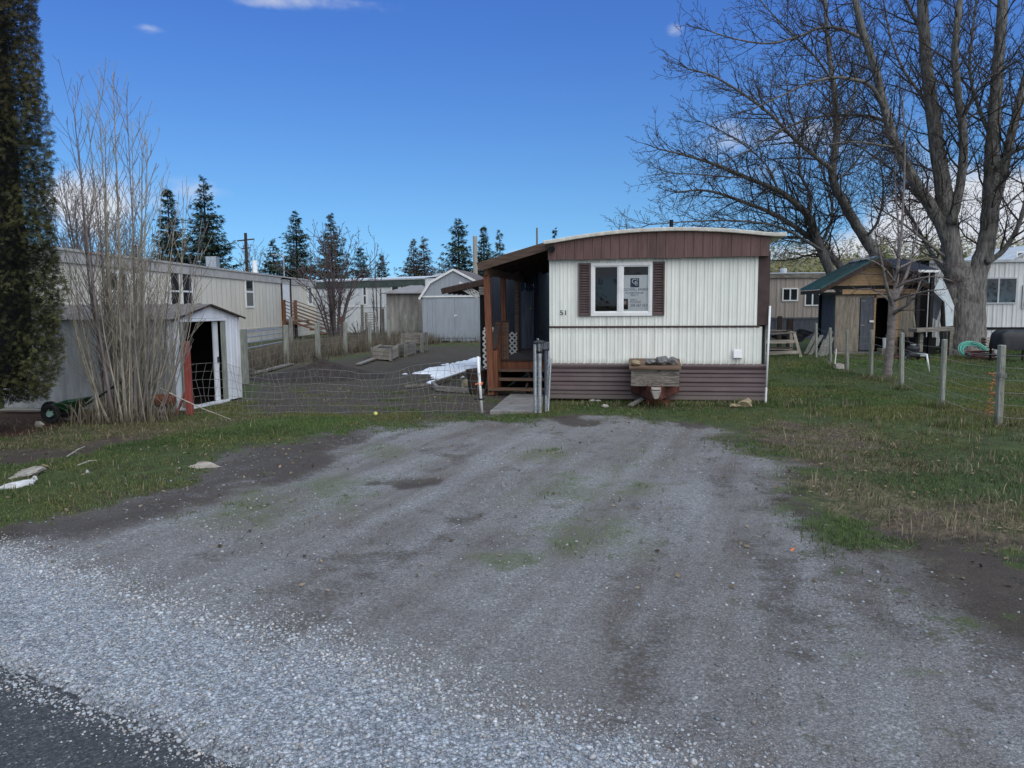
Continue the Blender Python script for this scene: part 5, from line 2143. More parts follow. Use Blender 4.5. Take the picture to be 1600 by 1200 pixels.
mb.tube([off(80, 648, -.08), off(110, 645, -.04), off(128, 636, .0), off(160, 616, .02), off(183, 600, .02)], [.014] * 5, 8)
mb.tube([off(80, 648, .26), off(110, 645, .22), off(128, 637, .18), off(160, 617, .18), off(183, 601, .18)], [.014] * 5, 8)
mb.tube([off(183, 600, .0), off(190, 596, .05), off(190, 597, .15), off(183, 601, .20)], .016, 8)
mb.build('handle_frame', M['black_plastic'], sp)
mb = MB()
mb.beam(off(120, 642, .0), Vector((off(124, 655, .0).x, c.y, .0)), .02, .05)
mb.box(hx.x - .10, hx.x + .10, c.y + .02, c.y + .22, .06, .17)
mb.build('gear_housing', M['black_plastic'], sp)

# ------------------------------------------------------------------ stones on the left lawn
for px, py, s, sd_, mat, lab in ((28, 743, (.31, .25, .19), 61, 'rock_pale', 'large flat tan slab of broken stone at the left edge of the lawn'),
                                (24, 761, (.38, .17, .13), 62, 'rock_white', 'smooth whitish slab in front of the tan slab, left edge'),
                                (62, 735, (.13, .10, .09), 63, 'rock_tan', 'small jagged brown fragment at the end of the broken slab'),
                                (44, 752, (.07, .05, .05), 66, 'rock_white', 'little white fragment between the two broken slabs'),
                                (325, 731, (.28, .17, .085), 64, 'rock_pale', 'long flat pale rock sunk into the dark soil beside the drive'),
                                (127, 742, (.085, .05, .045), 65, 'rock_white', 'single small white rock out on the green lawn')):
    c = G(px, py)
    mb = MB()
    mb.rock(c + Vector((0, .1, s[2] * -.06)), *s, seed=sd_, rough=.42, rot=.1 + sd_ % 3 * .35, facets=18)
    tag(mb.build('rock', M[mat]), lab, 'rock')
for px, py, lab in ((62, 666, 'pale stone on the red mulch nearest the wheel'), (108, 656, 'tan stone behind the wheel of the spreader')):
    c = G(px, py)
    mb = MB()
    mb.rock(c + Vector((0, 0, .03)), .07, .05, .045, seed=px)
    tag(mb.build('stone', M['rock_pale']), lab, 'stone')
# board lying behind the hedge foot, thin twigs on the lawn
mb = MB()
mb.beam(G(4, 645) + Vector((0, 0, .05)), G(66, 645) + Vector((0, 0, .04)), .14, .03)
tag(mb.build('plank', M['wood_pale'], bevel=.004), 'pale board lying on the mulch at the foot of the hedge', 'plank')
mb = MB()
pts = [G(265, 600), P(300, 628, 11.2), P(345, 648, 11.0), G(365, 664)]
mb.tube([P(245, 604, 11.3), P(285, 624, 11.2), P(320, 640, 11.0), P(360, 655, 10.9)], [.012, .011, .009, .005], 6)
tag(mb.build('dead_branch', M['wood_pale'], smooth=True), 'long pale dead stick leaning across the foot of the red post', 'branch')
for i, (a, b, lab) in enumerate((((105, 716), (133, 700), 'thin pale stick on the lawn, nearer the tree shoots'), ((122, 730), (152, 722), 'thin pale stick on the lawn just behind the white rock'))):
    mb = MB()
    p, q = G(*a), G(*b)
    mb.tube([p + Vector((0, 0, .02)), p.lerp(q, .5) + Vector((0, .03, .035)), q + Vector((0, 0, .02))], [.009, .008, .004], 5)
    tag(mb.build('stick', M['wood_pale']), lab, 'stick')

# ------------------------------------------------------------------ low wire fence across the yard
f0, f1 = G(300, 648), G(750, 645)
wf = thing('wire_mesh_fence', 'low sagging welded wire mesh fence between the red post and white stake', 'fence', f0.lerp(f1, .5))
mb = MB()
nv = 46


def fence_pt(s, z):
    p = f0.lerp(f1, s)
    w = .05 * math.sin(s * 23) + .04 * math.sin(s * 61)
    top = .78 - .12 * math.sin(math.pi * s) + .05 * math.sin(s * 17)
    return Vector((p.x + .05 * math.sin(s * 40 + z * 5), p.y + w + z * .12 * math.sin(s * 9), z * top))


for i in range(nv + 1):
    s = i / nv
    mb.tube([fence_pt(s, z) for z in (0, .35, .7, 1)], .0026, 4, caps=False)
for j in range(7):
    z = .04 + .96 * j / 6
    mb.tube([fence_pt(i / 60, z) for i in range(61)], .0026, 4, caps=False)
mb.build('wire_mesh', M['wire_dark'], wf)

# ------------------------------------------------------------------ beige trailer along the left
TA = P(100, 480, 18.5)
TB_ = P(493, 480, 47.0)
x_t = -12.3
TF = Frame(Vector((x_t, 16.0, 0)), Vector((x_t, 47.0, 0)))     # s along +Y, wall faces +X (camera side)


def TS(px, py):
    """(s,z) on the trailer wall"""
    d = ray(px, py)
    t = x_t / d.x
    p = CLOC + d * t
    return p.y - 16.0, p.z


# local frame: s = +Y, v = -X direction  (v>0 goes into the building)
TF.M = Matrix(((0, -1, 0, x_t), (1, 0, 0, 16.0), (0, 0, 1, 0), (0, 0, 0, 1)))
TF.I = TF.M.inverted()
s_end = TS(493, 470)[0]
zt = (TS(150, 393.5)[1] + TS(400, 425)[1]) / 2
zb_tr = zt - .42
z_skt = (TS(400, 516)[1] + TS(430, 510)[1]) / 2
tr = thing('trailer_home', 'long beige trailer home with flat grey roof trim along the left', 'trailer', TF.w(12, 0, 0), 0)
mb = MB(TF.M)
n = 60
for k in range(n):
    a, b = s_end * k / n, s_end * (k + 1) / n
    mb.add([(a, 0, z_skt), (b - .02, 0, z_skt), (b - .02, 0, zb_tr), (a, 0, zb_tr), (b - .02, .008, z_skt), (b - .02, .008, zb_tr), (b, .008, z_skt), (b, .008, zb_tr)], [(0, 1, 2, 3), (1, 4, 5, 2), (4, 6, 7, 5)])
mb.quad((0, 0, 0), (0, 4, 0), (0, 4, zt), (0, 0, zt))
mb.quad((s_end, 0, 0), (s_end, 4, 0), (s_end, 4, zt), (s_end, 0, zt))
mb.quad((0, 4, 0), (s_end, 4, 0), (s_end, 4, zt), (0, 4, zt))
mb.build('wall', M['beige_siding'], tr)
mb = MB(TF.M)
for k in range(9):
    a, b = s_end * k / 9 + .003, s_end * (k + 1) / 9 - .003
    mb.box(a, b, -.06, -.004, zb_tr, zt - .10)
mb.box(-.1, s_end + .1, -.10, .0, zt - .10, zt - .03)
mb.build('roof_trim', M['beige_trim'], tr)
mb = MB(TF.M)
mb.add([(-.1, -.10, zt - .028), (s_end + .1, -.10, zt - .028), (s_end + .1, 2, zt + .14), (-.1, 2, zt + .14), (s_end + .1, 4.1, zt - .028), (-.1, 4.1, zt - .028)], [(0, 1, 2, 3), (3, 2, 4, 5)])
mb.build('roof', M['roof_pale'], tr)
mb = MB(TF.M)
mb.box(0, s_end, -.035, -.001, z_skt - .03, z_skt + .05)
mb.build('skirt_cap', M['beige_trim'], tr)
mb = MB(TF.M)
for k in range(14):
    a, b = s_end * k / 14 + .004, s_end * (k + 1) / 14 - .004
    mb.box(a, b, .002, .03, .0, z_skt - .31)
    mb.box(a, b, -.006, .03, z_skt - .305, z_skt - .03)
mb.build('skirting', M['beige_skirt'], tr)
for (x0, y0, x1, y1, mull, rails, fw) in ((168, 424, 199, 457, (.5,), (), .07), (265, 424, 281, 486, (), (.5,), .07), (283.5, 425, 300, 486, (), (.5,), .07), (383, 433, 396, 481, (), (.52,), .09),
                                        (480.5, 445, 488, 479, (), (), .2)):
    sa, za = TS(x0, (y0 + y1) / 2)[0], 0
    sb = TS(x1, (y0 + y1) / 2)[0]
    xm = (x0 + x1) / 2
    z1, z0 = TS(xm, y0)[1], TS(xm, y1)[1]
    add_window(TF, tr, sa, sb, z0, z1, mull, rails, fw)
sa, sb = TS(440.5, 470)[0], TS(452, 470)[0]
z1, z0 = TS(446, 437)[1], TS(446, 500)[1]
mb = MB(TF.M)
mb.box(sa, sb, -.04, -.002, z0, z1)
mb.build('door', M['white_paint'], tr)
mb = MB(TF.M)
mb.box(sa - .14, sa - .01, -.06, -.002, z0, z1 + .1)
mb.box(sb + .01, sb + .30, -.06, -.002, z0, z1 + .1)
mb.box(sa - .01, sb + .01, -.06, -.002, z1 + .005, z1 + .1)
mb.build('door_frame', M['wood_dark'], tr)
p = P(332, 403, 32)
mb = MB()
q = Vector((x_t - 1.2, 33.0, zt))
zq = P(332, 401, 33).z
xq = P(332, 401, 33).x
mb.box(xq - .22, xq + .22, 32.8, 33.2, zt - .1, zq)
mb.build('roof_vent', M['galv'], tr)
mb = MB()
xq = P(398, 410, 41).x
mb.cyl((xq, 41, zt), (xq, 41, P(398, 407, 41).z), .13, n=10)
mb.build('roof_vent', M['white_paint'], tr)

# wooden stair to the beige trailer
y0s = 16 + TS(441, 480)[0]
y1s = 16 + TS(455, 480)[0]
stz = z0
stair = thing('wooden_stair', 'brown wooden stair with slatted rails up to the beige trailer door', 'stair', (x_t + 1.0, (y0s + y1s) / 2, 0))
mb = MB()
mb.box(x_t + .02, x_t + .9, y0s - .1, y1s + .4, stz - .12, stz - .04)
mb.build('landing', M['wood_step'], stair)
x_a, x_b = x_t + .05, x_t + 2.7
top_a, top_b = P(443, 470, y0s).z, P(481, 497, y0s).z
for j, yy in enumerate((y0s - .1, y1s + .4)):
    rl = MB()
    for k in range(6):
        dz = -k * .19
        rl.beam((x_a + .1, yy, top_a + dz), (x_b, yy, top_b + dz + .0), .04, .06 if k else .09, up=(0, 1, 0))
    rl.build('railing', M['wood_step'], stair)
    for x, z in ((x_a + .08, top_a + .05), (x_b, top_b + .05)):
        pm = MB()
        pm.box(x - .07, x + .07, yy - .065, yy + .065, 0, z)
        pm.build('post', M['wood_red'], stair)
    sm = MB()
    sm.beam((x_t + .7, yy, stz - .18), (x_b + .1, yy, .1), .05, .26, up=(0, 1, 0))
    sm.build('stringer', M['wood_red'], stair)
for k in range(4):
    mb = MB()
    x = x_t + 1.0 + k * .45
    mb.box(x, x + .4, y0s - .06, y1s + .36, stz - .30 - k * .26, stz - .25 - k * .26)
    mb.build('step', M['wood_step'], stair)

# ------------------------------------------------------------------ pale trailer with green roof trim
A, B = P(486, 480, 51), P(664, 480, 46.5)
F2 = Frame(A, B)
zt2 = F2.at(600, 436)[1]
t2 = thing('trailer_home', 'white trailer home with dark green roof trim behind the bare shrub', 'trailer', F2.w(F2.len / 2, 0, 0), F2.ang)
mb = MB(F2.M)
n = 24
for k in range(n):
    a, b = F2.len * k / n, F2.len * (k + 1) / n
    mb.add([(a, 0, 0), (b - .03, 0, 0), (b - .03, 0, zt2 - .5), (a, 0, zt2 - .5), (b - .03, .012, 0), (b - .03, .012, zt2 - .5), (b, .012, 0), (b, .012, zt2 - .5)], [(0, 1, 2, 3), (1, 4, 5, 2), (4, 6, 7, 5)])
mb.quad((F2.len, 0, 0), (F2.len, 4, 0), (F2.len, 4, zt2), (F2.len, 0, zt2))
mb.quad((0, 0, 0), (0, 4, 0), (0, 4, zt2), (0, 0, zt2))
mb.build('wall', M['pale_siding'], t2)
mb = MB(F2.M)
mb.box(-.05, F2.len + .05, -.06, -.002, zt2 - .5, zt2 - .08)
mb.build('roof_trim', M['green_trim'], t2)
mb = MB(F2.M)
mb.add([(-.1, -.1, zt2 - .08), (F2.len + .1, -.1, zt2 - .08), (F2.len + .1, -.1, zt2), (-.1, -.1, zt2), (F2.len + .1, 2, zt2 + .2), (-.1, 2, zt2 + .2), (F2.len + .1, 4, zt2), (-.1, 4, zt2)], [(0, 1, 2, 3), (3, 2, 4, 5), (5, 4, 6, 7)])
mb.build('roof', M['roof_pale'], t2)
mb = MB(F2.M)
zz = F2.at(560, 479)[1]
mb.box(.0, F2.len, -.03, -.002, zz - .04, zz + .04)
mb.build('trim_strip', M['white_paint'], t2)
for x0, ya, x1, yb, mull in ((566.5, 447, 574, 477, ()), (611, 440, 624.5, 455, ()), (625.5, 440, 632, 455, ())):
    s0, z1 = F2.at(x0, ya)
    s1, z0 = F2.at(x1, yb)
    add_window(F2, t2, s0, s1, z0, z1, mull, (.5,) if yb - ya > 20 else (), .08)

# curved white trailer roof farther back
A, B = P(660, 480, 56), P(735, 480, 56)
F3 = Frame(A, B)
t3 = thing('trailer_home', 'white trailer end with rounded roof showing left of the barn shed roof', 'trailer', F3.w(F3.len / 2, 0, 0), F3.ang)
zt3 = F3.at(662, 440)[1]
zc3 = F3.at(700, 427)[1]
mb = MB(F3.M)
top = [(F3.len * i / 12, zt3 + (zc3 - zt3) * math.sin(math.pi * i / 12) ** .8) for i in range(13)]
mb.quad(*([(0, 0, 0), (F3.len, 0, 0)] + [(s, 0, z) for s, z in reversed(top)]))
mb.build('wall', M['pale_siding'], t3)
mb = MB(F3.M)
V = [(s, -.12, z + .02) for s, z in top] + [(s, 9, z + .02) for s, z in top] + [(s, -.12, z - .10) for s, z in top]
mb.add(V, [(i, i + 1, i + 14, i + 13) for i in range(12)] + [(26 + i, 27 + i, i + 1, i) for i in range(12)])
mb.build('roof', M['roof_pale'], t3)

# ------------------------------------------------------------------ weathered plywood shed
A, B = G(605, 531), G(664, 531)
F4 = Frame(A, B)
ws = thing('plywood_shed', 'stained pale plywood shed with low rusty roof beside the grey barn shed', 'shed', F4.w(F4.len / 2, 0, 0), F4.ang)
ze = F4.at(630, 459)[1]
mb = MB(F4.M)
D4 = 3.0
npl = 3
for k in range(npl):
    a, b = F4.len * k / npl + .006, F4.len * (k + 1) / npl - .006
    mb.box(a, b, 0, .03, .1, ze)
mb.quad((0, .03, .1), (0, D4, .1), (0, D4, ze), (0, .03, ze))
mb.quad((F4.len, .03, .1), (F4.len, D4, .1), (F4.len, D4, ze), (F4.len, .03, ze))
mb.build('wall', pmat('stained_plywood', (.16, .15, .135), (.36, .35, .33), scale=1.6, stretch=(2.5, 2.5, .5), rough=.85, bump=.2, dirt=.85, dirt_col=(.075, .07, .065), dirt_scale=1.1), ws)
mb = MB(F4.M)
zr = F4.at(640, 448)[1]
a, b, c_ = -.15, F4.len + .12, F4.at(648, 448)[0]
mb.add([(a, -.2, ze), (b, -.2, ze), (b, D4 + .2, ze), (a, D4 + .2, ze), (c_ - .6, 1.2, zr + .1), (c_, 1.2, zr + .1), (a, -.2, ze + .05), (b, -.2, ze + .05), (b, D4 + .2, ze + .05), (a, D4 + .2, ze + .05)],
       [(0, 1, 7, 6), (1, 2, 8, 7), (2, 3, 9, 8), (3, 0, 6, 9), (6, 7, 5, 4), (7, 8, 5), (8, 9, 4, 5), (9, 6, 4)])
mb.build('roof', pmat('rusty_roof', (.17, .17, .18), (.33, .33, .34), scale=.9, rough=.8, bump=.1, dirt=1.0, dirt_col=(.12, .07, .055), dirt_scale=.9, dirt_stretch=(1, 1, 1)), ws)
mb = MB(F4.M)
for s in (.05, F4.len / 2, F4.len - .1):
    mb.box(s, s + .2, .02, .3, -.03, .1)
mb.build('footing', M['concrete'], ws)

# ------------------------------------------------------------------ grey gambrel shed
A, B = G(661, 534.5), G(757, 534.5)
F5 = Frame(A, B)
gs = thing('barn_shed', 'grey gambrel roofed wooden shed with double doors at the yard\'s end', 'shed', F5.w(F5.len / 2, 0, 0), F5.ang)
ze = F5.at(705, 463)[1]
s_r, z_r = F5.at(710.5, 423)
s_r = F5.len * .52
sk, zk = F5.at(674, 443)
zf = F5.at(705, 530.5)[1]
D5 = 4.5
mb = MB(F5.M)
n = 12
for k in range(n):
    a, b = F5.len * k / n, F5.len * (k + 1) / n
    mb.add([(a, 0, zf), (b - .02, 0, zf), (b - .02, 0, ze), (a, 0, ze), (b - .02, .012, zf), (b - .02, .012, ze), (b, .012, zf), (b, .012, ze)], [(0, 1, 2, 3), (1, 4, 5, 2), (4, 6, 7, 5)])
n = 11
prof = [(0, ze), (sk, zk), (s_r, z_r), (2 * s_r - sk, zk), (F5.len, ze)]


def gprof(s):
    for (a, za), (b, zb) in zip(prof, prof[1:]):
        if a <= s <= b + 1e-6:
            return za + (zb - za) * (s - a) / (b - a)
    return ze


cuts = sorted(set([0, sk, s_r, 2 * s_r - sk, F5.len] + [F5.len * k / n for k in range(n + 1)]))
for a, b in zip(cuts, cuts[1:]):
    if b - a < .03:
        continue
    mb.add([(a, -.03, ze), (b - .012, -.03, ze), (b - .012, -.03, gprof(b - .012)), (a, -.03, gprof(a)), (b, -.02, ze), (b, -.02, gprof(b))], [(0, 1, 2, 3), (1, 4, 5, 2)])
mb.quad((0, 0, zf), (0, D5, zf), (0, D5, ze), (0, 0, ze))
mb.quad((F5.len, 0, zf), (F5.len, D5, zf), (F5.len, D5, ze), (F5.len, 0, ze))
mb.build('wall', M['gray_paint'], gs)
mb = MB(F5.M)
pr = [(-.12, ze - .12), (sk - .04, zk + .04), (s_r, z_r + .05), (2 * s_r - sk + .04, zk + .04), (F5.len + .12, ze - .12)]
for (a, za), (b, zb) in zip(pr, pr[1:]):
    mb.add([(a, -.1, za), (b, -.1, zb), (b, D5 + .1, zb), (a, D5 + .1, za), (a, -.1, za + .04), (b, -.1, zb + .04), (b, D5 + .1, zb + .04), (a, D5 + .1, za + .04)],
           [(0, 3, 2, 1), (4, 5, 6, 7), (0, 1, 5, 4), (2, 3, 7, 6), (1, 2, 6, 5), (3, 0, 4, 7)])
mb.build('roof', M['shingle'], gs)
mb = MB(F5.M)
for (a, za), (b, zb) in zip(pr, pr[1:]):
    mb.beam((a, -.115, za + .0), (b, -.115, zb + .0), .03, .10)
mb.box(.0, F5.len, -.05, -.031, ze - .04, ze + .03)
mb.build('gable_trim', M['white_paint'], gs)
s0, z1 = F5.at(681, 467)
s1, z0 = F5.at(742.5, 528)
sm = F5.at(711, 500)[0]
for a, b in ((s0, sm - .006), (sm + .006, s1)):
    mb = MB(F5.M)
    mb.box(a, b, -.028, -.002, z0, z1)
    dr = mb.build('door', M['gray_paint'], gs, bevel=.006)
    if b == s1:
        mb = MB(F5.M)
        hx, hz = F5.at(711, 493)
        mb.box(hx - .03, hx + .10, -.07, -.030, hz - .02, hz + .03)
        mb.box(hx - .01, hx + .02, -.06, -.030, hz - .10, hz - .02)
        mb.build('handle', M['white_paint'], dr)
mb = MB(F5.M)
mb.box(.0, F5.len, .0, .05, zf - .06, zf)
mb.build('sill', M['gray_paint'], gs)
for px in (682, 708, 727, 744):
    mb = MB(F5.M)
    s = F5.at(px, 534)[0]
    mb.box(s - .22, s + .22, .03, .4, -.03, zf - .062)
    mb.build('footing_block', M['rock_pale'], gs)

# ------------------------------------------------------------------ raised beds
for nm, lab, (a, b, c_), hpx, mat in (('raised_bed', 'nearest low planter box of pale rough boards in the yard', ((582, 561), (611, 563), (622, 557)), 543, 'wood_pale'),
                                     ('raised_bed', 'middle weathered planter box right behind the nearest one', ((622, 556), (634, 557), (648, 552)), 538, 'wood_gray_h')):
    p, q, r_ = G(*a), G(*b), G(*c_)
    hgt = P((a[0] + b[0]) / 2, hpx, p.y).z
    u = (q - p)
    v = (r_ - q)
    bed = thing(nm, lab, 'planter', (p + q) / 2)
    ang = math.atan2(u.y, u.x)
    for (e, f) in ((p, q), (q, q + v), (q + v, p + v), (p + v, p)):
        mb = MB()
        for k in range(3):
            z0, z1 = hgt * k / 3 + .006, hgt * (k + 1) / 3 - .006
            j = Vector((random.uniform(-.01, .01), random.uniform(-.01, .01), 0))
            mb.beam(Vector((e.x, e.y, (z0 + z1) / 2)) + j, Vector((f.x, f.y, (z0 + z1) / 2)) + j, .035, z1 - z0)
        mb.build('board_side', M[mat], bed)
    for e in (p, q, q + v, p + v):
        mb = MB()
        mb.box(e.x - .045, e.x + .045, e.y - .045, e.y + .045, -.02, hgt + .02)
        mb.build('corner_post', M['wood_gray'], bed)
    mb = MB()
    ce = (p + q + q + v + p + v) / 4
    pts = [e.lerp(ce, .04) + Vector((0, 0, hgt - .05)) for e in (p, q, q + v, p + v)]
    mb.quad(*pts)
    mb.build('soil', M['soil'], bed)
p, q = G(631, 551), G(656, 552)
hz1, hz0 = P(640, 522, p.y).z, P(640, 537, p.y).z
bed = thing('raised_bed', 'tall grey planter box on legs beside the barn shed', 'planter', (p + q) / 2)
mb = MB()
dpt = 1.4
mb.box(p.x, q.x, p.y, p.y + .04, hz0, hz1)
mb.box(p.x, q.x, p.y + dpt - .04, p.y + dpt, hz0, hz1)
mb.box(p.x, p.x + .04, p.y + .041, p.y + dpt - .041, hz0, hz1)
mb.box(q.x - .04, q.x, p.y + .041, p.y + dpt - .041, hz0, hz1)
mb.box(p.x + .041, q.x - .041, p.y + .041, p.y + dpt - .041, hz0, hz0 + .05)
mb.build('tub', M['wood_gray_h'], bed)
for x in (p.x - .03, q.x + .03):
    for y in (p.y - .03, p.y + dpt + .03):
        mb = MB()
        mb.box(x - .05, x + .05, y - .05, y + .05, 0, hz1 + .02)
        mb.build('leg', M['wood_gray'], bed)

# ------------------------------------------------------------------ heap of soil, snow, garden frame, borders
c = G(490, 590)
n_a, n_r = 48, 16
V, F = [], []
for j in range(n_r + 1):
    rr = j / n_r
    for i in range(n_a):
        a = 2 * math.pi * i / n_a
        k = 1 + .18 * math.sin(a * 2 + 1) + .10 * math.sin(a * 3)
        x = 1.5 * rr * k * math.cos(a)
        y = 1.25 * rr * k * math.sin(a)
        z = .40 * (1 - rr) ** 1.15 * (1 + .25 * math.cos(a)) + (random.random() - .5) * .05 * (1 - rr) - .03 * rr
        V.append(c + Vector((x, y, z)))
for j in range(n_r):
    for i in range(n_a):
        i2 = (i + 1) % n_a
        F.append((j * n_a + i, (j + 1) * n_a + i, (j + 1) * n_a + i2, j * n_a + i2))
mb = MB()
mb.add(V, F)
tag(mb.build('soil_heap', M['soil'], smooth=True), 'low heap of dark bare soil in the left back yard', 'soil heap')

snow_px = [(645, 583), (662, 576), (690, 572), (705, 568), (728, 563), (748, 559), (768, 562), (770, 572), (750, 578), (728, 586), (700, 593), (676, 599), (668, 596), (684, 588), (668, 586)]
SN = np.array([G(*p)[:2] for p in snow_px])
x0, x1, y0, y1 = SN[:, 0].min(), SN[:, 0].max(), SN[:, 1].min(), SN[:, 1].max()
gx, gy = np.meshgrid(np.linspace(x0 - .3, x1 + .3, 120), np.linspace(y0 - .3, y1 + .3, 150))
x, y = gx.ravel(), gy.ravel()
sdv = pdist(x, y, SN) + (fbm(x * 3, y * 2, 4) - .5) * .75
z = -.03 + .075 * sstep(-.05, .22, sdv) + (fbm(x * 9, y * 9, 3) - .5) * .035
holes = fbm(x * 2.2 + 7, y * 4.5, 4) > .64
z = np.where((sdv < -.05) | (holes & (sdv < .5)), -.09, z)
idx = np.arange(120 * 150).reshape(150, 120)
F = np.stack([idx[:-1, :-1], idx[:-1, 1:], idx[1:, 1:], idx[1:, :-1]], -1).reshape(-1, 4)
keep = (z[F] > -.06).any(axis=1)
F = F[keep]
c = G(705, 580)
o = np_mesh('snow_patch', np.stack([x, y, z], 1), F.ravel(), np.full(len(F), 4), M['snow'], smooth=True, base=c)
tag(o, 'melting white snow patch on the dark yard left of the porch', 'snow')

gf = thing('garden_bed', 'small garden bed edged with grey boards left of the porch', 'garden bed', G(712, 604))
mb = MB()
for a, b in (((676, 603), (744, 580)), ((676, 603), (683, 610)), ((683, 610), (757, 615))):
    p, q = G(*a), G(*b)
    mb = MB()
    mb.beam(p + Vector((0, 0, .04)), q + Vector((0, 0, .04)), .07, .10)
    mb.build('edge_board', M['wood_gray_h'], gf, bevel=.006)
for a, b, lab in (((385, 588), (456, 570), 'grey border board beside the dark soil heap'), ((560, 571), (584, 562), 'weathered border board between the fence and the planters'),
                  ((632, 606), (672, 603), 'pale stick lying by the corner of the garden frame')):
    mb = MB()
    mb.beam(G(*a) + Vector((0, 0, .03)), G(*b) + Vector((0, 0, .03)), .16 if a[0] < 600 else .05, .05)
    tag(mb.build('border_board', M['wood_gray_h'], bevel=.006), lab, 'board')
c = G(587, 650)
mb = MB()
mb.rock(c + Vector((0, 0, .035)), (.03), .03, .03, seed=2, rough=.02)
tag(mb.build('ball', M['yellow'], smooth=True), 'small yellow ball lying in the grass before the wire fence', 'ball')
c = G(1238, 861)
mb = MB()
mb.rock(c + Vector((0, 0, .012)), .017, .012, .014, seed=9, rough=.35)
tag(mb.build('litter', M['orange'], smooth=False), 'tiny orange scrap of litter on the gravel drive', 'litter')

# ------------------------------------------------------------------ back fence of wooden posts
posts = [(381, 600, 514, .15), (448, 569, 508, .10), (497.5, 561, 505, .11), (540, 553, 503, .10), (578.5, 545, 502, .10), (608.5, 539, 500, .10), (636, 534, 492, .10), (651, 531, 495, .10)]
bf = thing('post_and_wire_fence', 'row of grey wooden posts and wire between the yard and beige trailer', 'fence', G(540, 553))
pp = []
for i, (px, py, ty, w) in enumerate(posts):
    b = G(px, py)
    h_ = P(px, ty, b.y).z
    pp.append((b, h_))
    mb = MB()
    mb.beam(b, b + Vector((random.uniform(-.03, .03), 0, h_)), w * 1.25, w * 1.25, up=(0, 1, 0))
    mb.build('post', M['wood_post'], bf, bevel=.01)
mb = MB()
for (a, ha), (b, hb) in zip(pp, pp[1:]):
    for k in range(6):
        z0, z1 = ha * (.06 + .17 * k), hb * (.06 + .17 * k)
        m_ = a.lerp(b, .5) + Vector((0, 0, (z0 + z1) / 2 - .03))
        mb.tube([a + Vector((0, -.06, z0)), m_, b + Vector((0, -.06, z1))], .0022, 4, caps=False)
    nn = 6
    for k in range(1, nn):
        s = k / nn
        p = a.lerp(b, s)
        mb.tube([p, p + Vector((0, 0, (ha + (hb - ha) * s) * .9))], .0016, 4, caps=False)
mb.build('wire', M['wire'], bf)
# second row of posts behind the planters
for i, (px, py, ty, lab) in enumerate(((456, 545, 495, 'nearer lone post left of the bare shrub'), (567, 530, 476, 'thin dark post right of the bare shrub'), (599, 529, 482, 'lone grey post beside the plywood shed\'s left corner'), (374, 596, 515, 'grey gate post right beside the metal shed corner'))):
    b = G(px, py)
    mb = MB()
    h_ = P(px, ty, b.y).z
    mb.beam(b, b + Vector((0, 0, h_)), .13, .13, up=(0, 1, 0))
    tag(mb.build('fence_post', M['wood_gray'], bevel=.01), lab, 'fence post')
# tube gate next to the metal shed
a, b = G(383, 592), G(442, 571)
tg = thing('tube_gate', 'thin metal rail gate before the beige trailer skirting', 'gate', a.lerp(b, .5))
mb = MB()
ha, hb = P(383, 519, a.y).z, P(442, 513, b.y).z
for k in range(4):
    s = 1 - k * .12
    mb.tube([a + Vector((0, 0, ha * s)), b + Vector((0, 0, hb * s))], .016, 6)
mb.tube([a.lerp(b, .42) + Vector((0, 0, ha)), a.lerp(b, .42) + Vector((0, 0, ha * .62))], .012, 6)
mb.build('rail', M['galv'], tg)
# pallet and brush behind the fence
c = G(578, 536)
pl = thing('wooden_pallet', 'grey wooden pallet tilted behind the back fence posts', 'pallet', c)
a, b = P(566, 489, c.y), P(588, 511, c.y)
wv_ = (b.x - a.x)
for k in range(7):
    s = k / 6
    mb = MB()
    x = a.x + (wv_ * .1) * s
    z = a.z + (b.z - a.z) * s
    y = c.y - .5 * s + .3
    mb.beam((x, y, z), (x + wv_ * (.82 + .2 * s), y, z + .02), .10, .03)
    mb.build('slat', M['wood_gray_h'], pl)
mb = MB()
mb.beam((a.x + .1, c.y + .36, a.z), (a.x + .25, c.y - .16, b.z), .06, .10)
mb.beam((a.x + .5, c.y + .36, a.z), (a.x + .72, c.y - .16, b.z), .06, .10)
mb.beam((a.x + .1, c.y + .4, a.z), (a.x + .1, c.y + .4, 0), .10, .10, up=(0, 1, 0))
mb.beam((a.x + .7, c.y - .16, b.z), (a.x + .7, c.y - .16, 0), .10, .10, up=(0, 1, 0))
mb.build('support', M['wood_gray'], pl)

# ------------------------------------------------------------------ poles and street lamp in the distance
def pole(name, px, ty, Y, r, mat, lab, cat='pole'):
    b = P(px, 480, Y)
    b.z = 0
    t = thing(name, lab, cat, b)
    mb = MB()
    z = P(px, ty, Y).z
    mb.cyl(b, (b.x, b.y, z), r * 1.2, r, n=10)
    mb.build('pole', M[mat], t)
    return t, b, z


t, b, z = pole('utility_pole', 388.5, 364, 90, .17, 'wood_dark', 'dark utility pole with two crossarms behind the beige trailer', 'utility pole')
mb = MB()
mb.beam((b.x - 1.0, b.y, z - .9), (b.x + 1.0, b.y, z - .7), .12, .14)
mb.build('crossarm', M['wood_dark'], t)
mb = MB()
mb.beam((b.x - .5, b.y, z - 1.8), (b.x + .5, b.y, z - 1.7), .10, .12)
mb.build('crossarm', M['wood_dark'], t)
pole('utility_pole', 743.5, 369, 62, .17, 'wood_pale', 'bare pale wooden pole rising behind the porch roof', 'utility pole')
pole('utility_pole', 839.5, 356, 60, .07, 'wood_gray', 'thin dark pole rising just left of the home roof', 'utility pole')
pole('utility_pole', 684, 427, 40, .06, 'wood_gray', 'short grey pole before the white trailer beside the plywood shed roof', 'utility pole') if False else None
t, b, z = pole('street_lamp', 446, 405, 70, .07, 'galv', 'curved street lamp arm standing behind the beige trailer', 'street lamp')
mb = MB()
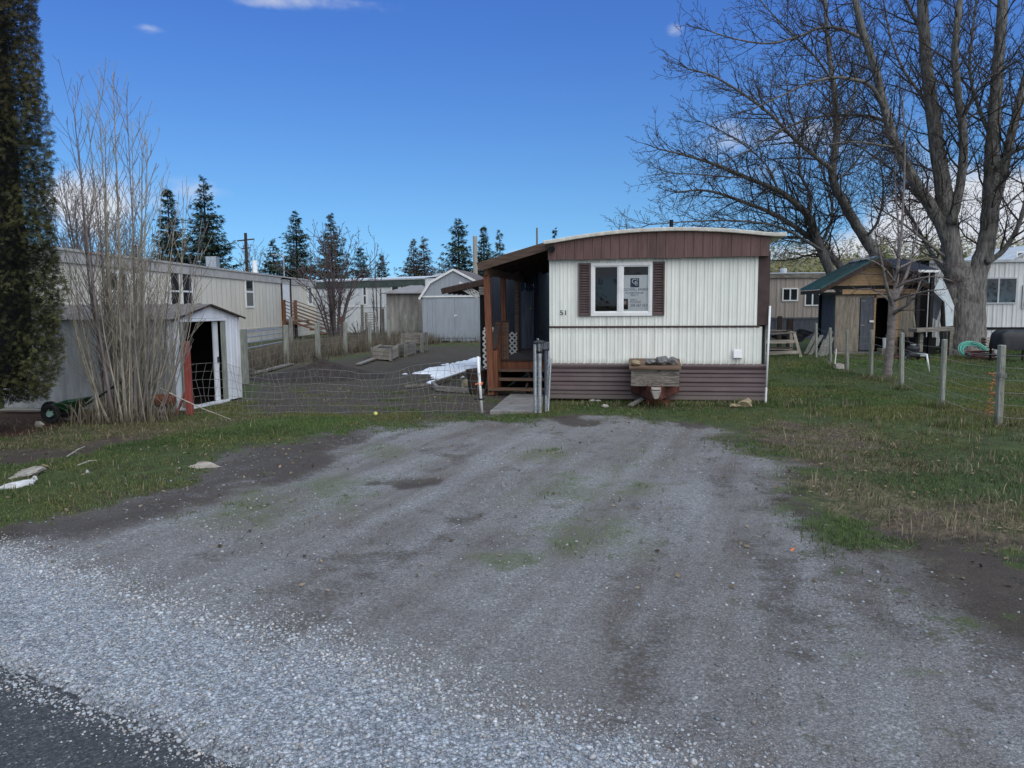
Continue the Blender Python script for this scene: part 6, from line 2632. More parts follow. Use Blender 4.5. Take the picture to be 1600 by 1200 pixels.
e = P(429, 398, 70)
mb.tube([(b.x, b.y, z - .02), (b.x - .08, b.y, z + .25), (b.x - .35, b.y, z + .42), (e.x + .25, b.y, e.z)], .05, 8)
mb.build('arm', M['galv'], t)
mb = MB()
mb.beam((e.x + .26, b.y, e.z + .01), (e.x - .25, b.y, e.z - .02), .24, .12)
mb.build('lamp_head', M['galv'], t, bevel=.03)

# ------------------------------------------------------------------ wooden shed with green roof
A, B = G(1306, 553), G(1428, 553)
F6 = Frame(A, B)
wd = thing('wooden_shed', 'grey board shed with dark green metal roof and open doorway behind the sapling', 'shed', F6.w(F6.len / 2, 0, 0), F6.ang)
D6 = 2.0
ze = F6.at(1360, 459)[1]
u = lambda px, py=500, v=0: F6.at(px, py, v)[0]
zz = lambda py, px=1360, v=0: F6.at(px, py, v)[1]
base = zz(553)
mb = MB(F6.M)
mb.box(u(1304), u(1343), .004, .03, .12, ze)
mb.box(u(1343), u(1365), .004, .03, zz(465), ze)
mb.box(u(1365), u(1391), .004, .03, zz(462), ze)
mb.box(u(1391), u(1428), .004, .03, .12, ze)
mb.build('front_wall', M['plywood'], wd)
mb = MB(F6.M)
a, b = u(1304), u(1304) - .0
# left side wall seen obliquely: boards
nb = 9
for i in range(nb):
    v0, v1 = D6 * i / nb, D6 * (i + 1) / nb
    mb.box(u(1306) - .03, u(1306), v0 + .032, v1 + .024, .1, ze)
    mb.box(u(1428), u(1428) + .03, v0 + .032, v1 + .024, .1, ze)
mb.box(u(1306), u(1428), D6, D6 + .03, .1, ze)
mb.build('side_wall', M['plywood_blue'], wd)
# doors
mb = MB(F6.M)
mb.box(u(1304.5), u(1342), -.035, -.004, zz(549), zz(464))
mb.build('door', M['plywood'], wd, bevel=.004)
mb = MB(F6.M)
mb.box(u(1343.5), u(1364), -.045, -.008, zz(547), zz(464.5))
dr = mb.build('door', M['plywood_blue'], wd, bevel=.004)
dr['label'] = 'narrow dark grey door leaf'
mb = MB(F6.M)
mb.box(u(1357.5), u(1364), -.09, -.047, zz(503.5), zz(500.5))
mb.build('handle', M['white_paint'], dr)
mb = MB(F6.M)
for z in (zz(470), zz(508)):
    mb.box(u(1333), u(1341.5), -.045, -.036, z - .02, z + .02)
    mb.box(u(1344), u(1350), -.056, -.046, z - .02, z + .02)
mb.build('hinge', M['wire_dark'], dr)
mb = MB(F6.M)
mb.box(u(1364.6), u(1367.5), -.03, .08, zz(547), zz(465))
mb.box(u(1388), u(1391), -.03, .08, zz(547), zz(465))
mb.box(u(1367.6), u(1387.9), -.03, .08, zz(465), zz(461))
mb.build('door_frame', M['wood_new'], wd)
mb = MB(F6.M)
mb.box(u(1391.2), u(1404), -.02, .02, zz(549), zz(462))
mb.build('trim_board', M['wood_new'], wd)
mb = MB(F6.M)
mb.box(u(1404.2), u(1427), -.026, .002, zz(549), zz(463))
mb.build('plywood_panel', M['plywood'], wd)
mb = MB(F6.M)
mb.box(u(1303), u(1428), -.12, .0, zz(555), zz(549.3))
mb.build('sill_beam', M['wood_gray_h'], wd)
mb = MB(F6.M)
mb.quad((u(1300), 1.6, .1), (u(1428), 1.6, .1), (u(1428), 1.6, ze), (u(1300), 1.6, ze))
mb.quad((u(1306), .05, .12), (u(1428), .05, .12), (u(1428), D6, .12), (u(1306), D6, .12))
mb.build('interior_shade', M['dark'], wd)  # near-black sheet and floor stand in for shade inside the doorway
# header boards + gable
mb = MB(F6.M)
mb.box(u(1279), u(1432), -.10, -.04, zz(460), zz(456))
mb.build('header_board', M['dark'], wd)
mb = MB(F6.M)
mb.box(u(1313), u(1426), -.12, -.045, zz(459.4), zz(452))
mb.build('header_board', M['wood_new'], wd)
mb = MB(F6.M)
mb.box(u(1283), u(1430), -.09, .02, zz(452), zz(446))
mb.build('header_board', M['dark'], wd)
up_, zp = F6.at(1374, 403, -.35)
zg0 = zz(446)
mb = MB(F6.M)
ul_, ur_ = u(1288), u(1440)
npk = 6
for i in range(npk):
    z0, z1 = zg0 + (zp - zg0) * i / npk, zg0 + (zp - zg0) * (i + 1) / npk - .006
    def edge(z, lo):
        s = (z - zg0) / (zp - zg0)
        return (ul_ + (up_ - ul_) * s) if lo else (ur_ + (up_ - ur_) * s)
    mb.quad((edge(z0, 1), -.05, z0), (edge(z0, 0), -.05, z0), (edge(z1, 0), -.05 + .004, z1), (edge(z1, 1), -.05 + .004, z1))
mb.build('gable', M['wood_new'], wd)
# roof: two slopes with forward overhang
el, zel = F6.at(1247, 448, 0.9)
er, zer = F6.at(1462, 449, 0.2)
mb = MB(F6.M)
v0, v1 = -.38, D6 + .3
lo_u, lo_z = F6.at(1283, 452, -.38)
lo2_u = F6.at(1461, 450, -.38)[0]
ribs = 14
for (a, za) in ((lo_u - .0, lo_z), (lo2_u, lo_z)):
    mb.add([(a, v0, za), (up_, v0, zp), (up_, v1, zp), (a, v1, za), (a, v0, za + .05), (up_, v0, zp + .05), (up_, v1, zp + .05), (a, v1, za + .05)],
           [(0, 3, 2, 1), (4, 5, 6, 7), (0, 1, 5, 4), (2, 3, 7, 6), (3, 0, 4, 7)])
    for k in range(ribs):
        v = v0 + .02 + (v1 - v0 - .04) * k / (ribs - 1)
        mb.beam((a, v, za + .06), (up_, v, zp + .06), .03, .02)
mb.build('roof', M['green_metal'], wd)
mb = MB(F6.M)
mb.add([(up_ - .2, v0 - .01, zp - .01), (up_, v0 - .01, zp + .085), (up_, v1, zp + .085), (up_ - .2, v1, zp - .01)], [(0, 1, 2, 3)])
mb.add([(up_ + .2, v0 - .01, zp - .01), (up_, v0 - .01, zp + .085), (up_, v1, zp + .085), (up_ + .2, v1, zp - .01)], [(3, 2, 1, 0)])
mb.build('ridge_cap', M['galv'], wd)
mb = MB(F6.M)
mb.beam((lo_u, v0 + .02, lo_z - .06), (up_, v0 + .02, zp - .06), .04, .13)
mb.beam((lo2_u, v0 + .02, lo_z - .06), (up_, v0 + .02, zp - .06), .04, .13)
mb.beam((lo_u + .03, v0 + .045, lo_z - .08), (lo_u + .03, v1, lo_z - .08), .04, .12)
mb.build('rafter', M['wood_dark'], wd)

# bucket on the sill
p = F6.w(u(1381), -.30, 0)
zb = P(1381, 544, p.y).z
bk = thing('white_bucket', 'white plastic bucket standing at the open shed doorway', 'bucket', (p.x, p.y, max(zb, 0)))
mb = MB()
r = 5.6 * p.y / FPX
hb = P(1381, 528, p.y).z - zb
mb.lathe([(r * .86, 0), (r, hb * .93), (r * 1.05, hb * .94), (r * 1.05, hb), (r * .95, hb), (r * .8, .03)], (p.x, p.y, zb), 20)
mb.build('bucket', M['white_paint'], bk)
mb = MB()
mb.lathe([(.05, 0), (.07, .05), (.045, .12), (.02, .14)], (p.x + .02, p.y, zb + hb), 10)
mb.build('crumpled_rag', M['wood_dark'], bk)
mb = MB()
mb.box(p.x - .22, p.x + .22, p.y - .18, p.y + .16, 0, zb - .003)
tag(mb.build('step_block', M['wood_gray_h'], bevel=.01), 'low timber step under the white bucket at the shed doorway', 'step')

# dustpan with upright stick by the fence
c = G(1311, 577)
dp = thing('long_handled_dustpan', 'pale long handled dustpan on the grass before the wooden shed', 'dustpan', c)
mb = MB()
k_ = c.y / FPX
x0, x1 = c.x - 6 * k_, c.x + 7 * k_
mb.add([(x0, c.y - .06, .01), (x1, c.y - .06, .01), (x1 + .02, c.y + .12, .03), (x0, c.y + .12, .03), (x0, c.y - .03, .13), (x1, c.y - .03, .13), (x1 + .02, c.y + .12, .15), (x0, c.y + .12, .15)],
       [(0, 3, 2, 1), (2, 3, 7, 6), (0, 1, 5, 4), (1, 2, 6, 5), (3, 0, 4, 7)])
mb.build('pan', M['rock_pale'], dp, bevel=.004)
mb = MB()
mb.cyl((x0 + .03, c.y + .1, .12), P(1307, 545, c.y + .1), .014, n=8)
mb.build('handle', M['white_paint'], dp)

# ------------------------------------------------------------------ timber stack left of the shed
c = G(1222, 558)
ts = thing('timber_stand', 'rough wooden stand stacked with dark boards right of the white pole', 'timber stand', c)
Y = c.y
for (a, b, w, h_, mat, nm) in (((1196, 552), (1249, 550), .10, .10, 'wood_pale', 'lower_rail'), ((1196, 534), (1241, 533.5), .09, .11, 'wood_pale', 'middle_rail'), ((1197, 521), (1240, 519), .5, .05, 'wood_gray_h', 'top_board')):
    mb = MB()
    mb.beam(P(*a, Y), P(*b, Y), w, h_)
    mb.build(nm, M[mat], ts, bevel=.006)
for a, b, dy in (((1240, 519), (1251, 556), 0), ((1203, 519), (1200, 556), .3), ((1236, 519), (1236, 556), 1.0)):
    mb = MB()
    q = P(*b, Y + dy)
    q.z = 0
    mb.beam(P(*a, Y + dy), q, .09, .07, up=(0, 1, 0))
    mb.build('leg', M['wood_pale'] if dy == 0 else M['wood_gray'], ts)
rr = random.Random(4)
for k in range(7):
    mb = MB()
    x0 = 1195 + rr.uniform(0, 6)
    py = 517.5 - k * .5 if k < 4 else 548 - (k - 4) * 2.5
    yy = Y + rr.uniform(-.3, .4)
    mb.beam(P(x0, py, yy), P(x0 + rr.uniform(28, 42), py + rr.uniform(-.8, .8), yy), .16, .03)
    mb.build('board', M['wood_gray_h'] if k % 2 else M['wood_dark'], ts)
# dark tubs behind the stand
for px0, px1, ty, lab in ((1214, 1220, 494, 'dark post left of the pair behind the timber stand'), (1229, 1237, 498, 'dark wider post right of the pair behind the timber stand')):
    b = G((px0 + px1) / 2, 548)
    mb = MB()
    w = (px1 - px0) * b.y / FPX
    mb.beam(b, b + Vector((0, 0, P(px0, ty, b.y).z)), w, w, up=(0, 1, 0))
    tag(mb.build('dark_post', M['wood_dark'], bevel=.01), lab, 'post')
mb = MB()
c2 = G(1236, 545)
mb.rock(c2 + Vector((.3, .8, .45)), 1.3, .5, .62, seed=14, rough=.35, facets=18)
tag(mb.build('tarp_heap', M['tarp']), 'low heap of dark covered clutter behind the timber stand', 'heap')
# leaning boards at the shed corner
lb_ = [((1259, 553), (1276, 520)), ((1266, 555), (1284, 524)), ((1280, 556), (1290, 530)), ((1284, 557), (1298, 518)), ((1290, 556), (1300, 527))]
for i, (a, b) in enumerate(lb_):
    p = G(*a)
    q = P(b[0], b[1], p.y + .5)
    mb = MB()
    mb.beam(p, q, .12, .03)
    tag(mb.build('leaning_board', M['wood_gray']), 'old grey board leaning on the left corner of the wooden shed', 'board', 'boards leaning at the wooden shed corner')

# ------------------------------------------------------------------ tan trailer behind
A, B = P(1180, 480, 36), P(1345, 480, 36)
F7 = Frame(A, B)
t7 = thing('trailer_home', 'tan ribbed trailer home with small white windows behind the wooden shed', 'trailer', F7.w(F7.len / 2, 0, 0), F7.ang)
zt7 = F7.at(1240, 426)[1]
zs7 = F7.at(1240, 497)[1]
mb = MB(F7.M)
ribbed(mb, 0, F7.len, zs7, zt7 - .22, 0, pitch=.42, depth=.02)
mb.quad((F7.len, 0, 0), (F7.len, 4, 0), (F7.len, 4, zt7 - .1), (F7.len, 0, zt7 - .1))
mb.quad((0, 0, 0), (0, 4, 0), (0, 4, zt7 - .1), (0, 0, zt7 - .1))
mb.build('wall', M['tan_siding'], t7)
mb = MB(F7.M)
mb.box(-.1, F7.len + .1, -.10, -.012, zt7 - .25, zt7 - .03)
mb.build('roof_trim', M['wood_gray_h'], t7)
mb = MB(F7.M)
mb.add([(-.1, -.1, zt7 - .028), (F7.len + .1, -.1, zt7 - .028), (F7.len + .1, 2, zt7 + .08), (-.1, 2, zt7 + .08), (F7.len + .1, 4, zt7 - .03), (-.1, 4, zt7 - .03)], [(0, 1, 2, 3), (3, 2, 4, 5)])
mb.build('roof', M['roof_pale'], t7)
mb = MB(F7.M)
mb.box(0, F7.len, .0, .03, 0, zs7 - .06)
mb.build('skirting', M['plywood_blue'], t7)
mb = MB(F7.M)
mb.box(0, F7.len, -.03, -.002, zs7 - .055, zs7 + .03)
mb.build('skirt_cap', M['plywood_blue'], t7)
for x0, ya, x1, yb in ((1222, 450, 1246.5, 470.5), (1257, 455.5, 1281, 478)):
    s0, z1 = F7.at(x0, ya)
    s1, z0 = F7.at(x1, yb)
    add_window(F7, t7, s0, s1, z0, z1, (.5,), (), .06, off=.02)
s0, z1 = F7.at(1200, 452)
s1, _ = F7.at(1211, 452)
mb = MB(F7.M)
mb.box(s0, s1, -.04, -.022, zs7 + .05, z1)
mb.build('door', M['tan_siding'], t7)
mb = MB(F7.M)
sx, _ = F7.at(1242, 420)
mb.cyl((sx, 1.5, zt7), (sx, 1.5, F7.at(1242, 419, 1.5)[1]), .16, n=10)
mb.build('roof_vent', M['roof_pale'], t7)

# ------------------------------------------------------------------ pale trailer on the right
A, B = P(1398, 480, 26.8), P(1690, 480, 25.6)
F8 = Frame(A, B)
t8 = thing('trailer_home', 'pale grey ribbed trailer home with dark wide window right of the big tree', 'trailer', F8.w(F8.len / 2, 0, 0), F8.ang)
zt8 = F8.at(1560, 410)[1]
ztr = F8.at(1570, 513)[1]
zbo = F8.at(1570, 541)[1]
mb = MB(F8.M)
ribbed(mb, 0, F8.len, ztr + .04, zt8, 0, pitch=.30, depth=.016)
ribbed(mb, 0, F8.len, zbo, ztr - .04, -.004, pitch=.30, depth=.016)
mb.quad((0, 0, 0), (0, 4, 0), (0, 4, zt8), (0, 0, zt8))
mb.quad((F8.len, 0, 0), (F8.len, 4, 0), (F8.len, 4, zt8), (F8.len, 0, zt8))
mb.build('wall', M['pale_siding'], t8)
mb = MB(F8.M)
mb.box(0, F8.len, -.05, .0, ztr - .04, ztr + .04)
mb.build('trim_strip', M['dark'], t8)
mb = MB(F8.M)
mb.box(-.1, F8.len + .1, -.09, .0, zt8 - .0, zt8 + .09)
mb.add([(-.1, -.0, zt8 + .092), (F8.len + .1, .0, zt8 + .092), (F8.len + .1, 2, zt8 + .16), (-.1, 2, zt8 + .16), (F8.len + .1, 4, zt8 + .09), (-.1, 4, zt8 + .09)], [(0, 1, 2, 3), (3, 2, 4, 5)])
mb.build('roof', M['roof_pale'], t8)
mb = MB(F8.M)
mb.box(0, F8.len, .03, .06, 0, zbo)
mb.build('skirting', M['dark'], t8)
for x0, ya, x1, yb in ((1535, 434, 1587.5, 474.5), (1598, 445, 1640, 482)):
    s0, z1 = F8.at(x0, ya)
    s1, z0 = F8.at(x1, yb)
    add_window(F8, t8, s0, s1, z0, z1, (.47,), (), .045, mat='roof_pale', off=.018)
# gable house beyond
A, B = P(1562, 480, 48), P(1690, 480, 48)
F9 = Frame(A, B)
gh = thing('gable_house', 'distant white house with pale gabled roof above the right trailer', 'house', F9.w(F9.len / 2, 0, 0), F9.ang)
z0 = F9.at(1570, 411)[1]
z1 = F9.at(1612, 383)[1]
sr = F9.at(1625, 400)[0]
mb = MB(F9.M)
mb.add([(0, 0, 0), (2 * sr, 0, 0), (2 * sr, 0, z0), (sr, 0, z1), (0, 0, z0), (0, 6, 0), (0, 6, z0)], [(0, 1, 2, 3, 4), (0, 4, 6, 5)])
mb.build('wall', M['pale_siding'], gh)
mb = MB(F9.M)
mb.add([(-.3, -.3, z0 - .2), (sr, -.3, z1 + .08), (sr, 6.3, z1 + .08), (-.3, 6.3, z0 - .2), (2 * sr + .3, -.3, z0 - .2), (2 * sr + .3, 6.3, z0 - .2)], [(0, 1, 2, 3), (1, 4, 5, 2)])
mb.build('roof', M['roof_pale'], gh)
s0, za = F9.at(1588, 393)
s1, zb = F9.at(1600, 406)
add_window(F9, gh, s0, s1, zb, za, (), (), .08)

# ------------------------------------------------------------------ dark lean-to beside the tree
c = G(1446, 556)
ln = thing('lean_to_shelter', 'dark shelter with black roof between the wooden shed and big tree', 'shelter', c)
Y = c.y
a, b = P(1404, 424, Y), P(1466, 424, Y)
zt_ = P(1430, 406, Y + 2).z
mb = MB()
mb.add([(a.x, Y - .1, a.z), (b.x, Y - .1, b.z), (b.x, Y + 2, zt_), (a.x, Y + 2, zt_), (a.x, Y - .1, a.z + .04), (b.x, Y - .1, b.z + .04), (b.x, Y + 2, zt_ + .04), (a.x, Y + 2, zt_ + .04)],
       [(0, 3, 2, 1), (4, 5, 6, 7), (0, 1, 5, 4), (1, 2, 6, 5), (2, 3, 7, 6), (3, 0, 4, 7)])
mb.build('roof', M['tarp'], ln)
mb = MB()
mb.beam((P(1432, 424, Y).x, Y - .12, a.z + .0), (b.x, Y - .12, b.z + .0), .03, .07)
mb.build('fascia', M['white_paint'], ln)
for px in (1434, 1455):
    mb = MB()
    x = P(px, 500, Y).x
    mb.box(x - .05, x + .05, Y, Y + .1, 0, a.z - .03)
    mb.build('post', M['dark'], ln)
mb = MB()
mb.box(P(1400, 500, Y).x, P(1500, 500, Y).x, Y + 1.9, Y + 1.95, 0, zt_ - .02)
mb.box(P(1429, 500, Y).x, P(1470, 500, Y).x, Y + .2, Y + 1.6, 0, P(1440, 528, Y).z)
mb.build('dark_backing', M['dark'], ln)  # near-black backing and block added in place of the shade under the roof
mb = MB()
p0, p1 = P(1426, 516, Y - .3), P(1484, 513.5, Y - .3)
mb.beam(p0, p1, .5, .11)
for px in (1432, 1478):
    x = P(px, 500, Y).x
    mb.box(x - .05, x + .05, Y - .35, Y - .25, 0, p0.z - .05)
o = mb.build('work_bench', M['wood_gray_h'])
tag(o, 'long weathered plank bench before the dark shelter left of the tree', 'bench')
mb = MB()
q = [P(1459, 455, Y + .3), P(1470, 430, Y + .3), P(1482, 455, Y + .3), P(1491, 478, Y + .3), P(1489, 509, Y + .3), P(1478, 510, Y + .3), P(1476, 472, Y + .3)]
mb.prism(q, (0, 0, 0), (0, .03, 0))
tag(mb.build('hanging_sheet', M['tarp_white']), 'torn pale sheet hanging beside the trunk under the dark shelter', 'sheet')
mb = MB()
q = [P(1458, 455, Y + .6), P(1474, 455, Y + .6), P(1470, 480, Y + .6), P(1464, 500, Y + .6), P(1458, 496, Y + .6)]
mb.prism(q, (0, 0, 0), (0, .03, 0))
tag(mb.build('hanging_sheet', M['plywood_blue']), 'blue grey sheet hanging at the middle of the dark shelter', 'sheet')
# broom
b0 = G(1434, 556)
br = thing('broom', 'broom leaning upright beside the right corner of the wooden shed', 'broom', b0)
mb = MB()
mb.cyl(b0 + Vector((0, 0, .12)), P(1427.5, 492, b0.y), .018, n=8)
mb.build('handle', M['wood_pale'], br)
mb = MB()
mb.beam(b0 + Vector((-.14, 0, .07)), b0 + Vector((.14, 0, .07)), .06, .14)
mb.build('bristles', M['wood_dark'], br)
# lawn mower
c = G(1428, 563)
mw = thing('lawn_mower', 'black push lawn mower parked in front of the shed\'s right corner', 'lawn mower', c)
k_ = c.y / FPX
mb = MB()
mb.box(c.x - .26, c.x + .26, c.y - .2, c.y + .35, .09, .24)
mb.build('deck', M['black_plastic'], mw, bevel=.05)
mb = MB()
mb.lathe([(.17, .24), (.18, .34), (.15, .40), (.05, .43)], c + Vector((0, .08, 0)), 16)
mb.build('engine', M['tarp'], mw)
mb = MB()
mb.cyl(c + Vector((.0, .08, .43)), c + Vector((0, .08, .46)), .08, n=14)
mb.beam(c + Vector((.05, -.22, .16)), c + Vector((.22, -.22, .16)), .02, .06)
mb.build('chrome_cap', M['galv'], mw)
for sx in (-.29, .29):
    for sy in (-.16, .32):
        mb = MB()
        w_ = c + Vector((sx, sy, .10))
        mb.cyl(w_ + Vector((-.03, 0, 0)), w_ + Vector((.03, 0, 0)), .10, n=16)
        wl = mb.build('wheel', M['rubber'], mw, bevel=.01)
        mb = MB()
        mb.cyl(w_ + Vector((-.035, 0, 0)), w_ + Vector((.035, 0, 0)), .05, n=12)
        mb.build('hub', M['galv'], wl)
mb = MB()
for sx in (-.22, .22):
    mb.tube([c + Vector((sx, .3, .2)), c + Vector((sx - .03, .75, .55)), c + Vector((sx - .06, 1.0, .85))], .014, 6)
mb.tube([c + Vector((-.28, 1.0, .85)), c + Vector((.16, 1.0, .85))], .014, 6)
mb.build('handle', M['black_plastic'], mw)
c = G(1402, 562)
mb = MB()
mb.rock(c + Vector((0, 0, .08)), .14, .1, .10, seed=33, rough=.35)
tag(mb.build('brick_chunk', M['rust_red']), 'broken red brick chunk beside the lawn mower', 'brick')
# small bent white stake
mb = MB()
c = G(1452, 581)
mb.tube([c, P(1448, 553.5, c.y)], .02, 8)
mb.tube([P(1448, 553.5, c.y), P(1441, 553, c.y + .3), P(1432, 552, c.y + .6)], .010, 6)
tag(mb.build('white_stake', M['white_paint'], smooth=True), 'short white stake on the lawn between the two nearest far posts', 'stake')

# hose coils
c = G(1528, 560)
for nm, mat, ce, rx, rz, k0, lab in (('garden_hose', 'hose_teal', (1530, 551), 21, 17, 7, 'coil of teal garden hose leaning at the foot of the big tree'), ('garden_hose', 'hose_red', (1533, 556), 24, 7, 5, 'flattened coil of dark red hose under the teal hose')):
    Y = c.y - (.3 if mat == 'hose_red' else 0)
    k_ = Y / FPX
    mb = MB()
    rr = random.Random(k0)
    pts = []
    offs = [(rr.uniform(.80, 1.06), rr.uniform(-.06, .06), rr.uniform(-.05, .05), rr.uniform(-.10, .10)) for _ in range(k0 + 1)]
    for i in range(k0 * 28):
        a = 2 * math.pi * i / 28
        lp, fr_ = i // 28, (i % 28) / 28
        e, ox, oz, ph_ = [p0 * (1 - fr_) + p1 * fr_ for p0, p1 in zip(offs[lp], offs[lp + 1])]
        cx = P(ce[0], 550, Y).x
        if mat == 'hose_teal':
            zc = rz * k_ * .62
            pts.append((cx + ox + rx * k_ * e * math.cos(a), Y + .30 + .20 * math.sin(a) + ph_, max(.025 + .02 * lp, zc + oz + rz * k_ * .80 * e * math.sin(a))))
        else:
            pts.append((cx + ox + rx * k_ * e * math.cos(a), Y + .30 * e * math.sin(a), .025 + .03 * lp + .10 * (.5 + .5 * math.sin(a + ph_ * 8)) * e))
    mb.tube(pts, .015, 6)
    tag(mb.build(nm, M[mat], smooth=True), lab, 'hose')
# covered grill
c = G(1594, 566)
gr = thing('covered_grill', 'barbecue grill under a black cover at the right edge', 'grill', c)
Y = c.y
x0, x1 = P(1564, 530, Y).x, P(1625, 530, Y).x
z0, z1 = P(1580, 546, Y).z, P(1580, 517, Y).z
mb = MB()
n = 18
V, F = [], []
prof = [(1.0, z0), (1.02, z0 + .12), (.96, z0 + .34), (.90, z1 - .08), (.72, z1), (.2, z1 + .02)]
for r, z in prof:
    for i in range(n * 2):
        a = math.pi * i / n
        ca, sa = math.cos(a), math.sin(a)
        ca = math.copysign(abs(ca) ** .4, ca)
        sa = math.copysign(abs(sa) ** .4, sa)
        w = 1 + .03 * math.sin(a * 7 + z * 9)
        V.append(((x0 + x1) / 2 + (x1 - x0) / 2 * r * ca * w, Y + .3 + .32 * r * sa * w, z + .015 * math.sin(a * 5)))
m_ = n * 2
for j in range(len(prof) - 1):
    for i in range(m_):
        F.append((j * m_ + i, j * m_ + (i + 1) % m_, (j + 1) * m_ + (i + 1) % m_, (j + 1) * m_ + i))
F.append(tuple((len(prof) - 1) * m_ + i for i in range(m_)))
mb.add(V, F)
mb.build('cover', M['tarp'], gr, smooth=True)
mb = MB()
for x in (x0 + .08, x1 - .08):
    for y in (Y + .05, Y + .55):
        mb.box(x - .02, x + .02, y - .02, y + .02, 0, z0 + .05)
mb.box(x0 + .08, x1 - .08, Y + .06, Y + .54, .15, .18)
mb.build('stand', M['dark'], gr)
# stacked lumber and canister by the trailer skirt
c = G(1549, 556)
st = thing('lumber_stack', 'small stack of pale lumber against the right trailer behind the hoses', 'lumber', c)
Y = c.y + .8
for k in range(5):
    mb = MB()
    a, b = P(1534, 545 - k * 4.2, Y), P(1556 + (k % 2) * 3, 545.5 - k * 4.2, Y)
    mb.beam(a, b, .4, .055)
    mb.build('board', M['wood_pale'], st)
mb = MB()
mb.box(P(1534, 548, Y).x, P(1556, 548, Y).x, Y - .15, Y + .15, 0, P(1540, 547.5, Y).z)
mb.build('bearer', M['wood_dark'], st)
c = G(1558, 558)
mb = MB()
mb.lathe([(.09, 0), (.10, .02), (.10, .34), (.05, .38), (.04, .42)], c, 14)
tag(mb.build('canister', M['white_paint'], bevel=.004), 'small white canister between the hose coil and the nearest fence post', 'canister')

# ------------------------------------------------------------------ fence on the right
rp_ = [(1560, 663, 539, 14, 6), (1471.5, 634, 530, 10, 5), (1408.5, 607, 520, 9, 1), (1361, 590, 515.5, 7.5, 1), (1324, 583, 515.5, 6.5, 0), (1298, 570, 512, 5.5, -1), (1275.5, 558, 505, 5, 0)]
rf = thing('post_and_wire_fence', 'row of square weathered posts with thin wire across the right lawn', 'fence', G(1408, 607))
pp = []
for px, py, ty, w, ln_ in rp_:
    b = G(px, py)
    t = P(px + ln_ * .9, ty, b.y)
    ww = .64 * w * b.y / FPX
    mb = MB()
    mb.beam(b + Vector((0, 0, -.05)), t, ww, ww * 1.1, up=(0, 1, 0))
    mb.build('post', M['wood_post'], rf, bevel=.012)
    pp.append((b, t))
mb = MB()
ext = Vector((pp[0][0].x + 2.6, pp[0][0].y - 1.6, 0))
chain = [(ext, ext + Vector((0, 0, 1.1)))] + pp
for (a, ta), (b, tb) in zip(chain, chain[1:]):
    for k in range(6):
        s = .10 + .155 * k
        p, q = a.lerp(ta, s), b.lerp(tb, s)
        m_ = p.lerp(q, .5) + Vector((0, .02, -.035))
        mb.tube([p + Vector((-.02, -.05, 0)), m_, q + Vector((-.02, -.05, 0))], .0026, 4, caps=False)
for k in range(1, 9):
    s = k / 9
    p, q = chain[0][0].lerp(chain[1][0], s), chain[0][1].lerp(chain[1][1], s)
    mb.tube([p.lerp(q, .05), p.lerp(q, .88)], .002, 4, caps=False)
for k in range(5):
    z = .72 + .02 * k
    b, t = pp[0]
    c = b.lerp(t, .60 + .012 * k)
    mb.tube([c + Vector((.07 * math.cos(i * .52), .075 * math.sin(i * .52), .01 * math.sin(i))) for i in range(13)], .003, 4, caps=False)
mb.build('wire', M['wire'], rf)
mb = MB()
b = G(1546, 652)
rr = random.Random(3)
p = b.copy()
pts = []
for k in range(26):
    s = k / 25
    pts.append(b + Vector((rr.uniform(-.06, .07), rr.uniform(-.03, .03), .03 + .62 * s + rr.uniform(-.02, .02))))
mb.tube(pts, .007, 5)
for k in range(5):
    z = .62 - .14 * k
    q = b + Vector((rr.uniform(-.05, 0), 0, z))
    mb.tube([q, q + Vector((.06, 0, .02)), q + Vector((.12, .01, -.01))], .008, 5)
tag(mb.build('orange_twine', M['orange_twine'], smooth=True), 'tangle of faded orange twine hanging left of the nearest right post', 'twine')

# ------------------------------------------------------------------ trees


def perp(d, az):
    a = d.cross(Vector((.3, .2, .93)))
    if a.length < .05:
        a = d.cross(Vector((1, 0, 0)))
    a.normalize()
    b = d.cross(a).normalized()
    return a * math.cos(az) + b * math.sin(az)


def spline(pts, n):
    """Catmull-Rom through pts"""
    P_ = [pts[0] * 2 - pts[1]] + pts + [pts[-1] * 2 - pts[-2]]
    out = []
    for i in range(1, len(P_) - 2):
        for k in range(n):
            t = k / n
            a, b, c, d = P_[i - 1], P_[i], P_[i + 1], P_[i + 2]
            out.append(.5 * ((2 * b) + (c - a) * t + (2 * a - 5 * b + 4 * c - d) * t * t + (3 * b - a - 3 * c + d) * t ** 3))
    out.append(pts[-1])
    return out


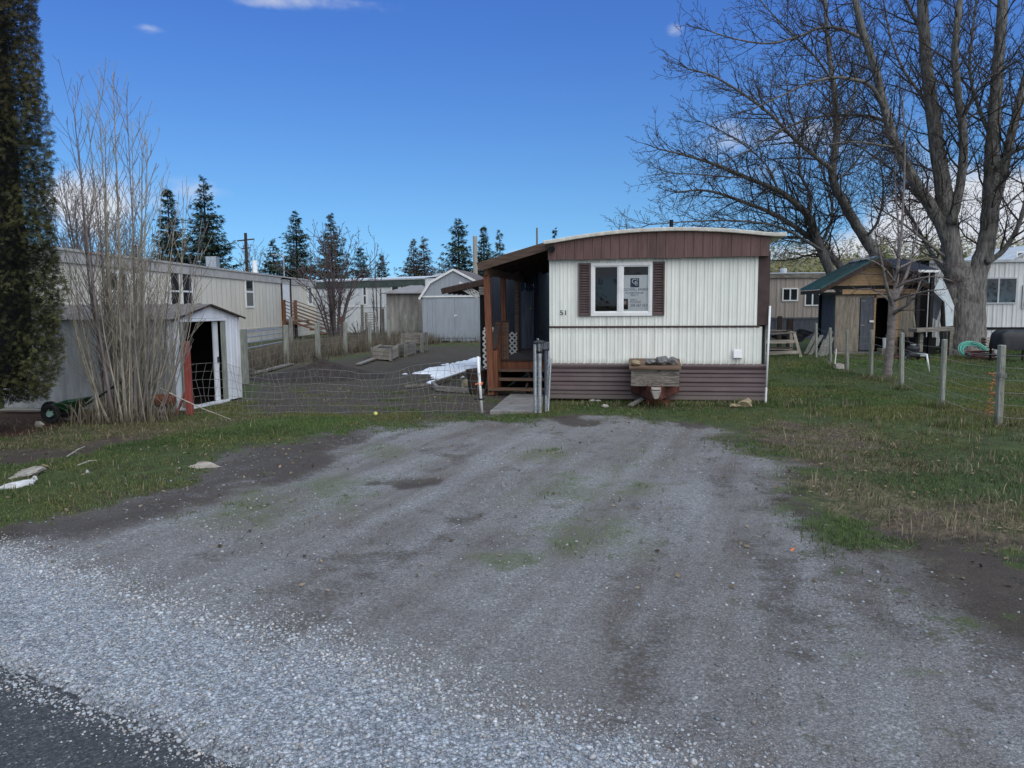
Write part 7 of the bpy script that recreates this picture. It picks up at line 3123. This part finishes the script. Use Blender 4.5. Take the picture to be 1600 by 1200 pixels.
class Twigs:
    def __init__(self, rng, rmin=.005, up=.12, wig=.16, sides=(6, 5, 3, 3)):
        self.m = [MB(), MB(), MB(), MB()]
        self.r = rng
        self.rmin, self.up, self.wig, self.sides = rmin, up, wig, sides
        self.n = 0

    def grow(self, p, d, length, r, level, spec):
        """spec[level] = (number of children per metre, child length ratio, angle range)"""
        rng = self.r
        seg = max(3, min(8, int(length / .35) + 2))
        pts, rad = [p.copy()], [r]
        q, dd = p.copy(), d.copy()
        for i in range(seg):
            dd = (dd + Vector((rng.gauss(0, self.wig), rng.gauss(0, self.wig), rng.gauss(0, self.wig) + self.up * (.5 if level else .3)))).normalized()
            q = q + dd * (length / seg)
            pts.append(q.copy())
            rad.append(max(self.rmin, r * (1 - .85 * (i + 1) / seg)))
        self.m[min(level, 3)].tube(pts, rad, self.sides[min(level, 3)], caps=False)
        self.n += 1
        self.children(pts, rad, length, level, spec)

    def children(self, pts, rad, length, level, spec, start=.12):
        if level >= len(spec):
            return
        dens, ratio, (a0, a1) = spec[level]
        rng = self.r
        cnt = max(1, int(dens * length + rng.random()))
        az = rng.uniform(0, 6.28)
        for k in range(cnt):
            s = start + (1 - start) * (k + rng.random()) / cnt
            f = s * (len(pts) - 1)
            i = min(int(f), len(pts) - 2)
            p = pts[i].lerp(pts[i + 1], f - i)
            d = (pts[i + 1] - pts[i]).normalized()
            az += 2.4 + rng.uniform(-.5, .5)
            an = R(rng.uniform(a0, a1))
            nd = (d * math.cos(an) + perp(d, az) * math.sin(an)).normalized()
            ln = length * ratio * rng.uniform(.55, 1.25) * (1.05 - .55 * s)
            rr = max(self.rmin, min((rad[i] + (rad[i + 1] - rad[i]) * (f - i)) * .55, .006 + ln * .013))
            self.grow(p, nd, ln, rr, level + 1, spec)


def merge(*mbs):
    o = MB()
    for m in mbs:
        b = len(o.v)
        o.v.extend(m.v)
        o.f.extend([tuple(i + b for i in f) for f in m.f])
    return o


def limb_tree(root, limbs, Y, spec, seed, mats, rmin=.006, up=.10, wig=.15, sides=10, thin=1.0):
    """limbs: (list of (px,py[,dy]), r0, r1, with_children)"""
    rng = random.Random(seed)
    tw = Twigs(rng, rmin, up, wig)
    trunk = MB()
    for pts, r0, r1, ch in limbs:
        if ch:
            r0, r1 = r0 * thin, r1 * thin
        w = [P(p[0], p[1], Y + (p[2] if len(p) > 2 else 0)) for p in pts]
        sp_ = spline(w, 5)
        n = len(sp_)
        rad = [r0 + (r1 - r0) * (i / (n - 1)) ** .8 for i in range(n)]
        sp2 = []
        for i, (p, r) in enumerate(zip(sp_, rad)):
            k = .07 * r
            sp2.append(p + Vector((rng.uniform(-k, k), rng.uniform(-k, k), 0)) if 0 < i < n - 1 else p)
        trunk.tube(sp2, [r * rng.uniform(.96, 1.05) for r in rad], sides if r0 > .1 else 6)
        if ch:
            L_ = sum((sp2[i + 1] - sp2[i]).length for i in range(n - 1))
            st = ch if isinstance(ch, float) else .10
            # child lengths do not scale with the whole limb
            dens, ratio, ang = spec[0]
            az = rng.uniform(0, 6)
            cnt = int(dens * L_ * (1 - st))
            for c in range(cnt):
                s = st + (1 - st) * (c + rng.random()) / cnt
                f = s * (n - 1)
                i = min(int(f), n - 2)
                p = sp2[i].lerp(sp2[i + 1], f - i)
                d = (sp2[i + 1] - sp2[i]).normalized()
                az += 2.4 + rng.uniform(-.6, .6)
                an = R(rng.uniform(*ang))
                nd = (d * math.cos(an) + perp(d, az) * math.sin(an)).normalized()
                ln = ratio * rng.uniform(.45, 1.2) * (1.1 - .5 * s)
                r = rad[i]
                tw.grow(p, nd, ln, max(rmin, min(r * .5, .008 + ln * .012)), 1, spec)
            # leader continues past the limb tip as twigs
            d = (sp2[-1] - sp2[-3]).normalized()
            for c in range(3):
                nd = (d + Vector((rng.gauss(0, .25), rng.gauss(0, .25), rng.gauss(0, .2)))).normalized()
                tw.grow(sp2[-1], nd, ratio * .6 * rng.uniform(.6, 1), max(rmin, r1 * .8), 1, spec)
    trunk.build('trunk', M[mats[0]], root, smooth=True)
    crown = merge(*tw.m)
    crown.build('crown', M[mats[1]], root, smooth=True)
    return tw.n


# ---- the big double tree on the right
TY = 24.6
c = G(1503, 560)
bt = thing('bare_tree', 'huge bare leafless tree with two thick grey trunks beside the right trailer', 'tree', c)
limbs = [
    ([(1503, 566), (1504, 520), (1507, 470), (1504, 440), (1502, 410)], .66, .26, None),
    ([(1490, 566, .1), (1489, 520, .1), (1488, 470, .1), (1489, 430, .1), (1485, 385, .1)], .46, .22, None),
    ([(1520, 566, .1), (1522, 520), (1524, 470), (1530, 425), (1540, 375)], .42, .20, None),
    ([(1494, 440), (1488, 395), (1482, 345), (1472, 280), (1460, 200), (1449, 110), (1442, 20), (1438, -70)], .56, .22, .25),
    ([(1512, 470), (1528, 425), (1543, 370), (1548, 300), (1551, 230), (1556, 150), (1563, 60), (1570, -50)], .56, .22, .22),
    ([(1486, 385), (1462, 335), (1430, 285), (1402, 232), (1385, 180), (1368, 110), (1347, 45), (1328, -40)], .36, .15, .12),
    ([(1486, 350, -.2), (1500, 290, -.3), (1506, 220, -.6), (1497, 150, -.8), (1492, 80, -1), (1500, 0, -1), (1503, -60, -1)], .26, .13, .15),
    ([(1550, 330), (1563, 285), (1576, 230), (1590, 170), (1610, 90), (1625, 0)], .30, .15, .12),
    ([(1541, 410, -.3), (1566, 393, -.5), (1588, 360, -.8), (1602, 315, -1), (1612, 265, -1)], .17, .07, .2),
    ([(1555, 265, -.2), (1580, 240, -.6), (1608, 225, -1), (1640, 200, -1)], .14, .07, .2),
    ([(1372, 120, 0), (1354, 68, .5), (1330, 52, 1), (1304, 43, 1.3), (1276, 45, 1.5), (1248, 57, 1.6), (1200, 68, 1.6), (1145, 60, 1.5), (1108, 48, 1.4)], .13, .03, .2),
    ([(1385, 175), (1362, 136, -.4), (1332, 124, -.8), (1300, 122, -1), (1260, 132, -1.3), (1216, 152, -1.6), (1172, 172, -1.8)], .12, .03, .2),
    ([(1404, 232), (1392, 197, .3), (1360, 182, .7), (1320, 180, 1.2), (1272, 184, 1.5), (1220, 204, 1.8), (1168, 236, 2), (1120, 257, 2)], .12, .03, .2),
    ([(1425, 278), (1410, 238, -.5), (1372, 226, -1.2), (1330, 222, -1.8), (1290, 226, -2.4)], .09, .03, .2),
    ([(1480, 360), (1455, 330, 1), (1425, 300, 2), (1390, 262, 2.6), (1345, 230, 3)], .12, .04, .2),
    ([(1458, 190), (1440, 150, .8), (1412, 110, 1.4), (1392, 60, 2), (1380, 0, 2.4)], .12, .04, .15),
    ([(1551, 220), (1530, 170, .8), (1515, 110, 1.2), (1520, 50, 1.4), (1528, -20, 1.6)], .14, .05, .12),
    ([(1503, 190, -.6), (1522, 150, -1.2), (1548, 120, -1.6), (1580, 100, -2)], .09, .03, .15),
    ([(1444, 60), (1425, 20, .5), (1400, -30, .8)], .12, .06, .1),
    ([(1474, 400, -.4), (1440, 372, -.8), (1405, 345, -1.2), (1380, 330, -1.4)], .09, .03, .15),
    ([(1480, 430, .3), (1455, 395, .9), (1430, 350, 1.4), (1412, 320, 1.6), (1404, 290, 1.8)], .14, .05, .15),
]
spec = [(6.2, 2.2, (28, 65)), (5.4, .42, (25, 60)), (6.5, .45, (25, 60))]
n1 = limb_tree(bt, limbs, TY, spec, 5, ('bark_gray', 'bark_twig'), rmin=.006, sides=18, thin=.60)
# ---- the leaning tree behind the wooden shed
TY2 = 30.0
c = P(1345, 480, TY2)
c.z = 0
b2 = thing('bare_tree', 'wide bare leafless tree with dark limbs arching left behind the wooden shed', 'tree', c)
limbs = [
    ([(1400, 545), (1392, 470), (1372, 405), (1350, 370), (1330, 338), (1303, 285), (1304, 240), (1308, 200), (1303, 140), (1295, 80), (1290, 10), (1288, -40)], .55, .11, .35),
    ([(1345, 545), (1322, 470), (1298, 425), (1278, 378), (1264, 340), (1240, 315), (1216, 298), (1168, 278), (1120, 258), (1072, 243), (1030, 233)], .48, .05, .25),
    ([(1352, 545, .3), (1335, 460, .3), (1314, 418, .3), (1290, 392, .3), (1264, 370, .3), (1216, 338), (1160, 315), (1105, 298), (1058, 300)], .40, .05, .25),
    ([(1303, 268), (1272, 243, -.5), (1240, 216, -.8), (1205, 180, -1.2), (1160, 146, -1.4), (1112, 118, -1.6), (1075, 108, -1.6)], .19, .04, .12),
    ([(1290, 395), (1262, 378, -.6), (1216, 354, -1), (1152, 345, -1.4), (1080, 346, -1.6), (1015, 351, -1.8)], .14, .03, .2),
    ([(1264, 340), (1266, 305, .8), (1250, 270, 1.2), (1248, 220, 1.8), (1235, 170, 2), (1228, 120, 2)], .16, .04, .15),
    ([(1284, 380), (1300, 340, 1), (1296, 300, 1.5), (1280, 255, 2), (1262, 200, 2)], .14, .04, .15),
    ([(1307, 200), (1330, 160, .8), (1340, 110, 1.2), (1345, 60, 1.4)], .12, .04, .15),
    ([(1302, 130), (1275, 90, -.8), (1240, 55, -1.2), (1205, 20, -1.6), (1180, -10, -1.6)], .10, .03, .15),
    ([(1216, 298), (1200, 262, 1), (1170, 232, 1.6), (1130, 206, 2), (1095, 190, 2)], .10, .03, .15),
    ([(1168, 278), (1130, 276, -1), (1085, 272, -1.4), (1045, 270, -1.6)], .07, .03, .15),
    ([(1352, 372), (1372, 345, -1), (1380, 300, -1.4), (1376, 255, -1.8)], .13, .04, .15),
    ([(1303, 285), (1330, 262, 1.2), (1352, 230, 1.6), (1365, 190, 1.8)], .10, .03, .15),
    ([(1264, 372, .3), (1235, 372, 1.6), (1190, 372, 2.2), (1140, 366, 2.5)], .09, .03, .15),
]
spec = [(6.2, 2.5, (26, 62)), (5.0, .42, (25, 60)), (6.0, .45, (25, 60))]
n2 = limb_tree(b2, limbs, TY2, spec, 9, ('bark_gray', 'bark_twig'), rmin=.0062, sides=14, thin=.52)

# ---- sapling in front
SY = G(1386, 593).y
sp_t = thing('bare_sapling', 'slim bare young tree with drooping twigs on the lawn before the wooden shed', 'sapling', G(1386, 593))
limbs = [
    ([(1386, 597), (1389, 560), (1392, 520), (1395, 480), (1397, 455)], .095, .082, None),
    ([(1396, 475), (1398, 455), (1402, 425), (1408, 370), (1412, 300), (1414, 230), (1411, 170), (1412, 150)], .05, .008, .12),
    ([(1398, 465), (1403, 420, .3), (1404, 360, .4), (1399, 300, .5), (1400, 250, .5)], .045, .007, .12),
    ([(1395, 480), (1386, 450, -.3), (1380, 420, -.4), (1374, 395, -.5), (1369, 372, -.6)], .05, .012, .1),
    ([(1397, 470), (1412, 440, .3), (1422, 410, .5), (1430, 380, .6), (1434, 350, .6)], .05, .012, .1),
    ([(1395, 490), (1408, 482, -.4), (1420, 474, -.6), (1432, 456, -.7), (1438, 440, -.7)], .055, .012, .1),
    ([(1396, 470), (1418, 462, -.5), (1448, 455, -.9), (1478, 452, -1.1)], .03, .008, .05),
    ([(1398, 450), (1425, 438, -.3), (1460, 432, -.5), (1490, 440, -.6)], .03, .008, .05),
    ([(1395, 475), (1380, 462, .4), (1360, 452, .7), (1340, 452, .8)], .028, .008, .05),
    ([(1398, 440), (1380, 418, -.4), (1355, 405, -.7), (1330, 408, -.8)], .026, .007, .05),
    ([(1402, 420), (1428, 408, .5), (1455, 404, .8), (1476, 412, 1)], .026, .007, .05),
]
spec = [(5.5, .85, (25, 60)), (5, .42, (25, 60)), (4, .4, (25, 55))]
limb_tree(sp_t, limbs, SY, spec, 21, ('bark_sapling', 'twig_purple'), rmin=.0032, up=.02, wig=.17, sides=12)

# ---- upright shoots before the metal shed
pc = G(205, 656)
clump = thing('poplar_clump', 'dense clump of tall bare upright shoots in front of the metal shed', 'shrub', pc)
rng = random.Random(17)
tall = [(160, 360, 112, 322), (176, 250, 135, 365), (190, 200, 152, 380), (196, 120, 173, 240), (205, 110, 178, 260), (212, 130, 200, 330), (222, 140, 222, 400), (236, 190, 228, 420), (150, 160, 113, 330),
        (170, 150, 140, 300)]
tops = [(113, 150), (135, 165), (153, 140), (176, 112), (197, 138), (207, 190), (222, 205), (231, 215), (122, 215), (165, 190)]
tw = Twigs(rng, .0030, .30, .05, (6, 4, 3, 3))
nst = 0
for i in range(78):
    if i < len(tops):
        tx, ty = tops[i]
        bx = 178 + (tx - 113) * .42 + rng.uniform(-8, 8)
        r0 = rng.uniform(.018, .030)
    else:
        bx = min(262, max(150, rng.gauss(206, 25)))
        tx = 205 + (bx - 205) * rng.uniform(1.1, 2.3) + rng.gauss(0, 16)
        ty = rng.choice([rng.uniform(330, 560), rng.uniform(420, 600), rng.uniform(270, 420)])
        r0 = rng.uniform(.009, .022)
    b = G(bx, 654 + rng.uniform(-4, 8))
    Yd = b.y + rng.uniform(-.35, .25)
    t = P(tx, ty, Yd)
    mid = b.lerp(t, .45) + Vector((rng.uniform(-.06, .06) + (tx - bx) * .0016, rng.uniform(-.08, .08), 0))
    pts = spline([b, mid, t], 6)
    n = len(pts)
    rad = [max(.004, r0 * (1 - .86 * k / (n - 1))) for k in range(n)]
    tw.m = [MB(), MB(), MB(), MB()]
    stem = MB()
    stem.tube(pts, rad, 7)
    ln = (t - b).length
    cnt = int(ln * (6.5 if i < len(tops) else 4.5))
    az = rng.uniform(0, 6)
    for k in range(cnt):
        s = .22 + .76 * (k + rng.random()) / max(1, cnt)
        f = s * (n - 1)
        j = min(int(f), n - 2)
        p = pts[j].lerp(pts[j + 1], f - j)
        d = (pts[j + 1] - pts[j]).normalized()
        az += 2.4
        an = R(rng.uniform(20, 44))
        nd = (d * math.cos(an) + perp(d, az) * math.sin(an)).normalized()
        tw.grow(p, nd, (1.15 if i < len(tops) else .75) * rng.uniform(.4, 1.1) * (1.1 - .55 * s), max(.0032, rad[j] * .38), 1, [(0, 0, (0, 0)), (2.4, .4, (20, 40))])
    so = merge(stem, *tw.m)
    o = so.build('stem', M['bark_pale'] if i % 4 else M['twig_mauve'], clump, smooth=True)
# dead stalks round the foot
x = RNG.normal(-5.85, .55, 900)
y = RNG.normal(11.15, .22, 900)
ok = (x > -6.45) & (x < -4.9)
x, y = x[ok], y[ok]
d = np.array([.23, .20, .15]) * RNG.uniform(.5, 1.3, (len(x), 1))
blades('dead_stalks', x, y, RNG.uniform(.08, .5, len(x)), np.full(len(x), .010), d, .5)

# ---- dense hedge tree at the far left
HC = Vector((-7.25, 10.2, 0))
hedge = thing('columnar_cedar', 'tall dense dark olive columnar cedar filling the left edge', 'conifer', HC)


def cedar_r(z):
    return np.interp(z, [.25, .6, 1.2, 2.2, 4, 6.2, 8, 9.6], [.74, .90, 1.08, 1.10, 1.06, .98, .7, .15])


def cedar():
    # spray: a fan of flat leaflets
    tv, tf = [], []
    for i, (a, l) in enumerate(((-.9, .6), (-.42, .9), (0, 1.05), (.42, .9), (.9, .6))):
        dx, dy = math.sin(a), math.cos(a)
        w = .06
        b = len(tv)
        zc = .10 * (i % 2)
        tv += [(0, .1, 0), (dx * l * .55 - dy * w, dy * l * .55 + dx * w, zc), (dx * l, dy * l, -.05 + zc), (dx * l * .55 + dy * w, dy * l * .55 - dx * w, zc)]
        tf.append((b, b + 1, b + 2, b + 3))
    n = 105000
    z = .40 + 9.0 * RNG.random(n) ** .95
    a = RNG.uniform(.5 * math.pi, 2.5 * math.pi, n)
    lump = fbm(a * 3.2 + 20, z * 2.6, 3) - .5
    lump2 = fbm(a * 9 + 60, z * 6.5, 3) - .5
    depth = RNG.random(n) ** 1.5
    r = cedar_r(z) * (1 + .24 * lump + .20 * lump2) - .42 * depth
    pos = np.stack([HC.x + r * np.cos(a), HC.y + r * np.sin(a), z], 1)
    out = np.stack([np.cos(a), np.sin(a), np.zeros(n)], 1)
    d = out * RNG.uniform(.5, 1.0, (n, 1)) + np.stack([RNG.normal(0, .35, n), RNG.normal(0, .35, n), RNG.normal(.25, .45, n)], 1)
    rot = frames(d, RNG.uniform(0, 6.28, n))
    v, F, S, k = scatter(tv, tf, pos, rot, RNG.uniform(.035, .085, n))
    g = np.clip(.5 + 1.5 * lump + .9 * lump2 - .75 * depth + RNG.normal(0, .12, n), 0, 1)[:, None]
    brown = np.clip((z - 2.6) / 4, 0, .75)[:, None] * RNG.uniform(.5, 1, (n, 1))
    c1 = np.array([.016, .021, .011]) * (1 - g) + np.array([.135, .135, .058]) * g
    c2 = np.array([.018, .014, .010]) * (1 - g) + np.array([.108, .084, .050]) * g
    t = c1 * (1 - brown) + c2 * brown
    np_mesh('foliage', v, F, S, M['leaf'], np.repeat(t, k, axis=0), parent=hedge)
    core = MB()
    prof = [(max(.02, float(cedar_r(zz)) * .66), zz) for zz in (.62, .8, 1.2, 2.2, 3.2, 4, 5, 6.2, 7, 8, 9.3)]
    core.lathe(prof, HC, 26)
    core.build('dark_core', M['dark'], hedge)  # solid dark core added to block light, stands in for inner shade
    tr_ = MB()
    for dx, dy in ((0, 0), (.18, -.12), (-.2, -.1)):
        tr_.tube([HC + Vector((dx, dy, -.05)), HC + Vector((dx * .8, dy * .8, 1.2))], [.11, .08], 10)
    tr_.build('trunk', M['bark_conifer'], hedge)


cedar()

# ------------------------------------------------------------------ conifers in the distance
NEED_V, NEED_F = [], []
for i, (a, l, z) in enumerate(((-.85, .6, -.05), (-.3, .95, .04), (.22, 1.0, -.03), (.8, .62, .03))):
    dx, dy = math.sin(a), math.cos(a)
    w = .09
    b = len(NEED_V)
    NEED_V += [(0, 0, 0), (dx * l * .5 - dy * w, dy * l * .5 + dx * w, z + .04), (dx * l, dy * l, z - .12), (dx * l * .5 + dy * w, dy * l * .5 - dx * w, z + .04)]
    NEED_F.append((b, b + 1, b + 2, b + 3))


def conifer(label, px, ty, wpx, Y, seed, dens=1.0, lean=0, col=0, group=None, ragged=.28, base_py=None):
    rng = np.random.default_rng(seed)
    b = P(px, 480, Y)
    b.z = 0
    Ht = P(px, ty, Y).z
    Rr = wpx / 2 * Y / FPX * 1.2
    t = thing('conifer', label, 'conifer', b, 0, group)
    tm = MB()
    tm.tube([b, b + Vector((0, 0, Ht * .5)), b + Vector((0, 0, Ht))], [.016 * Ht + .05, .010 * Ht + .02, .012], 8)
    z = .07 * Ht
    pos, dr, sc, g = [], [], [], []
    gap = .10 + .016 * Ht
    while z < Ht * .99:
        s = 1 - z / Ht
        nb = int(4 + 4 * min(1, s * 2.2) + rng.integers(0, 3))
        a0 = rng.uniform(0, 6.28)
        tier = 1 + rng.normal(0, .12)
        for k in range(nb):
            if rng.random() > dens:
                continue
            a = a0 + k * 2 * math.pi / nb + rng.uniform(-.4, .4)
            ln = max(.12, Rr * (1.22 * s ** .92 + .012) * tier * (1 + rng.normal(0, ragged)))
            droop = -.38 * s + .12 + rng.normal(0, .10)
            m = max(2, int(ln / (.22 + .008 * Ht)) + 1)
            zz_ = z + rng.normal(0, gap * .5)
            for j in range(m):
                f = (j + .7) / m
                cx, cy, cz = b.x + ln * f * math.cos(a), b.y + ln * f * math.sin(a), zz_ + ln * f * droop + .20 * ln * f * f
                wdt = ln * .22 * (1 - .6 * f)
                for q in range(3):
                    o_ = rng.normal(0, 1) * wdt
                    pos.append((cx - o_ * math.sin(a), cy + o_ * math.cos(a), cz + rng.normal(0, .05) - abs(o_) * .15))
                    a2 = a + (.5 if o_ > 0 else -.5) * rng.uniform(.2, 1.5)
                    dr.append((math.cos(a2), math.sin(a2), droop * .5 - .12 + rng.normal(0, .25)))
                    sc.append((.20 + .021 * Ht) * rng.uniform(.6, 1.25) * (.7 + .45 * s))
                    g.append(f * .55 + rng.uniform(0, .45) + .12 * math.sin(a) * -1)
            if ln > .6 and rng.random() < .4:
                tm.tube([(b.x, b.y, zz_), (b.x + ln * .7 * math.cos(a), b.y + ln * .7 * math.sin(a), zz_ + ln * .7 * droop)], [.03, .012], 4, caps=False)
        z += gap * rng.uniform(.6, 1.25)
    pos, dr, sc, g = np.array(pos), np.array(dr), np.array(sc), np.clip(np.array(g), 0, 1)[:, None]
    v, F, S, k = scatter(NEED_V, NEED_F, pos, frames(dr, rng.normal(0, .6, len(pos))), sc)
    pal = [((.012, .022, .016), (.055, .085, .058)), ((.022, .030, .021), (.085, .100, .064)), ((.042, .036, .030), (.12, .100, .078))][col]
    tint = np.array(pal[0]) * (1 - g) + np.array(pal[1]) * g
    tm.build('trunk', M['bark_conifer'], t)
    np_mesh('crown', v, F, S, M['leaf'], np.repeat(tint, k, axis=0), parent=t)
    return t


conifer('bushy dark conifer behind the beige trailer, left of the tallest one', 271, 290, 66, 62, 1, ragged=.2)
conifer('tallest ragged dark conifer in the row behind the beige trailer', 327, 275, 84, 62, 2, ragged=.3)
conifer('pointed dark conifer left of the bare multi stem shrub', 467, 328, 62, 75, 3)
conifer('shorter dull conifer beside the utility pole, right of it', 430, 372, 56, 78, 4, col=1)
conifer('conifer standing directly behind the bare multi stem shrub', 521, 334, 60, 75, 5, col=1)
conifer('small dark conifer just right of the bare multi stem shrub', 566, 385, 48, 70, 6)
conifer('lowest pointed conifer above the green trimmed trailer roof', 598, 398, 34, 80, 7)
conifer('brownish twin topped conifer above the plywood shed, its left top', 648, 374, 50, 72, 8, col=2, dens=.85)
conifer('brownish twin topped conifer above the plywood shed, its right top', 664, 372, 52, 73, 9, col=2, dens=.85)
conifer('large dark conifer just left of the bare pale pole', 718, 341, 66, 66, 10)
conifer('dark narrow conifer just right of the bare pale pole', 757, 353, 44, 66, 11)
conifer('thin sparse conifer with see through crown above the porch roof', 782, 358, 34, 64, 12, dens=.5, col=1)
conifer('tiny distant conifer tip above the left end of the home roof', 867, 357, 16, 95, 13, dens=.8)
conifer('small distant conifer between the bare shoots and the bushy conifer', 218, 378, 40, 85, 14, col=1)

# ------------------------------------------------------------------ bare trees and shrubs in the distance


def bare(name, label, px, ty, spread, Y, seed, mats, stems=5, dens=(1.6, 2.2), r0=.1, base_h=.06, up=.22, base_py=None, rmin=.012, cat='tree', group=None):
    rng = random.Random(seed)
    b = P(px, 480, Y)
    b.z = 0
    Ht = P(px, ty, Y).z
    hw_ = spread / 2 * Y / FPX
    t = thing(name, label, cat, b, 0, group)
    tw = Twigs(rng, rmin, up, .12, (5, 4, 3, 3))
    trunk = MB()
    for i in range(stems):
        f = (i + .5) / stems * 2 - 1 if stems > 1 else 0
        top = b + Vector((f * hw_ * .95 + rng.uniform(-.1, .1) * hw_, rng.uniform(-.5, .5) * hw_, Ht * (1 - .35 * abs(f) ** 1.5) * rng.uniform(.86, 1)))
        st = b + Vector((f * .25, rng.uniform(-.15, .15), 0))
        mid = st.lerp(top, .5) + Vector((-f * hw_ * .18, 0, Ht * .07))
        pts = spline([st, mid, top], 6)
        n = len(pts)
        rr = r0 * rng.uniform(.6, 1.1)
        rad = [max(rmin, rr * (1 - .9 * k / (n - 1))) for k in range(n)]
        trunk.tube(pts, rad, 6)
        ln = (top - st).length
        tw.children(pts, rad, ln, 0, [(dens[0], .30, (25, 52)), (dens[1], .38, (25, 50)), (dens[1], .4, (25, 50))], start=.18)
    trunk.build('trunk', M[mats[0]], t, smooth=True)
    merge(*tw.m).build('crown', M[mats[1]], t, smooth=True)
    return t


bare('bare_shrub', 'leafless many stemmed shrub tree beside the wooden stair at the back fence', 522, 340, 165, 37, 31, ('bark_far', 'twig_purple'), 11, (3.0, 3.2), .08, rmin=.009, up=.14, cat='shrub')
bare('bare_tree', 'hazy grey bare tree between the cedar and the bare shoots', 128, 262, 120, 58, 32, ('bark_far', 'twig_mauve'), 8, (2.6, 2.6), .12, rmin=.012)
bare('bare_tree', 'low bare tree behind the shoots above the beige roof', 200, 325, 100, 66, 33, ('bark_far', 'twig_mauve'), 8, (2.6, 2.6), .10, rmin=.013)
bare('bare_tree', 'small pale bare tree beside the utility pole', 398, 368, 56, 110, 34, ('bark_far', 'twig_mauve'), 6, (1.8, 2.0), .12, rmin=.020)
bare('bare_tree', 'reddish bare bush left of the multi stem shrub top', 482, 398, 60, 55, 35, ('twig_red', 'twig_red'), 7, (1.6, 2.2), .06, rmin=.014)
bare('bare_tree', 'reddish bare bush just left of the large dark conifer', 693, 405, 50, 62, 36, ('twig_red', 'twig_red'), 7, (1.6, 2.2), .06, rmin=.016)
bare('bare_tree', 'faint thin bare tree tip above the middle of the home roof', 975, 312, 46, 70, 37, ('bark_far', 'bark_far'), 4, (.9, 1.5), .09, rmin=.016)
bare('bare_tree', 'thin bare sapling right of the multi stem shrub', 589, 362, 34, 46, 38, ('bark_far', 'twig_purple'), 3, (1.0, 1.5), .05, rmin=.011)
# brush in the back yard
for px, ty, sp_, Y, sd_, lab in ((560, 500, 60, 36.5, 41, 'low tangle of dark brush under the multi stem shrub'), (268, 398, 70, 60, 42, 'dark twiggy brush behind the beige roof below the conifers')):
    bare('brush', lab, px, ty, sp_, Y, sd_, ('bark_far', 'bark_far'), 10, (3.0, 3.0), .04, rmin=.010, cat='shrub')

# ------------------------------------------------------------------ wooded hills far off


def far_wood(name, n, xr, yr, hfun, hr, pals, seed, label=None, rag=.25):
    rng = np.random.default_rng(seed)
    x = rng.uniform(*xr, n)
    y = rng.uniform(*yr, n)
    z = hfun(x, y)
    hh = rng.uniform(*hr, n)
    pos, dr, sc, tint = [], [], [], []
    m = 46
    u = rng.random((n, m))
    a = rng.uniform(0, 6.28, (n, m))
    rad = hh[:, None] * .20 * (1 - u) ** .8 * (1 + rng.normal(0, rag, (n, m)))
    p = np.stack([x[:, None] + rad * np.cos(a), y[:, None] + rad * np.sin(a), z[:, None] + hh[:, None] * (.04 + .94 * u)], -1).reshape(-1, 3)
    d = np.stack([np.cos(a), np.sin(a), -.2 + 0 * a + rng.normal(0, .3, a.shape)], -1).reshape(-1, 3)
    s = (hh[:, None] * .12 * (.6 + .6 * (1 - u)) * rng.uniform(.7, 1.3, (n, m))).ravel()
    k_ = rng.integers(0, len(pals), n)
    lo = np.array([pp_[0] for pp_ in pals])[k_][:, None, :]
    hi = np.array([pp_[1] for pp_ in pals])[k_][:, None, :]
    g = np.clip(.25 + .55 * u + rng.normal(0, .15, u.shape), 0, 1)[:, :, None]
    t = (lo * (1 - g) + hi * g).reshape(-1, 3)
    v, F, S, k = scatter(NEED_V, NEED_F, p, frames(d, rng.normal(0, .8, len(p))), s)
    o = np_mesh(name, v, F, S, M['leaf'], np.repeat(t, k, axis=0), base=(0, 0, 0))
    kind(o, 'stuff')
    return o


def hill_h(x, y):
    ridge = 15 * np.exp(-((x - 150) / 75) ** 2) + 9 * np.exp(-((x - 70) / 45) ** 2)
    return ridge * sstep(120, 235, y) - .3


xs = np.linspace(-20, 330, 60)
ys = np.linspace(115, 420, 40)
X, Y_ = np.meshgrid(xs, ys)
Z = hill_h(X, Y_) + (fbm(X * .05, Y_ * .05, 3) - .5) * 2 * (Y_ > 130)
idx = np.arange(60 * 40).reshape(40, 60)
F = np.stack([idx[:-1, :-1], idx[:-1, 1:], idx[1:, 1:], idx[1:, :-1]], -1).reshape(-1, 4)
hl = np_mesh('hill', np.stack([X.ravel(), Y_.ravel(), Z.ravel()], 1), F.ravel(), np.full(len(F), 4), pmat('hill', (.09, .09, .045), (.22, .19, .09), scale=.06, rough=1, bump=0), smooth=True, base=(0, 0, 0))  # sunlight on the hill is put into its lighter yellowish colour
kind(hl, 'structure')
far_wood('hillside_wood', 900, (20, 300), (125, 260), hill_h, (5, 9), [((.10, .11, .04), (.34, .33, .12)), ((.05, .07, .03), (.20, .22, .08)), ((.14, .11, .06), (.36, .29, .15))], 3)  # sunlit look of these trees is put into their yellow-green tints
far_wood('distant_wood', 420, (-130, 12), (100, 150), lambda x, y: 0 * x - .1, (5, 8.5), [((.016, .022, .017), (.055, .068, .05)), ((.04, .034, .032), (.10, .085, .08))], 4)
far_wood('distant_wood', 260, (12, 110), (95, 125), lambda x, y: 0 * x - .1, (3.5, 6.5), [((.05, .05, .03), (.17, .16, .08)), ((.05, .042, .036), (.13, .11, .09))], 5)
# trees across the road, behind the photographer (seen only as reflections)
far_wood('roadside_wood', 160, (-70, 70), (-60, -32), lambda x, y: 0 * x - .1, (2.5, 5.6), [((.012, .016, .012), (.04, .05, .035)), ((.05, .03, .02), (.12, .07, .045))], 6)
print('tubes', n1, n2, 'objects', len(bpy.data.objects))
